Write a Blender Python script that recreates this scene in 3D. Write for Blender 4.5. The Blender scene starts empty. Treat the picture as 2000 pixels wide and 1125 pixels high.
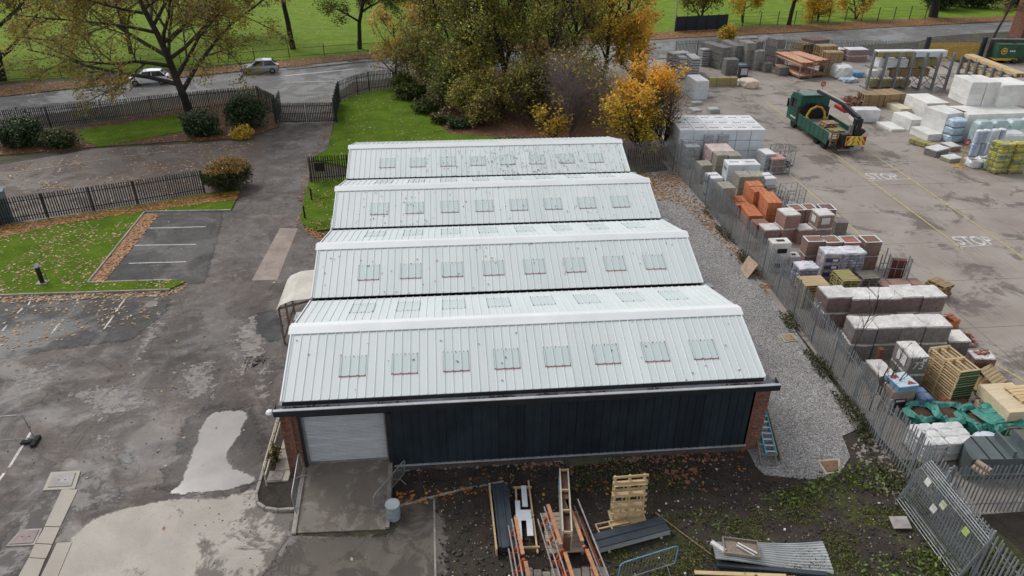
import bpy, math, random
import numpy as np
from mathutils import Matrix, Vector
R = math.radians
random.seed(7)
rs = np.random.RandomState(11)
S = bpy.context.scene
COL = S.collection

# ------------------------------------------------------------------ camera, sky, sun, exposure
cd = bpy.data.cameras.new('camera'); cam = bpy.data.objects.new('camera', cd); COL.objects.link(cam)
cd.sensor_width = 36.0; cd.lens = 36.0 * 1400.54 / 2000.0; cd.clip_end = 3000
cam.matrix_world = (Matrix.Translation((6.298, -20.983, 20.256)) @ Matrix.Rotation(-0.0961, 4, 'Z')
                    @ Matrix.Rotation(math.pi / 2 - 0.5203, 4, 'X') @ Matrix.Rotation(0.0085, 4, 'Z'))
S.camera = cam
W = bpy.data.worlds.new('World'); S.world = W; W.use_nodes = True
wn = W.node_tree; wn.nodes.clear()
SUN_EL, SUN_AZ = 48, 318          # degrees, azimuth clockwise from +Y
sky = wn.nodes.new('ShaderNodeTexSky'); sky.sky_type = 'NISHITA'; sky.sun_disc = False
sky.sun_elevation = R(SUN_EL); sky.sun_rotation = R(SUN_AZ)
sky.air_density = 1.0; sky.dust_density = 1.2; sky.ozone_density = 1.0
hs = wn.nodes.new('ShaderNodeHueSaturation'); hs.inputs['Saturation'].default_value = 0.16
bg = wn.nodes.new('ShaderNodeBackground'); bg.inputs['Strength'].default_value = 0.15
wo = wn.nodes.new('ShaderNodeOutputWorld')
wn.links.new(sky.outputs[0], hs.inputs['Color']); wn.links.new(hs.outputs[0], bg.inputs[0]); wn.links.new(bg.outputs[0], wo.inputs[0])
sl = bpy.data.lights.new('sun', 'SUN'); sl.energy = 1.4; sl.angle = R(24); sl.color = (1.0, 0.965, 0.92)
so = bpy.data.objects.new('sun', sl); COL.objects.link(so)
sd = Vector((math.sin(R(SUN_AZ)) * math.cos(R(SUN_EL)), math.cos(R(SUN_AZ)) * math.cos(R(SUN_EL)), math.sin(R(SUN_EL))))
so.rotation_euler = sd.to_track_quat('Z', 'Y').to_euler(); so.location = (0, 0, 60)
S.view_settings.view_transform = 'Standard'; S.view_settings.look = 'None'
S.view_settings.exposure = 0.33; S.view_settings.gamma = 1.0; S.view_settings.use_curve_mapping = False
S.cycles.max_bounces = 6; S.cycles.transparent_max_bounces = 12

# ------------------------------------------------------------------ materials
class NT:
    def __init__(s, name):
        s.m = bpy.data.materials.new(name); s.m.use_nodes = True; s.t = s.m.node_tree; s.t.nodes.clear()
        s.out = s.n('OutputMaterial'); s.b = s.n('BsdfPrincipled'); s.l(s.b.outputs[0], s.out.inputs[0])
    def n(s, k): return s.t.nodes.new('ShaderNode' + k)
    def l(s, a, b): s.t.links.new(a, b)
    def val(s, sock, v):
        if hasattr(v, 'is_output'): s.l(v, sock)
        else:
            if isinstance(v, (tuple, list)) and len(v) == 3 and sock.type == 'RGBA': v = (*v, 1)
            sock.default_value = v
    def pos(s, kind='world', sc=(1, 1, 1), rnd=False):
        if kind == 'world': o = s.n('NewGeometry').outputs['Position']
        else: o = s.n('TexCoord').outputs['Object']
        mp = s.n('Mapping'); s.l(o, mp.inputs['Vector']); mp.inputs['Scale'].default_value = sc
        if rnd:
            oi = s.n('ObjectInfo'); m = s.math('MULTIPLY', oi.outputs['Random'], 37.0)
            s.l(m, mp.inputs['Location'])
        return mp.outputs[0]
    def noise(s, vec, scale, detail=6, rough=.6, dist=0):
        x = s.n('TexNoise'); s.l(vec, x.inputs['Vector']); x.inputs['Scale'].default_value = scale
        x.inputs['Detail'].default_value = detail; x.inputs['Roughness'].default_value = rough; x.inputs['Distortion'].default_value = dist
        return x.outputs['Fac']
    def voro(s, vec, scale, feat='F1', out='Distance'):
        x = s.n('TexVoronoi'); s.l(vec, x.inputs['Vector']); x.feature = feat; x.inputs['Scale'].default_value = scale
        return x.outputs[out]
    def math(s, op, a, b=0.0, c=0.0):
        x = s.n('Math'); x.operation = op; s.val(x.inputs[0], a); s.val(x.inputs[1], b)
        if len(x.inputs) > 2: s.val(x.inputs[2], c)
        return x.outputs[0]
    def ramp(s, fac, stops):
        x = s.n('ValToRGB'); s.l(fac, x.inputs[0]); e = x.color_ramp.elements
        while len(e) < len(stops): e.new(0.5)
        for i, (p, c) in enumerate(stops):
            e[i].position = p; e[i].color = (c, c, c, 1) if not isinstance(c, (tuple, list)) else (*c, 1)
        return x.outputs[0]
    def mix(s, fac, a, b, mode='MIX'):
        x = s.n('Mix'); x.data_type = 'RGBA'; x.blend_type = mode
        s.val(x.inputs[0], fac); s.val(x.inputs[6], a); s.val(x.inputs[7], b); return x.outputs[2]
    def bump(s, h, st=.3, d=.02):
        x = s.n('Bump'); s.l(h, x.inputs['Height']); x.inputs['Strength'].default_value = st; x.inputs['Distance'].default_value = d
        s.l(x.outputs[0], s.b.inputs['Normal'])
    def set(s, **k):
        nm = dict(col='Base Color', rough='Roughness', metal='Metallic', spec='Specular IOR Level', alpha='Alpha', trans='Transmission Weight', ior='IOR')
        for a, v in k.items(): s.val(s.b.inputs[nm[a]], v)
        return s

def mat(name, *cols, scale=4, rough=.65, bump=.15, metal=0, world=False, rnd=.22, stretch=(1, 1, 1), spec=.4, grime=.25, detail=6, bscale=None):
    """weathered plain surface: noise between the given colours, per-object brightness, blotchy dirt, fine relief"""
    t = NT(name); v = t.pos('world' if world else 'obj', stretch, rnd=not world)
    n = t.noise(v, scale, detail, .65)
    k = len(cols)
    if k == 1: cols = (tuple(c * .82 for c in cols[0]), tuple(min(1, c * 1.15) for c in cols[0])); k = 2
    c = t.ramp(n, [(.3 + .4 * i / (k - 1), cols[i]) for i in range(k)])
    if grime:
        g = t.ramp(t.noise(v, scale * .37, 5, .7), [(.38, 1 - grime), (.62, 1.0)])
        c = t.mix(1.0, c, g, 'MULTIPLY')
    if rnd:
        oi = t.n('ObjectInfo'); f = t.math('MULTIPLY_ADD', oi.outputs['Random'], rnd, 1 - rnd / 2)
        cc = t.n('CombineColor'); [t.l(f, cc.inputs[i]) for i in range(3)]
        c = t.mix(1.0, c, cc.outputs[0], 'MULTIPLY')
    r = t.math('MULTIPLY_ADD', n, .25, rough - .12)
    t.set(col=c, rough=r, metal=metal, spec=spec)
    if bump: t.bump(t.noise(v, bscale or scale * 6, 4, .6), bump, .01)
    return t.m

def leafmat(name, rough=.55, trans=.35):
    t = NT(name); a = t.n('Attribute'); a.attribute_name = 'col'
    t.set(col=a.outputs['Color'], rough=rough, spec=.25)
    tr = t.n('BsdfTranslucent'); t.l(a.outputs['Color'], tr.inputs['Color'])
    mx = t.n('MixShader'); mx.inputs[0].default_value = trans
    t.l(t.b.outputs[0], mx.inputs[1]); t.l(tr.outputs[0], mx.inputs[2]); t.l(mx.outputs[0], t.out.inputs[0])
    return t.m

# ------------------------------------------------------------------ object helpers
class MB:
    """collects shapes into one mesh"""
    def __init__(s): s.v = []; s.f = []; s.mi = []; s.k = 0
    def add(s, vs, fs):
        o = len(s.v); s.v.extend(vs); s.f.extend([tuple(i + o for i in f) for f in fs]); s.mi.extend([s.k] * len(fs)); return s
    def box(s, x0, y0, z0, x1, y1, z1, M=None, taper=0):
        vs = [(x0, y0, z0), (x1, y0, z0), (x1, y1, z0), (x0, y1, z0), (x0 + taper, y0 + taper, z1), (x1 - taper, y0 + taper, z1), (x1 - taper, y1 - taper, z1), (x0 + taper, y1 - taper, z1)]
        if M is not None: vs = [tuple(M @ Vector(v)) for v in vs]
        return s.add(vs, [(3, 2, 1, 0), (4, 5, 6, 7), (0, 1, 5, 4), (1, 2, 6, 5), (2, 3, 7, 6), (3, 0, 4, 7)])
    def bbox(s, x0, y0, z0, x1, y1, z1, b=.02):
        """box with chamfered vertical and top edges"""
        vs = []
        for z, i in ((z0, 0), (z1 - b, 0), (z1, b)):
            a, c, d, e = x0 + i, y0 + i, x1 - i, y1 - i
            vs += [(a + b, c, z), (d - b, c, z), (d, c + b, z), (d, e - b, z), (d - b, e, z), (a + b, e, z), (a, e - b, z), (a, c + b, z)]
        fs = [tuple(range(7, -1, -1)), tuple(range(16, 24))]
        for L in (0, 8): fs += [(L + i, L + (i + 1) % 8, L + 8 + (i + 1) % 8, L + 8 + i) for i in range(8)]
        return s.add(vs, fs)
    def tube(s, pts, r, n=6, cap=True, r1=None):
        pts = [Vector(p) for p in pts]; k = len(pts); vs = []; up = None
        for i, p in enumerate(pts):
            d = (pts[min(i + 1, k - 1)] - pts[max(i - 1, 0)]).normalized()
            if up is None:
                up = d.orthogonal().normalized()
            else:
                up = (up - d * up.dot(d)); up = up.normalized() if up.length > 1e-5 else d.orthogonal().normalized()
            q = d.cross(up); rr = r if r1 is None else r + (r1 - r) * i / (k - 1)
            vs += [tuple(p + (up * math.cos(2 * math.pi * j / n) + q * math.sin(2 * math.pi * j / n)) * rr) for j in range(n)]
        fs = [(i * n + j, i * n + (j + 1) % n, (i + 1) * n + (j + 1) % n, (i + 1) * n + j) for i in range(k - 1) for j in range(n)]
        if cap: fs += [tuple(range(n - 1, -1, -1)), tuple(range((k - 1) * n, k * n))]
        return s.add(vs, fs)
    def bar(s, a, b, w, h=None, up=(0, 0, 1)):
        """square bar from a to b"""
        a, b = Vector(a), Vector(b); d = (b - a).normalized(); h = h or w; u = Vector(up)
        if abs(d.dot(u)) > .95: u = Vector((0, 1, 0)) if abs(d.y) < .9 else Vector((1, 0, 0))
        q = d.cross(u).normalized() * (w / 2); u = q.cross(d).normalized() * (h / 2)
        vs = [tuple(p + q * i + u * j) for p in (a, b) for i, j in ((-1, -1), (1, -1), (1, 1), (-1, 1))]
        return s.add(vs, [(0, 3, 2, 1), (4, 5, 6, 7), (0, 1, 5, 4), (1, 2, 6, 5), (2, 3, 7, 6), (3, 0, 4, 7)])
    def prism(s, poly, z0, z1, M=None):
        n = len(poly); vs = [(x, y, z0) for x, y in poly] + [(x, y, z1) for x, y in poly]
        if M is not None: vs = [tuple(M @ Vector(v)) for v in vs]
        return s.add(vs, [tuple(range(n - 1, -1, -1)), tuple(range(n, 2 * n))] + [(i, (i + 1) % n, n + (i + 1) % n, n + i) for i in range(n)])
    def ext(s, prof, x0, x1):
        """profile in the y,z plane swept along x (open sheet)"""
        n = len(prof); vs = [(x0, y, z) for y, z in prof] + [(x1, y, z) for y, z in prof]
        return s.add(vs, [(i, i + 1, n + i + 1, n + i) for i in range(n - 1)])
    def lathe(s, prof, n=16, M=None):
        vs = [(r * math.cos(2 * math.pi * j / n), r * math.sin(2 * math.pi * j / n), z) for r, z in prof for j in range(n)]
        if M is not None: vs = [tuple(M @ Vector(v)) for v in vs]
        k = len(prof)
        return s.add(vs, [(i * n + j, i * n + (j + 1) % n, (i + 1) * n + (j + 1) % n, (i + 1) * n + j) for i in range(k - 1) for j in range(n)] + [tuple(range(n - 1, -1, -1)), tuple(range((k - 1) * n, k * n))])
    def quad(s, a, b, c, d): return s.add([a, b, c, d], [(0, 1, 2, 3)])
    def mesh(s, name, *mats):
        me = bpy.data.meshes.new(name); me.from_pydata(s.v, [], s.f)
        for m in mats: me.materials.append(m)
        if len(mats) > 1: me.polygons.foreach_set('material_index', s.mi)
        me.update(); return me

def link(name, me, parent=None, loc=(0, 0, 0), rz=0, rot=None):
    o = bpy.data.objects.new(name, me); COL.objects.link(o)
    o.location = loc if len(loc) == 3 else (*loc, 0)
    o.rotation_euler = rot if rot else (0, 0, rz)
    if parent: o.parent = parent
    return o
def tag(o, label=None, cat=None, group=None, kind=None):
    if label: o['label'] = label
    if cat: o['category'] = cat
    if group: o['group'] = group
    if kind: o['kind'] = kind
    return o
def thing(name, label, cat, loc=(0, 0, 0), rz=0, group=None):
    return tag(link(name, None, None, loc, rz), label, cat, group)
def solo(name, mb, m, label, cat, loc=(0, 0, 0), rz=0, group=None, rot=None):
    ms = m if isinstance(m, (list, tuple)) else [m]
    return tag(link(name, mb.mesh(name, *ms), None, loc, rz, rot), label, cat, group)
def part(name, mb, m, parent, loc=(0, 0, 0), rz=0, rot=None, label=None, kind=None):
    ms = m if isinstance(m, (list, tuple)) else [m]
    me = mb.mesh(name, *ms) if isinstance(mb, MB) else mb
    return tag(link(name, me, parent, loc, rz, rot), label, None, None, kind)
def struct(name, mb, m, loc=(0, 0, 0), rz=0, parent=None, kind='structure'):
    ms = m if isinstance(m, (list, tuple)) else [m]
    return tag(link(name, mb.mesh(name, *ms), parent, loc, rz), None, None, None, kind)

def inpoly(x, y, poly):
    x = np.asarray(x); y = np.asarray(y); c = np.zeros(x.shape, bool); n = len(poly); j = n - 1
    for i in range(n):
        xi, yi = poly[i]; xj, yj = poly[j]
        if yi != yj: c ^= ((yi > y) != (yj > y)) & (x < (xj - xi) * (y - yi) / (yj - yi) + xi)
        j = i
    return c
def scatter(poly, n):
    a = np.array(poly); lo, hi = a.min(0), a.max(0); P = np.zeros((0, 2))
    for _ in range(60):
        q = lo + rs.rand(n * 2, 2) * (hi - lo); P = np.vstack([P, q[inpoly(q[:, 0], q[:, 1], poly)]])
        if len(P) >= n: break
    return P[:n]
def palette(n, cols, jit=.18):
    """random picks from [(rgb, weight), ...] with brightness jitter"""
    c = np.array([k[0] for k in cols]); w = np.array([k[1] for k in cols], float); w /= w.sum()
    r = c[rs.choice(len(c), n, p=w)] * (1 + (rs.rand(n, 1) - .5) * 2 * jit) * (1 + (rs.rand(n, 3) - .5) * .16)
    return np.clip(r, 0, 1)
def leaves(name, P, size, cols, m, parent=None, flat=0., kind=None, long=1.5):
    """one small four-cornered leaf at each point"""
    n = len(P); P = np.asarray(P, np.float64); size = np.broadcast_to(np.asarray(size, float), (n,))
    nrm = rs.normal(size=(n, 3)); nrm[:, 2] = np.abs(nrm[:, 2]) + .3
    if flat: nrm = nrm * (1 - flat) * .6 + np.array([0, 0, 1.]) * flat
    nrm /= np.linalg.norm(nrm, axis=1)[:, None]
    t = np.cross(nrm, rs.normal(size=(n, 3))); t /= np.linalg.norm(t, axis=1)[:, None]; b = np.cross(nrm, t)
    sz = size[:, None] * (.65 + .7 * rs.rand(n, 1))
    V = np.stack([P - t * sz * .5 * long, P + b * sz * .5 - nrm * sz * .12, P + t * sz * .5 * long, P - b * sz * .5 - nrm * sz * .12], 1).reshape(-1, 3)
    me = bpy.data.meshes.new(name); me.vertices.add(n * 4); me.vertices.foreach_set('co', V.ravel())
    me.loops.add(n * 4); me.loops.foreach_set('vertex_index', np.arange(n * 4, dtype=np.int32))
    me.polygons.add(n); me.polygons.foreach_set('loop_start', np.arange(0, n * 4, 4, dtype=np.int32))
    at = me.color_attributes.new('col', 'FLOAT_COLOR', 'POINT')
    at.data.foreach_set('color', np.repeat(np.hstack([cols, np.ones((n, 1))]), 4, 0).astype(np.float32).ravel())
    me.materials.append(m); me.update(calc_edges=True); me.validate()
    return tag(link(name, me, parent), kind=kind)
def segs_mesh(name, A, B, ra, rb, m, n=4):
    """many straight tapering twigs in one mesh"""
    A = np.asarray(A); B = np.asarray(B); k = len(A); d = B - A; d /= np.linalg.norm(d, axis=1)[:, None] + 1e-9
    u = np.cross(d, np.array([.31, .87, .2])); u /= np.linalg.norm(u, axis=1)[:, None] + 1e-9; w = np.cross(d, u)
    rings = []
    for P, r in ((A, ra), (B, rb)):
        for j in range(n):
            a = 2 * math.pi * j / n; rings.append(P + (u * math.cos(a) + w * math.sin(a)) * np.asarray(r)[:, None])
    V = np.stack(rings, 1).reshape(-1, 3)
    base = (np.arange(k) * 2 * n)[:, None, None]
    q = np.array([[j, (j + 1) % n, n + (j + 1) % n, n + j] for j in range(n)])[None]
    F = (base + q).reshape(-1)
    me = bpy.data.meshes.new(name); me.vertices.add(len(V)); me.vertices.foreach_set('co', V.ravel())
    me.loops.add(len(F)); me.loops.foreach_set('vertex_index', F.astype(np.int32))
    me.polygons.add(len(F) // 4); me.polygons.foreach_set('loop_start', np.arange(0, len(F), 4, dtype=np.int32))
    me.materials.append(m); me.update(calc_edges=True)
    return me
ORD = ['first', 'second', 'third', 'fourth', 'fifth', 'sixth', 'seventh', 'eighth', 'ninth', 'tenth', 'eleventh', 'twelfth']

# ------------------------------------------------------------------ ground materials
def m_tarmac(name, dark, mid, pale, wet=.5, silt=.5, spk=.5):
    t = NT(name); v = t.pos()
    big = t.noise(v, .16, 7, .68, .3); med = t.noise(v, 1.1, 12, .74, .2); fine = t.noise(v, 19, 5, .8)
    c = t.ramp(t.math('ADD', t.math('MULTIPLY', big, .6), t.math('MULTIPLY', med, .4)), [(.40, dark), (.58, mid)])
    c = t.mix(t.ramp(t.noise(t.pos(sc=(.5, 1, 1)), 1.9, 12, .78, .3), [(.5, 0.0), (.7, .6)]), c, tuple(a * 1.3 for a in mid))
    c = t.mix(t.ramp(t.noise(v, .45, 3, .5), [(.5, 0.0), (.62, .35)]), c, (mid[0] * .95, mid[1] * .8, mid[2] * .75))
    cr = t.voro(t.pos(sc=(.33, .2, 1)), 1.0, 'DISTANCE_TO_EDGE'); c = t.mix(t.math('MULTIPLY', t.ramp(cr, [(.0, 1.0), (.008, .7), (.014, 0.0)]), t.ramp(med, [(.45, 0.0), (.55, .5)])), c, tuple(a * .45 for a in dark))
    c = t.mix(t.ramp(t.noise(v, .7, 9, .75, .9), [(.56 - .06 * silt, 0.0), (.66 - .05 * silt, .85 * silt)]), c, pale)
    c = t.mix(t.ramp(t.noise(t.pos(sc=(1, .35, 1)), 2.2, 7, .7, 1.5), [(.34, .5), (.45, 0.0)]), c, tuple(a * .55 for a in dark))
    g = t.ramp(fine, [(.25, .6), (.75, 1.4)]); c = t.mix(1.0, c, g, 'MULTIPLY')
    c = t.mix(t.math('MULTIPLY', t.ramp(t.noise(t.pos(sc=(.35, 1, 1)), 3.4, 10, .8, .6), [(.55, 0.0), (.64, .7)]), t.ramp(t.noise(v, .35, 4, .6), [(.42, .1), (.58, 1.0)])), c, pale)
    c = t.mix(t.ramp(t.noise(v, 5.5, 9, .8), [(.33, .75), (.42, 0.0)]), c, tuple(a * .6 for a in dark))
    stone = t.ramp(t.voro(v, 26), [(.0, 1.0), (.11, 1.0), (.16, 0.0)])
    c = t.mix(t.math('MULTIPLY', stone, t.ramp(t.noise(v, 3, 3), [(.52, 0.0), (.7, spk)])), c, tuple(min(.6, a * 1.7) for a in pale))
    w = t.ramp(t.noise(v, .3, 6, .62, .8), [(.46, .8), (.46 + .24 * wet, .42)])
    t.set(col=c, rough=w, spec=.3)
    t.bump(t.math('ADD', fine, t.math('MULTIPLY', med, .6)), .35, .012)
    return t.m
def m_concrete(name, a, b, stain, scale=.5, stain_amt=.5, spk=.3, tyre=False, wet=.3, lo=.5, grad=None):
    t = NT(name); v = t.pos()
    c = t.ramp(t.noise(v, scale, 7, .62, .3), [(.32, a), (.68, b)])
    nz = t.noise(v, scale * 1.1, 10, .74, .5)
    if grad: sx = t.n('SeparateXYZ'); t.l(v, sx.inputs[0]); nz = t.math('ADD', nz, t.math('MULTIPLY', t.math('SUBTRACT', sx.outputs[0], grad[0]), grad[1]))
    s1 = t.ramp(nz, [(lo, 0.0), (lo + .06, stain_amt)])
    c = t.mix(s1, c, stain)
    c = t.mix(t.ramp(t.voro(v, 3.1, out='Color'), [(.0, 0.0), (.04, .0), (.05, 0.0)]), c, stain)
    sp = t.ramp(t.noise(v, 9, 4, .8), [(.63, 0.0), (.69, spk)]); c = t.mix(sp, c, stain)
    if tyre:
        x = t.n('TexWave'); t.l(t.pos(sc=(1, .16, 1)), x.inputs['Vector']); x.inputs['Scale'].default_value = 1.1
        x.inputs['Distortion'].default_value = 16; x.inputs['Detail'].default_value = 3; x.inputs['Detail Scale'].default_value = .6
        k = t.math('MULTIPLY', t.ramp(x.outputs['Fac'], [(.72, 0.0), (.95, .32)]), t.ramp(t.noise(v, .15, 4), [(.5, 0.0), (.62, 1.0)]))
        c = t.mix(k, c, stain)
    g = t.ramp(t.noise(v, 30, 4, .7), [(.25, .85), (.75, 1.12)]); c = t.mix(1.0, c, g, 'MULTIPLY')
    r = t.ramp(t.noise(v, .35, 5, .6), [(.42, .8), (.42 + .3 * (1 - wet), .8 - .5 * wet)])
    t.set(col=c, rough=r, spec=.45); t.bump(t.noise(v, 18, 5, .7), .25, .01)
    return t.m
def m_grass(name, cols, dry=.3):
    t = NT(name); v = t.pos()
    c = t.ramp(t.noise(v, .5, 8, .7, .2), [(.28, cols[0]), (.5, cols[1]), (.72, cols[2])])
    f = t.noise(v, 14, 6, .8); c = t.mix(1.0, c, t.ramp(f, [(.3, .5), (.7, 1.45)]), 'MULTIPLY')
    c = t.mix(t.ramp(t.noise(v, 1.7, 6, .7), [(.58, 0.0), (.72, dry)]), c, (.17, .15, .06))
    t.set(col=c, rough=.9, spec=.05); t.bump(t.math('ADD', f, t.noise(v, 50, 3, .8)), .8, .04)
    return t.m
def m_soil(name, a, b, moss, amt, spk=.5, rough=.8):
    t = NT(name); v = t.pos()
    c = t.ramp(t.noise(v, .9, 9, .72, .5), [(.3, a), (.7, b)])
    g = t.math('MULTIPLY', t.ramp(t.noise(v, .42, 4, .6), [(.47, 0.0), (.6, 1.0)]), t.ramp(t.noise(v, 3.2, 8, .8), [(.42, 0.0), (.6, amt)]))
    c = t.mix(g, c, moss)
    st = t.ramp(t.voro(v, 11), [(.0, 1.0), (.13, 1.0), (.2, 0.0)])
    c = t.mix(t.math('MULTIPLY', st, t.ramp(t.noise(v, 2.1, 5, .7), [(.5, 0.0), (.68, spk)])), c, (.3, .26, .24))
    f = t.noise(v, 16, 7, .8); c = t.mix(1.0, c, t.ramp(f, [(.28, .5), (.72, 1.5)]), 'MULTIPLY')
    t.set(col=c, rough=rough, spec=.3); t.bump(t.math('ADD', f, t.math('MULTIPLY', t.noise(v, 4, 6, .7), 1.5)), .9, .06)
    return t.m
def m_gravel(name):
    t = NT(name); v = t.pos()
    cell = t.voro(v, 25, out='Color'); d = t.voro(v, 25)
    sx = t.n('SeparateColor'); t.l(cell, sx.inputs[0])
    c = t.ramp(sx.outputs[0], [(.0, (.15, .135, .125)), (.35, (.32, .31, .305)), (.75, (.43, .415, .41)), (1.0, (.64, .63, .62))])
    c = t.mix(1.0, c, t.ramp(d, [(.25, 1.1), (.75, .55)]), 'MULTIPLY')
    c = t.mix(1.0, c, t.ramp(t.noise(v, .45, 5, .65), [(.35, .82), (.65, 1.1)]), 'MULTIPLY')
    t.set(col=c, rough=.8); t.bump(t.math('MULTIPLY', d, -1.0), .9, .04)
    return t.m

TARMAC = m_tarmac('wet_tarmac', (.050, .043, .039), (.128, .110, .101), (.26, .228, .207), .6, .5)
ROADM = m_tarmac('road_asphalt', (.105, .105, .105), (.16, .16, .16), (.22, .21, .2), .3, .15, .1)
LANEM = m_tarmac('old_lane_asphalt', (.075, .06, .053), (.13, .107, .096), (.2, .165, .145), .3, .3)
BAYM = m_tarmac('dark_bay_asphalt', (.034, .033, .033), (.075, .073, .071), (.18, .17, .165), .5, .35)
APRON = m_concrete('pale_concrete', (.33, .295, .25), (.43, .39, .335), (.16, .135, .12), .33, .0, .5, wet=.1)
APRON2 = m_concrete('stained_concrete', (.32, .29, .255), (.43, .395, .35), (.115, .097, .086), .5, .9, .7, wet=.25, lo=.585, grad=(-4.2, .045))
HARD = m_concrete('dirty_hardstanding', (.085, .07, .06), (.15, .128, .108), (.045, .037, .031), .5, .7, .5, wet=.2)
YARDM = m_concrete('yard_concrete', (.235, .20, .172), (.325, .29, .255), (.10, .082, .07), .28, .8, .35, True, wet=.4, lo=.53)
GRASS = m_grass('lawn_grass', ((.055, .10, .008), (.088, .155, .012), (.135, .20, .022)), .6)
PARK = m_grass('park_grass', ((.10, .165, .018), (.14, .22, .026), (.21, .28, .045)), .4)
ROUGH = m_grass('rough_grass', ((.05, .06, .018), (.08, .09, .025), (.13, .12, .05)), .7)
SOIL = m_soil('churned_soil', (.024, .018, .015), (.08, .064, .053), (.06, .065, .02), .3, .6)
SOIL2 = m_soil('weedy_soil', (.026, .02, .016), (.085, .068, .056), (.095, .115, .02), .9, .5)
MUD = m_soil('leaf_mould', (.07, .042, .027), (.17, .09, .052), (.06, .07, .02), .4, .1)
VERGE = m_soil('leafy_verge', (.10, .06, .035), (.27, .15, .07), (.1, .1, .03), .3, .1)
GRAVEL = m_gravel('grey_gravel')
KERB = mat('kerb_concrete', (.2, .18, .16), (.4, .37, .33), scale=3, world=True, rnd=.2)
PAINTW = mat('worn_white_paint', (.42, .41, .40), (.74, .73, .72), scale=9, world=True, rnd=0, grime=.35)
PAINTY = mat('worn_yellow_paint', (.40, .33, .16), (.62, .50, .20), scale=7, world=True, rnd=0, grime=.3)

def sheet(name, poly, z, m, parent=None, kind='structure', rag=0, step=.6, drop=.35):
    """flat ground sheet with a real edge; rag makes its outline uneven"""
    if rag:
        q = []
        for i, a in enumerate(poly):
            b = poly[(i + 1) % len(poly)]; L = math.dist(a, b); n = max(1, min(140, int(L / step)))
            for k in range(n):
                f = k / n; q.append((a[0] + (b[0] - a[0]) * f, a[1] + (b[1] - a[1]) * f))
        ph = [random.random() * 6 for _ in range(4)]
        poly = [(x + rag * (math.sin(x * 2.1 + y * 1.3 + ph[0]) * .5 + random.uniform(-.5, .5)), y + rag * (math.sin(y * 2.4 - x * 1.1 + ph[1]) * .5 + random.uniform(-.5, .5))) for x, y in poly]
    mb = MB(); mb.prism(poly, z - drop, z)
    return struct(name, mb, m, parent=parent, kind=kind)
def fade(m, width=.5, nscale=2.2, amp=.8):
    """thin out a film, silt or patch towards its edge, unevenly"""
    t = m.node_tree; b = next(n for n in t.nodes if n.type == 'BSDF_PRINCIPLED'); N_ = NT.__new__(NT); N_.t = t; N_.b = b; N_.m = m
    a = N_.n('Attribute'); a.attribute_name = 'edge'
    nz = N_.math('SUBTRACT', N_.noise(N_.pos(), nscale, 10, .75, .4), .5)
    k = N_.math('ADD', N_.math('DIVIDE', a.outputs['Fac'], width), N_.math('MULTIPLY', nz, amp * 4))
    N_.l(N_.ramp(k, [(.32, 0.0), (.62, 1.0)]), b.inputs['Alpha']); return m
def soft_sheet(name, poly, z, m, step=.12):
    """thin film on the ground, as a fine grid that knows how far each point is from its edge"""
    P = np.array(poly); lo, hi = P.min(0), P.max(0); nx, ny = int((hi[0] - lo[0]) / step) + 2, int((hi[1] - lo[1]) / step) + 2
    X, Y = np.meshgrid(lo[0] + np.arange(nx) * step, lo[1] + np.arange(ny) * step); D = np.full(X.shape, 1e9)
    for i in range(len(P)):
        a, b = P[i], P[(i + 1) % len(P)]; d = b - a; L2 = max(1e-9, d @ d); u = np.clip(((X - a[0]) * d[0] + (Y - a[1]) * d[1]) / L2, 0, 1); D = np.minimum(D, np.hypot(X - a[0] - u * d[0], Y - a[1] - u * d[1]))
    D = np.where(inpoly(X, Y, [tuple(p) for p in P]), D, 0); idx = -np.ones(X.shape, int); fs = []; used = (D[:-1, :-1] + D[1:, :-1] + D[:-1, 1:] + D[1:, 1:]) > 0
    keep = np.zeros(X.shape, bool); keep[:-1, :-1] |= used; keep[1:, :-1] |= used; keep[:-1, 1:] |= used; keep[1:, 1:] |= used
    idx[keep] = np.arange(keep.sum()); jj, ii = np.nonzero(used)
    F = np.stack([idx[jj, ii], idx[jj, ii + 1], idx[jj + 1, ii + 1], idx[jj + 1, ii]], 1)
    me = bpy.data.meshes.new(name); me.from_pydata([(x, y, z) for x, y in zip(X[keep], Y[keep])], [], F.tolist())
    at = me.attributes.new('edge', 'FLOAT', 'POINT'); at.data.foreach_set('value', D[keep].astype(np.float32)); me.materials.append(m); me.update()
    return tag(link(name, me), kind='structure')
def strip(name, pts, w, z, m, h=.3):
    """band of width w along a polyline"""
    mb = MB()
    for a, b in zip(pts[:-1], pts[1:]):
        d = Vector((b[0] - a[0], b[1] - a[1])); L = d.length; ang = math.atan2(d.y, d.x)
        mb.box(-w * .1, -w / 2, z - h, L + w * .1, w / 2, z, Matrix.Translation((a[0], a[1], 0)) @ Matrix.Rotation(ang, 4, 'Z'))
    return struct(name, mb, m)
def kerb(pts, w=.13, z=.11, stone=.9, name='kerb'):
    """row of kerb stones"""
    root = link(name, None, None); root['kind'] = 'structure'
    cache = {}
    for a, b in zip(pts[:-1], pts[1:]):
        L = math.dist(a, b); n = max(1, round(L / stone)); ang = math.atan2(b[1] - a[1], b[0] - a[0]); l = L / n
        key = round(l, 2)
        if key not in cache:
            mb = MB(); mb.bbox(.006, -w / 2, -.2, l - .006, w / 2, z, .018); cache[key] = mb.mesh('kerb_stone', KERB)
        for i in range(n):
            part('kerb_stone', cache[key], None, root, (a[0] + (b[0] - a[0]) * i / n, a[1] + (b[1] - a[1]) * i / n, random.uniform(-.008, .008)), ang + random.uniform(-.008, .008))
    return root

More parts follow.
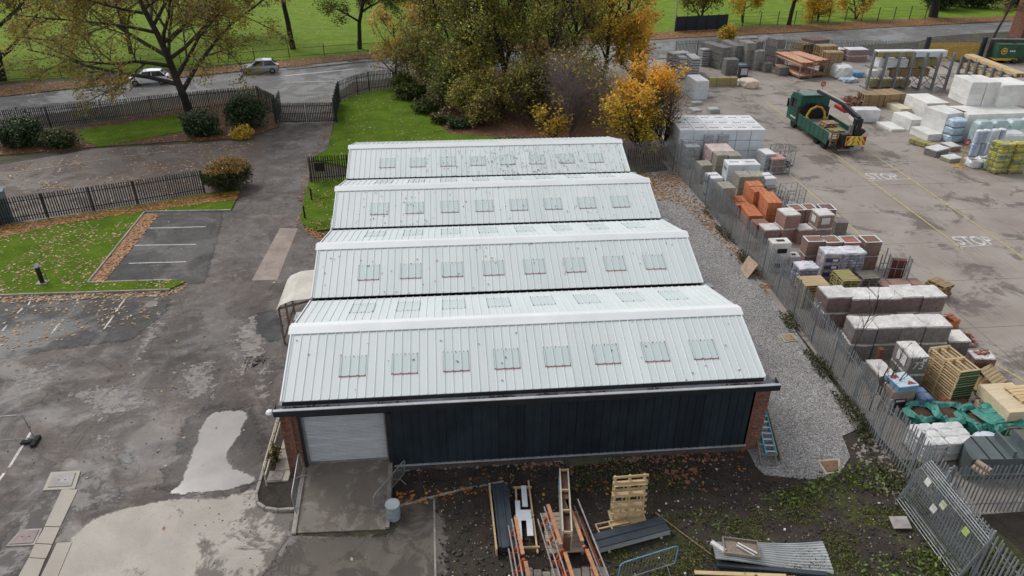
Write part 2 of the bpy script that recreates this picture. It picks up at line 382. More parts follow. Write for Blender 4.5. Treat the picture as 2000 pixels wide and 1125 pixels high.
# ------------------------------------------------------------------ ground sheets
mb = MB(); mb.box(-420, -60, -1.5, 520, 700, -.02); struct('ground', mb, SOIL2)
PARKP = [(-400, 40), (-62, 57), (-43, 64.5), (-19, 72.5), (-2, 77.5), (25, 84), (60, 91), (95, 97.5), (420, 150), (420, 690), (-400, 690)]
sheet('park_lawn', PARKP, .03, PARK)
VERGEP = [(-45.79, 55.63), (-39.74, 58.14), (-34.75, 60.72), (-29.31, 63.26), (-21.37, 66.59), (-13.51, 69.74), (-4.59, 73.71), (15.7, 79.49), (41.26, 86.07), (55.36, 88.13), (77.45, 92.59), (102.51, 97.03), (125.16, 100.57), (131.93, 108.1), (106.21, 101.96), (81.43, 99.5), (57.79, 94.0), (42.83, 91.26), (16.12, 84.01), (-4.9, 77.07), (-14.18, 73.4), (-22.21, 69.72), (-30.27, 65.91), (-36.33, 64.39), (-42.12, 62.93), (-48.51, 60.33)]
sheet('verge', VERGEP, .05, VERGE, rag=.5)
ROADP = [(-45.79, 55.63), (-39.74, 58.14), (-29.23, 63.03), (-13.46, 69.47), (-4.56, 73.42), (15.64, 78.82), (41.03, 85.31), (55.2, 87.73), (77.2, 92.16), (102.15, 96.55), (124.71, 100.07), (116.66, 91.12), (96.18, 88.58), (80.24, 84.83), (74.6, 80.89), (36.92, 72.84), (14.63, 67.8), (2.34, 64.41), (-3.93, 62.39), (-5.02, 57.99), (-4.81, 53.92), (-10.65, 54.3), (-12.15, 58.02), (-14.23, 60.3), (-19.29, 58.89), (-27.9, 53.91), (-35.45, 49.53), (-40.09, 45.81)]
sheet('road', ROADP, .0, ROADM)
sheet('pavement', [(-12.68, 70.23), (-4.59, 73.71), (1.99, 75.44), (2.04, 73.92), (-4.44, 72.11), (-12.4, 68.61)], .02, LANEM)
kerb([(-12.4, 68.61), (-4.44, 72.11), (2.04, 73.92)], .16, .1, 1.6)
strip('road_marking', [(-12.13, 65.78), (-4.54, 68.67)], .3, .006, PAINTW, .1)
strip('road_marking', [(-11.34, 62.61), (-6.28, 63.0)], .12, .006, PAINTW, .1)
TARP = [(-10.65, 54.3), (-4.81, 53.92), (-4.29, 47.43), (-3.83, 39.36), (-4.88, 36.61), (-4.18, 31.12), (-3.77, 24.96), (-3.17, 22.87), (-1.34, 21.19), (0.18, 8.09), (0.15, -0.06), (0.4, -2.72)] + [(5.6, -3.4), (5.6, -12), (-60, -12), (-60, 40)] + [(-22.06, 12.62), (-30.47, 31.04), (-29.3, 37.15), (-23.24, 40.73), (-16.7, 41.35), (-12.12, 42.0), (-10.74, 43.79), (-9.03, 45.5)]
sheet('tarmac_yard', TARP, .004, TARMAC)
sheet('lane', [(-33.74, 34.87), (-29.3, 37.15), (-23.14, 40.45), (-16.7, 41.35), (-11.71, 42.12), (-10.74, 43.79), (-9.2, 42.8), (-9.35, 37.18), (-8.44, 29.41), (-9.44, 27.6), (-11.61, 30.44), (-23.52, 25.54), (-27.4, 23.95)], .009, LANEM, rag=.25)
strip('lane_edging', [(-28.12, 34.79), (-21.7, 37.81), (-17.02, 39.63)], .1, .03, KERB, .1)
fade(BAYM, .6, 1.6, .5)
soft_sheet('parking_bay', [(-14.57, 24.54), (-14.61, 26.38), (-9.04, 26.66), (-8.58, 24.08), (-7.48, 15.95), (-9.33, 15.74), (-13.85, 16.34)], .009, BAYM)
soft_sheet('parking_bay', [(-20.66, 15.51), (-18.61, 15.68), (-9.12, 15.49), (-8.59, 13.3), (-9.52, 10.29), (-13.24, 9.62), (-16.95, 8.66)], .009, BAYM)
for a in ([(-13.63, 23.99), (-9.76, 23.93)], [(-13.46, 21.43), (-9.68, 21.28)], [(-12.92, 18.97), (-9.61, 18.91)]): strip('parking_line', a, .085, .014, PAINTW, .02)
for a in ([(-14.17, 15.21), (-14.13, 14.66)], [(-11.63, 15.18), (-11.6, 13.33)], [(-11.55, 12.92), (-11.55, 11.63)], [(-14.02, 12.36), (-14.02, 11.45)], [(-16.69, 15.14), (-16.54, 14.42)], [(-16.62, 12.38), (-16.61, 11.89)], [(-16.69, 14.11), (-16.7, 13.59)]): strip('parking_line', a, .085, .014, PAINTW, .02)
for a in ([(-11.44, 3.71), (-11.29, 1.65)], [(-11.32, 1.4), (-11.32, 0.64)]): strip('parking_line', a, .11, .014, PAINTW, .02)
sheet('tarmac_patch', [(-4.83, 23.32), (-3.76, 23.23), (-3.68, 16.19), (-5.21, 16.25)], .012, m_concrete('patched_path', (.25, .2, .17), (.33, .27, .235), (.14, .11, .1), .8, .4), rag=.08)
sheet('tarmac_patch', [(-3.69, 23.23), (-1.5, 21.21), (-1.27, 17.06), (-3.62, 16.19)], .0115, HARD, rag=.06)
# lawns with kerbs
LAWN1 = [(-25.05, 23.62), (-23.19, 24.87), (-15.46, 27.86), (-11.4, 29.63), (-8.94, 30.04), (-8.77, 26.56), (-14.63, 26.73), (-14.35, 16.67), (-9.88, 16.62), (-8.82, 16.29), (-9.47, 15.46), (-18.55, 15.56), (-20.62, 15.45)]
sheet('lawn', LAWN1, .09, GRASS)
kerb([(-8.75, 26.47), (-14.59, 26.64), (-14.34, 16.64), (-9.86, 16.56)], .12, .115); kerb([(-9.43, 15.43), (-18.54, 15.53), (-20.61, 15.42)], .12, .115)
LAWN2 = [(-4.1, 47.09), (-4.32, 54.67), (-1.84, 57.79), (2.22, 59.27), (3.89, 50.53), (6.71, 42.59), (21.61, 37.58), (20.47, 32.64), (-1.16, 34.2), (-4.71, 36.6), (-3.79, 39.09)]
sheet('lawn', LAWN2, .07, GRASS)
LAWN3 = [(-4.17, 31.33), (-1.0, 32.49), (-0.45, 26.93), (-1.37, 22.73), (-2.35, 22.65), (-3.43, 23.69), (-3.77, 24.96)]
sheet('lawn', LAWN3, .07, GRASS, rag=.12)
BEDP = [(-33.57, 36.53), (-30.3, 39.17), (-23.78, 41.03), (-16.87, 41.91), (-11.39, 42.67), (-9.26, 45.52), (-10.48, 53.33), (-13.51, 56.86), (-20.36, 53.6), (-27.4, 46.75), (-32.34, 43.27), (-35.7, 40.3)]
sheet('shrub_bed', BEDP, .05, MUD, rag=.3)
sheet('lawn', [(-26.88, 45.5), (-19.33, 50.13), (-17.21, 44.83), (-23.03, 41.25), (-25.11, 42.77)], .09, GRASS, rag=.3)
sheet('lawn', [(-15.41, 51.8), (-12.79, 53.48), (-11.39, 51.54), (-13.29, 49.04)], .085, GRASS, rag=.3)
WOODP = [(0.3, 64)] + [(2.52, 58.59), (3.89, 50.53), (6.71, 42.59)] + [(13, 39.5), (24.4, 34), (25, 73)] + [(14.58, 67.27), (2.36, 63.92)]
sheet('wood_floor', WOODP, .055, MUD, rag=.3)
# gravel, soil, yard
GRAVP = [(17.9, 30.5), (24.9, 32.2), (23.9, 8), (23.6, 1.2), (22.4, .6), (22.2, -.7), (21.0, -1.6)] + [(19.99, -1.74), (18.25, -1.48), (17.94, -0.58)] + [(17.9, .3)]
sheet('soil', [(3.8, .4), (18, .4), (24.4, 12), (24.6, -1.6), (60, -1.6), (60, -14), (4.4, -14), (4.6, -3), (3.8, -1.2)], .02, SOIL, rag=.15)
sheet('weedy_soil', [(11.2, -4.29), (13.56, -2.99), (16.2, -2.6), (19.28, -1.95), (22.57, -0.83), (24.63, -1.0), (25.43, -6.05), (24.19, -8.8), (10.05, -7.57)], .028, SOIL2, rag=.5)
sheet('gravel', GRAVP, .05, GRAVEL, rag=.3)
soft_sheet('hardstanding', [(0.39, -2.62), (-1.23, -5.71), (5.85, -6.33), (6.1, -2.6), (5.36, -0.9), (3.58, -1.27), (3.58, -2.76)], .0265, fade(HARD, .6, 1.8, .7))
soft_sheet('concrete_apron', [(-7.64, -5.16), (-7.45, -2.14), (-7.03, -1.24), (-6.03, -0.78), (-4.57, -0.5), (-2.5, -0.58), (-1.45, -0.19), (-1.1, -0.8), (-0.41, -1.19), (0.41, -1.63), (0.35, -2.69), (-0.0, -3.86), (-0.75, -5.75)], .0215, fade(APRON2, .3, 2.2, .55))
soft_sheet('silty_patch', [(-9.35, 0.61), (-8.26, 1.62), (-6.01, -0.07), (-6.06, -0.71), (-7.4, -1.21), (-8.3, -3.76), (-9.44, -4.63), (-9.97, -3.01), (-9.97, -0.99)], .0125, fade(m_concrete('silted_tarmac', (.15, .135, .127), (.25, .228, .215), (.07, .062, .058), .9, .9, .5, wet=.2, lo=.47), .8, 1.4))
root = link('concrete_slab_row', None); root['kind'] = 'structure'
for pl in ([(-8.7, 0.26), (-8.1, 0.16), (-7.96, -1.63), (-8.51, -1.56)], [(-8.49, -1.6), (-7.95, -1.67), (-7.88, -2.41), (-8.48, -2.32)], [(-8.48, -2.35), (-7.87, -2.45), (-7.82, -3.02), (-8.41, -2.93)], [(-8.41, -2.96), (-7.83, -3.05), (-7.7, -4.01), (-8.37, -3.96)], [(-7.74, -2.38), (-7.24, -2.38), (-7.07, -4.07), (-7.62, -4.02)]):
    sheet('slab', pl, .045, APRON, root, None)
# puddle standing on the tarmac: pale silt under a skin of water
def m_puddle():
    t = NT('puddle_water'); v = t.pos()
    t.set(col=t.ramp(t.noise(v, .8, 4), [(.35, (.25, .23, .215)), (.65, (.32, .297, .28))]), rough=.14, spec=.55)
    return t.m
PUD = fade(m_puddle(), .22, 2.6, .7)
DAMP = fade(m_tarmac('damp_margin', (.04, .035, .033), (.085, .075, .07), (.13, .115, .108), .9, .1), .9, 1.3, .8)
soft_sheet('damp_margin', [(-5.2, 5.04), (-2.55, 4.99), (-1.23, 2.69), (-0.73, 0.01), (-1.75, -0.59), (-2.5, -0.58), (-4.55, -0.56), (-5.82, -0.09), (-5.39, 1.53), (-5.66, 3.71)], .0145, DAMP)
soft_sheet('wet_patch', [(-4.29, 12.59), (-3.19, 13.14), (-2.28, 11.03), (-2.25, 9.7), (-3.02, 9.58), (-3.8, 10.67)], .015, fade(m_tarmac('wet_dirt', (.02, .02, .021), (.055, .056, .06), (.12, .12, .125), 1.0, .3), .35, 2.2, .9))
SILT = fade(m_concrete('pale_silt', (.19, .168, .157), (.27, .243, .228), (.11, .095, .088), 1.6, .7), 1.1, 2.4, 1.1)
for q in ([(-9.05, 3.35), (-7.97, 3.74), (-6.6, 1.63), (-7.48, 0.86)], [(-9.91, 10.69), (-8.94, 13.6), (-8.34, 12.92), (-8.41, 8.79), (-8.67, 7.18)], [(-5.42, 11.28), (-3.74, 13.18), (-2.28, 8.29), (-3.9, 6.02)], [(-11.94, 6.69), (-8.55, 7.18), (-6.42, 4.79), (-9.1, 4.0)], [(-7.16, 7.86), (-5.09, 8.95), (-3.94, 5.29), (-5.76, 4.73)], [(-3.75, 8.42), (-2.24, 8.72), (-1.66, 4.39), (-2.62, 4.82)], [(-14.57, 8.47), (-12.55, 9.13), (-11.51, 7.22), (-13.36, 6.43)], [(-1.97, -0.41), (-0.17, -0.95), (0.19, -3.01), (-1.28, -2.66)]): soft_sheet('silt_stain', q, .0135, SILT, .16)
soft_sheet('puddle', [(-4.48, 4.01), (-4.33, 4.41), (-3.76, 4.53), (-3.1, 4.51), (-2.69, 4.34), (-2.56, 3.85), (-2.67, 3.2), (-2.63, 2.75), (-2.79, 2.26), (-2.88, 1.79), (-2.71, 1.24), (-2.39, 0.87), (-1.99, 0.67), (-1.57, 0.36), (-1.39, 0.07), (-1.66, -0.12), (-2.09, -0.3), (-2.53, -0.44), (-3.47, -0.44), (-4.3, -0.45), (-4.72, -0.36), (-4.53, -0.01), (-4.4, 0.32), (-4.48, 0.83), (-4.45, 1.39), (-4.54, 2.04), (-4.45, 2.59), (-4.56, 3.23)], .0265, PUD, .06)
soft_sheet('puddle', [(-7.48, 2.14), (-6.8, 2.3), (-6.44, 1.62), (-6.68, 1.29), (-7.26, 1.54)], .0175, fade(m_tarmac('damp_film', (.12, .116, .118), (.18, .176, .18), (.24, .23, .22), .9, .2), .3, 2))
# manhole covers and drain
CI = mat('cast_iron', (.13, .11, .10), (.25, .22, .2), scale=8, rough=.6)
def manhole(label, quad, frame_m, lid_m, z=.03, ins=.16):
    root = thing('manhole_cover', label, 'manhole cover')
    mb = MB(); mb.prism(quad, z - .2, z); part('frame', mb, frame_m, root)
    c = (sum(p[0] for p in quad) / 4, sum(p[1] for p in quad) / 4)
    q2 = [(c[0] + (x - c[0]) * (1 - ins * 2), c[1] + (y - c[1]) * (1 - ins * 2)) for x, y in quad]
    q3 = [(c[0] + (x - c[0]) * (1.03 - ins * 2), c[1] + (y - c[1]) * (1.03 - ins * 2)) for x, y in quad]
    mb = MB(); mb.prism(q3, z - .1, z + .004); part('joint', mb, MUDBLACK, root)
    mb = MB(); mb.prism(q2, z - .1, z + .02); part('lid', mb, lid_m, root)
    for s in (-.4, .4):
        mb = MB(); mb.box(c[0] + s * .3 - .03, c[1] - .015, z, c[0] + s * .3 + .03, c[1] + .015, z + .026); part('lifting_key', mb, MUDBLACK, root)
    return root
MUDBLACK = mat('black_grime', (.012, .011, .01), (.03, .026, .023), scale=9)
manhole('pale square manhole cover in a double frame on the left tarmac', [(-9.52, 1.2), (-8.41, 1.19), (-8.22, 0.22), (-9.39, 0.24)], APRON, mat('galv_lid', (.3, .28, .27), (.42, .4, .38), scale=5), .05, .14)
manhole('reddish manhole cover with a pale rim beside the bottom left slabs', [(-9.26, -1.66), (-8.53, -1.68), (-8.47, -2.4), (-9.42, -2.39)], KERB, mat('rust_lid', (.2, .15, .14), (.3, .24, .23), scale=5), .06, .1)
manhole('brown manhole cover among paving slabs beside the left brick pier', [(-1.04, 0.45), (-0.42, 0.48), (-0.47, -0.12), (-1.07, -0.12)], KERB, CI, .13, .06)
manhole('brown topped inspection cover at the end of the gravel strip', [(20.57, -0.72), (21.57, -0.68), (21.2, -1.46), (20.56, -1.51)], mat('pale_frame', (.4, .34, .27), (.5, .43, .34), scale=4), mat('rusty_lid', (.17, .09, .05), (.28, .16, .1), scale=4), .09, .14)
manhole('small pale inspection cover on the gravel beside the weeds', [(22.84, 8.23), (23.61, 8.31), (23.59, 7.61), (22.84, 7.53)], mat('pale_frame_b', (.36, .32, .27), (.5, .45, .38), scale=4), mat('stained_lid', (.3, .2, .12), (.4, .3, .2), scale=4), .09, .16)
mb = MB(); mb.lathe([(.33, -.1), (.33, .012), (.3, .016)], 20); solo('drain_cover', mb, CI, 'round dark manhole cover on the wet tarmac below the lower lawn edge', 'manhole cover', [(-9.98, 14.0), (-9.98, 14.0)][0])
# builders' yard: cast concrete slabs with open joints
root = link('yard_paving', None); root['kind'] = 'structure'
xs = [23.95, 28.6, 33.4, 38.6, 43.9, 49.2, 54.5, 60, 66, 72, 79, 86, 94]; ys = [-3.9, -1.4, 3.2, 8.1, 13.0, 17.9, 22.8, 27.7, 32.6, 37.5, 42.4, 47.3, 52.2, 57.1, 62, 67, 71.6]
for i in range(len(xs) - 1):
    for j in range(len(ys) - 1):
        if ys[j] > 66 and xs[i] > 70: continue
        mb = MB(); mb.box(0, 0, -.2, xs[i + 1] - xs[i] - .03, ys[j + 1] - ys[j] - .03, .03)
        struct('concrete_slab', mb, YARDM, (xs[i], ys[j], random.uniform(-.004, .004)), 0, root, None)
for a in ([(39.83, 51.02), (39.21, 37.58), (38.99, 29.47), (38.57, 16.8)], [(42.3, 40.14), (42.38, 35.31), (42.31, 29.01), (41.82, 18.96), (41.44, 13.39)], [(33.19, 31.02), (33.14, 24.6), (33.13, 20.67), (33.05, 16.65)], [(31.94, 5.94), (32.72, 3.58), (33.12, 2.15)], [(33.2, 50.48), (32.85, 40.79)]): strip('painted_line', a, .1, .042, PAINTY, .004)
for a in ([(38.81, 28.61), (42.22, 28.8)], [(38.5, 17.16), (40.76, 17.21)]): strip('painted_line', a, .09, .042, PAINTW, .004)
def words(txt, size, m, name, parent=None, loc=(0, 0, 0), rz=0, rot=None, depth=.002, sx=1, bold=.0):
    cu = bpy.data.curves.new(name, 'FONT'); cu.body = txt; cu.size = size; cu.extrude = depth; cu.offset = bold; cu.align_x = 'CENTER'; cu.align_y = 'CENTER'
    tmp = bpy.data.objects.new(name, cu); me = bpy.data.meshes.new_from_object(tmp); bpy.data.objects.remove(tmp); me.materials.clear(); me.materials.append(m)
    if sx != 1: me.transform(Matrix.Diagonal((sx, 1, 1, 1)))
    return link(name, me, parent, loc, rz, rot)
for q, lb in (([(40.37, 29.37), (40.37, 29.37)][0], 'white painted STOP lettering on the yard nearer the crane truck'), ([(40.06, 17.86), (40.06, 17.86)][0], 'white painted STOP lettering on the yard farther right and nearer the camera')):
    tag(words('STOP', 1.75, PAINTW, 'road_lettering', None, (q[0], q[1], .043), R(-4), bold=.035, sx=.62 if False else .58), lb, 'road marking')

# ------------------------------------------------------------------ workshop with four pitched bays
BW, ZE, ZR = 18.0, 3.836, 4.89
YE = [0.0, 7.3485, 14.7225, 22.0358, 29.4]; YR = [3.2751, 10.5544, 17.9243, 25.1809]
ROOFM = mat('coated_roof_steel', (.565, .61, .61), (.625, .665, .66), scale=.6, rough=.4, bump=.0, rnd=.03, grime=.05, stretch=(1, .25, 1))
CAPM = mat('ridge_steel', (.68, .71, .72), (.74, .765, .77), scale=.8, rough=.4, bump=.0, rnd=.05, grime=.08)
LIGHTM = NT('rooflight_sheet'); LIGHTM.set(col=(.50, .57, .57), rough=.3, spec=.5); LIGHTM = LIGHTM.m
REDM = mat('red_fixing_strip', (.42, .10, .13), (.55, .22, .25), scale=14, rnd=.2)
SCREW = mat('dark_fixing', (.10, .06, .07), (.2, .14, .14), scale=20)
CLADM = mat('charcoal_cladding', (.014, .022, .032), (.024, .035, .047), scale=.9, rough=.5, bump=.04, rnd=.25, grime=.2, spec=.3)
TRIMM = mat('charcoal_trim', (.012, .015, .02), (.02, .025, .03), scale=2, rough=.45, rnd=.1)
GALV = mat('galvanised_steel', (.24, .26, .27), (.40, .42, .43), scale=5, rough=.45, metal=.45, rnd=.2)
GUTM = mat('gutter_grey', (.34, .36, .38), (.46, .48, .50), scale=2, rough=.4, rnd=.1)
DARK = mat('dark_void', (.012, .012, .012), (.02, .02, .02), rnd=0)
SHUT = mat('shutter_galv', (.44, .47, .50), (.55, .58, .61), scale=2, rough=.45, metal=.1, rnd=.08, grime=.15)
BRICKM = mat('dark_red_brick', (.085, .038, .028), (.17, .075, .05), (.23, .12, .085), scale=9, rough=.85, bump=.4, rnd=.55)
BRICKR = mat('red_brick', (.14, .062, .048), (.23, .105, .08), (.29, .165, .125), scale=9, rough=.85, bump=.4, rnd=.5)
MORTAR = mat('mortar', (.16, .145, .13), (.26, .24, .21), scale=7)
bld = thing('workshop', 'long low workshop with four white ribbed roof pitches, charcoal front and roller shutter', 'building', (0, 0, 0))

PITCH = .965; RIBS = PITCH / 3
def sheet_mesh(w, L, first=0.0):
    """trapezoid-ribbed sheet, x across, y up the slope"""
    pr = []; x = 0
    n = max(1, round(w / RIBS))
    if first: pr += [(-first, 0)]
    for i in range(n):
        pr += [(x, .0), (x + .02, .032), (x + .04, .032), (x + .06, .0), (x + .17, .0), (x + .178, .003), (x + .185, .003), (x + .193, .0)]; x += RIBS
    pr += [(w, 0)]
    mb = MB(); k = len(pr)
    mb.add([(a, 0, z) for a, z in pr] + [(a, L, z) for a, z in pr], [(i, i + 1, k + i + 1, k + i) for i in range(k - 1)])
    mb.add([(a, 0, z) for a, z in pr] + [(a, 0, -.03) for a, z in pr], [(i + 1, i, k + i, k + i + 1) for i in range(k - 1)])
    return mb.mesh('roof_sheet', ROOFM)
def light_mesh(w, L):
    pr = []; x = 0
    for i in range(3):
        pr += [(x, .005), (x + .018, .043), (x + .045, .043), (x + .066, .005)]; x += RIBS
    pr += [(w, .005)]; mb = MB(); k = len(pr)
    mb.add([(a, 0, z) for a, z in pr] + [(a, L, z) for a, z in pr], [(i, i + 1, k + i + 1, k + i) for i in range(k - 1)])
    return mb.mesh('rooflight', LIGHTM)
def fixings(w, step):
    mb = MB(); n = int(w / step)
    for i in range(n + 1):
        x = .02 + (w - .04) * i / n; mb.box(x - .014, -.014, .008, x + .014, .014, .05 if i % 3 == 0 else .022)
    return mb.mesh('fixing_row', SCREW)
mb = MB(); mb.box(-.02, -.022, .006, PITCH + .02, .022, .016)
for i in range(3): mb.box(i * RIBS - .005, -.022, .016, i * RIBS + .075, .022, .05, taper=.008)
redme = mb.mesh('red_strip', REDM)
fixme, fixme2 = fixings(PITCH, .16), fixings(PITCH, .107)
mb = MB(); mb.box(-.012, 0, .005, .012, 1, .03); edgeme = mb.mesh('side_lap', mat('lap_edge', (.30, .34, .34), (.40, .44, .44), rnd=0))
X0 = .07; NS = 18
for b in range(4):
    for back in (0, 1):
        if back: y0, y1 = YE[b + 1] - .27, YR[b]
        else: y0, y1 = YE[b], YR[b]
        run = abs(y1 - y0); zl = ZE - (.0 if not back else .0); rise = ZR - zl; L = math.hypot(run, rise); a = math.atan2(rise, run)
        full = sheet_mesh(PITCH, L); firstm = sheet_mesh(PITCH, L, .07); last = sheet_mesh(BW - X0 - NS * PITCH, L)
        def place(x, up, w):    # frame on the slope: rotation and location
            if not back: return (x, y0 + up * math.cos(a), zl + up * math.sin(a)), (a, 0, 0)
            return (x + w, y0 - up * math.cos(a), zl + up * math.sin(a)), (a, 0, math.pi)
        for i in range(NS + 1):
            me = firstm if i == 0 else (last if i == NS else full)
            w = PITCH if i < NS else BW - X0 - NS * PITCH
            if back and i in (0, NS): me = full if i == 0 else last
            l, r = place(X0 + i * PITCH, 0, w); part('roof_sheet', me, None, bld, l, rot=r)
        if b == 3 and back: continue
        for k in range(8):
            x = 2.0 + 1.93 * k; up0, up1 = (1.0, 1.86) if not back else (.95, 2.2)
            l, r = place(x, up0, PITCH); o = part('rooflight', light_mesh(PITCH, up1 - up0) if k == 0 and b == 0 else lm[back], None, bld, l, rot=r)
            if k == 0 and b == 0:
                lm = [o.data, o.data] if not back else [lm[0], o.data]
            if not back: part('red_strip', redme, None, o, (0, -.03, 0)).scale = (1, .9 - .1 * b, 1)
            part('fixing_row', fixme2, None, o, (0, -.03, .01), kind='stuff'); part('fixing_row', fixme, None, o, (0, up1 - up0 + .03, 0), kind='stuff')
            for xx in (0, PITCH):
                e = part('side_lap', edgeme, None, o, (xx, 0, 0)); e.scale = (1, up1 - up0, 1)
    # ridge capping
    mb = MB(); yr = YR[b]; q = .36; s = (ZR - ZE) / (YR[b] - YE[b]); s2 = (ZR - ZE) / (YE[b + 1] - .27 - YR[b])
    mb.ext([(yr - q, ZR - q * s + .02), (yr - q, ZR - q * s + .052), (yr - .09, ZR - .09 * s + .062), (yr, ZR + .062), (yr + .09, ZR - .09 * s2 + .062), (yr + q + .1, ZR - (q + .1) * s2 + .052), (yr + q + .1, ZR - (q + .1) * s2 + .02)], -.1, BW + .12)
    n = 7
    for xx in (-.1, BW + .12): mb.add([(xx, yr - q, ZR - q * s + .052), (xx, yr, ZR + .062), (xx, yr + q + .1, ZR - (q + .1) * s2 + .052), (xx, yr + q + .1, ZR - (q + .1) * s2 - .12), (xx, yr, ZR - .1), (xx, yr - q, ZR - q * s - .12)], [(0, 1, 2, 3, 4, 5)])
    part('ridge_cap', mb, CAPM, bld)
    # near-black strip under the cap edge, painting in its shadow gap
    mb = MB(); mb.box(0, yr - q + .01, ZR - q * s - .01, BW, yr - q + .03, ZR - q * s + .03); part('ridge_shadow_strip', mb, DARK, bld)
    for x in (-.02, BW):   # verge flashings
        for ya, za, yb, zb in ((YE[b], ZE, yr, ZR), (yr, ZR, YE[b + 1] - .27, ZE)):
            mb = MB(); xo = .05 if x < 0 else -.0
            mb.add([(x, ya, za + .045), (x + .07 - .02, ya, za + .045), (x + .05, yb, zb + .045), (x, yb, zb + .045), (x, ya, za - .16), (x, yb, zb - .16), (x + .05, ya, za - .16), (x + .05, yb, zb - .16)], [(0, 1, 2, 3), (0, 3, 5, 4), (1, 6, 7, 2), (0, 4, 6, 1)]); part('verge_flashing', mb, CAPM, bld)
    # gable walls
    for x in (.0, BW - .22):
        mb = MB(); pl = [(YE[b] + .12, 0), (YE[b + 1] - .1, 0), (YE[b + 1] - .1, ZE - .3), (YE[b + 1] - .3, ZE - .12), (yr, ZR - .1), (YE[b] + .12, ZE - .12)]
        mb.add([(x, y, z) for y, z in pl] + [(x + .215, y, z) for y, z in pl], [tuple(range(5, -1, -1)), tuple(range(6, 12))] + [(i, (i + 1) % 6, 6 + (i + 1) % 6, 6 + i) for i in range(6)]); part('gable_wall', mb, BRICKM, bld)
    if b < 3:               # valley gutter with its outlet box at the right end
        mb = MB(); y = YE[b + 1]; mb.box(-.12, y - .36, ZE - .4, BW + .2, y + .1, ZE - .22); part('valley_gutter', mb, TRIMM, bld)
        mb = MB(); mb.box(BW + .08, y - .34, ZE - .34, BW + .42, y + .04, ZE - .06); mb.box(BW + .18, y - .24, 0, BW + .3, y - .12, ZE - .34); part('gutter_outlet', mb, GALV, bld)
mb = MB(); mb.box(0, YE[4] - .1, 0, BW, YE[4], ZE - .1); part('rear_wall', mb, BRICKM, bld)
# front gutter: open trough with grey rim, charcoal fascia
mb = MB(); mb.ext([(.05, 3.66), (.03, 3.56), (-.05, 3.54), (-.24, 3.54), (-.27, 3.58), (-.28, 3.73), (-.40, 3.73), (-.40, 3.70)], -.22, BW + .5)
part('gutter', mb, [GUTM], bld)
mb = MB(); mb.box(-.22, -.405, 3.47, BW + .5, -.375, 3.70); mb.box(-.22, -.375, 3.47, BW + .5, .12, 3.5); mb.box(-.225, -.4, 3.5, -.2, .1, 3.72); mb.box(BW + .48, -.4, 3.5, BW + .505, .1, 3.72); part('fascia', mb, TRIMM, bld)
mb = MB(); mb.box(0, .02, 3.62, BW, .06, 3.8); part('eaves_filler', mb, TRIMM, bld)
gp = np.column_stack([rs.rand(900) ** 1 * 18, -.2 + rs.rand(900) * .2, np.full(900, 3.565) + rs.rand(900) * .03])
gp = gp[np.sin(gp[:, 0] * 1.9) + np.sin(gp[:, 0] * .7 + 1) + rs.rand(900) * 1.2 > .5]
LEAFM = leafmat('fallen_leaf', .6, .15)
FALL = [((.32, .13, .035), 3), ((.42, .22, .06), 3), ((.22, .09, .035), 3), ((.5, .3, .08), 1.2), ((.15, .07, .035), 2)]
leaves('gutter_leaves', gp, .07, palette(len(gp), [((.25, .08, .03), 3), ((.1, .05, .03), 4), ((.35, .18, .05), 1)]), LEAFM, bld, flat=.6, kind='stuff')
# front wall: cladding panels
Z0, Z1 = .38, 3.48
def clad_mesh(w):
    mb = MB(); pr = []; n = 3; s = w / n
    for i in range(n): pr += [(i * s + .004, 0), (i * s + .012, -.03), (i * s + .05, -.03), (i * s + .062, 0), (i * s + s * .5, -.002), (i * s + s * .5 + .01, -.008), (i * s + s * .5 + .03, -.008), (i * s + s * .5 + .04, 0)]
    pr += [(w - .003, 0)]; k = len(pr)
    mb.add([(a, y, Z0) for a, y in pr] + [(a, y, Z1) for a, y in pr], [(i, i + 1, k + i + 1, k + i) for i in range(k - 1)])
    return mb.mesh('cladding_panel', CLADM)
cw = (17.86 - 3.86) / 14; cm = clad_mesh(cw)
for i in range(14): part('cladding_panel', cm, None, bld, (3.86 + i * cw, .12, 0))
mb = MB(); mb.box(3.8, .06, Z0 - .05, 17.9, .12, Z0); part('drip_flashing', mb, GUTM, bld)
mb = MB(); mb.box(3.75, .13, -.1, 17.9, .35, Z0 - .05); part('plinth', mb, mat('dark_plinth', (.05, .045, .042), (.12, .1, .095), scale=3), bld)
mb = MB(); mb.box(.42, .14, 2.96, 3.86, .4, 3.48); mb.box(3.62, .1, .45, 3.86, .4, 2.96); mb.box(.40, .15, .45, .5, .5, 2.96); part('door_surround', mb, TRIMM, bld)
mb = MB(); mb.box(.42, .42, 0, 17.9, .6, 3.45); part('inner_wall', mb, DARK, bld)
# roller shutter
sh = part('roller_shutter', MB().box(.5, .33, 2.93, 3.64, .42, 2.98), GALV, bld)
for x in (.5, 3.54): part('guide', MB().box(x, .33, .5, x + .11, .4, 2.93), GALV, sh)
mb = MB(); mb.ext([(.36, 0), (.345, .012), (.335, .036), (.345, .060), (.365, .068), (.365, .072)], .6, 3.56); slat = mb.mesh('shutter_slat', SHUT)
for i in range(33): part('shutter_slat', slat, None, sh, (0, 0, .58 + i * .0722))
mb = MB(); mb.box(.6, .32, .5, 3.56, .37, .585); part('bottom_rail', mb, GALV, sh)
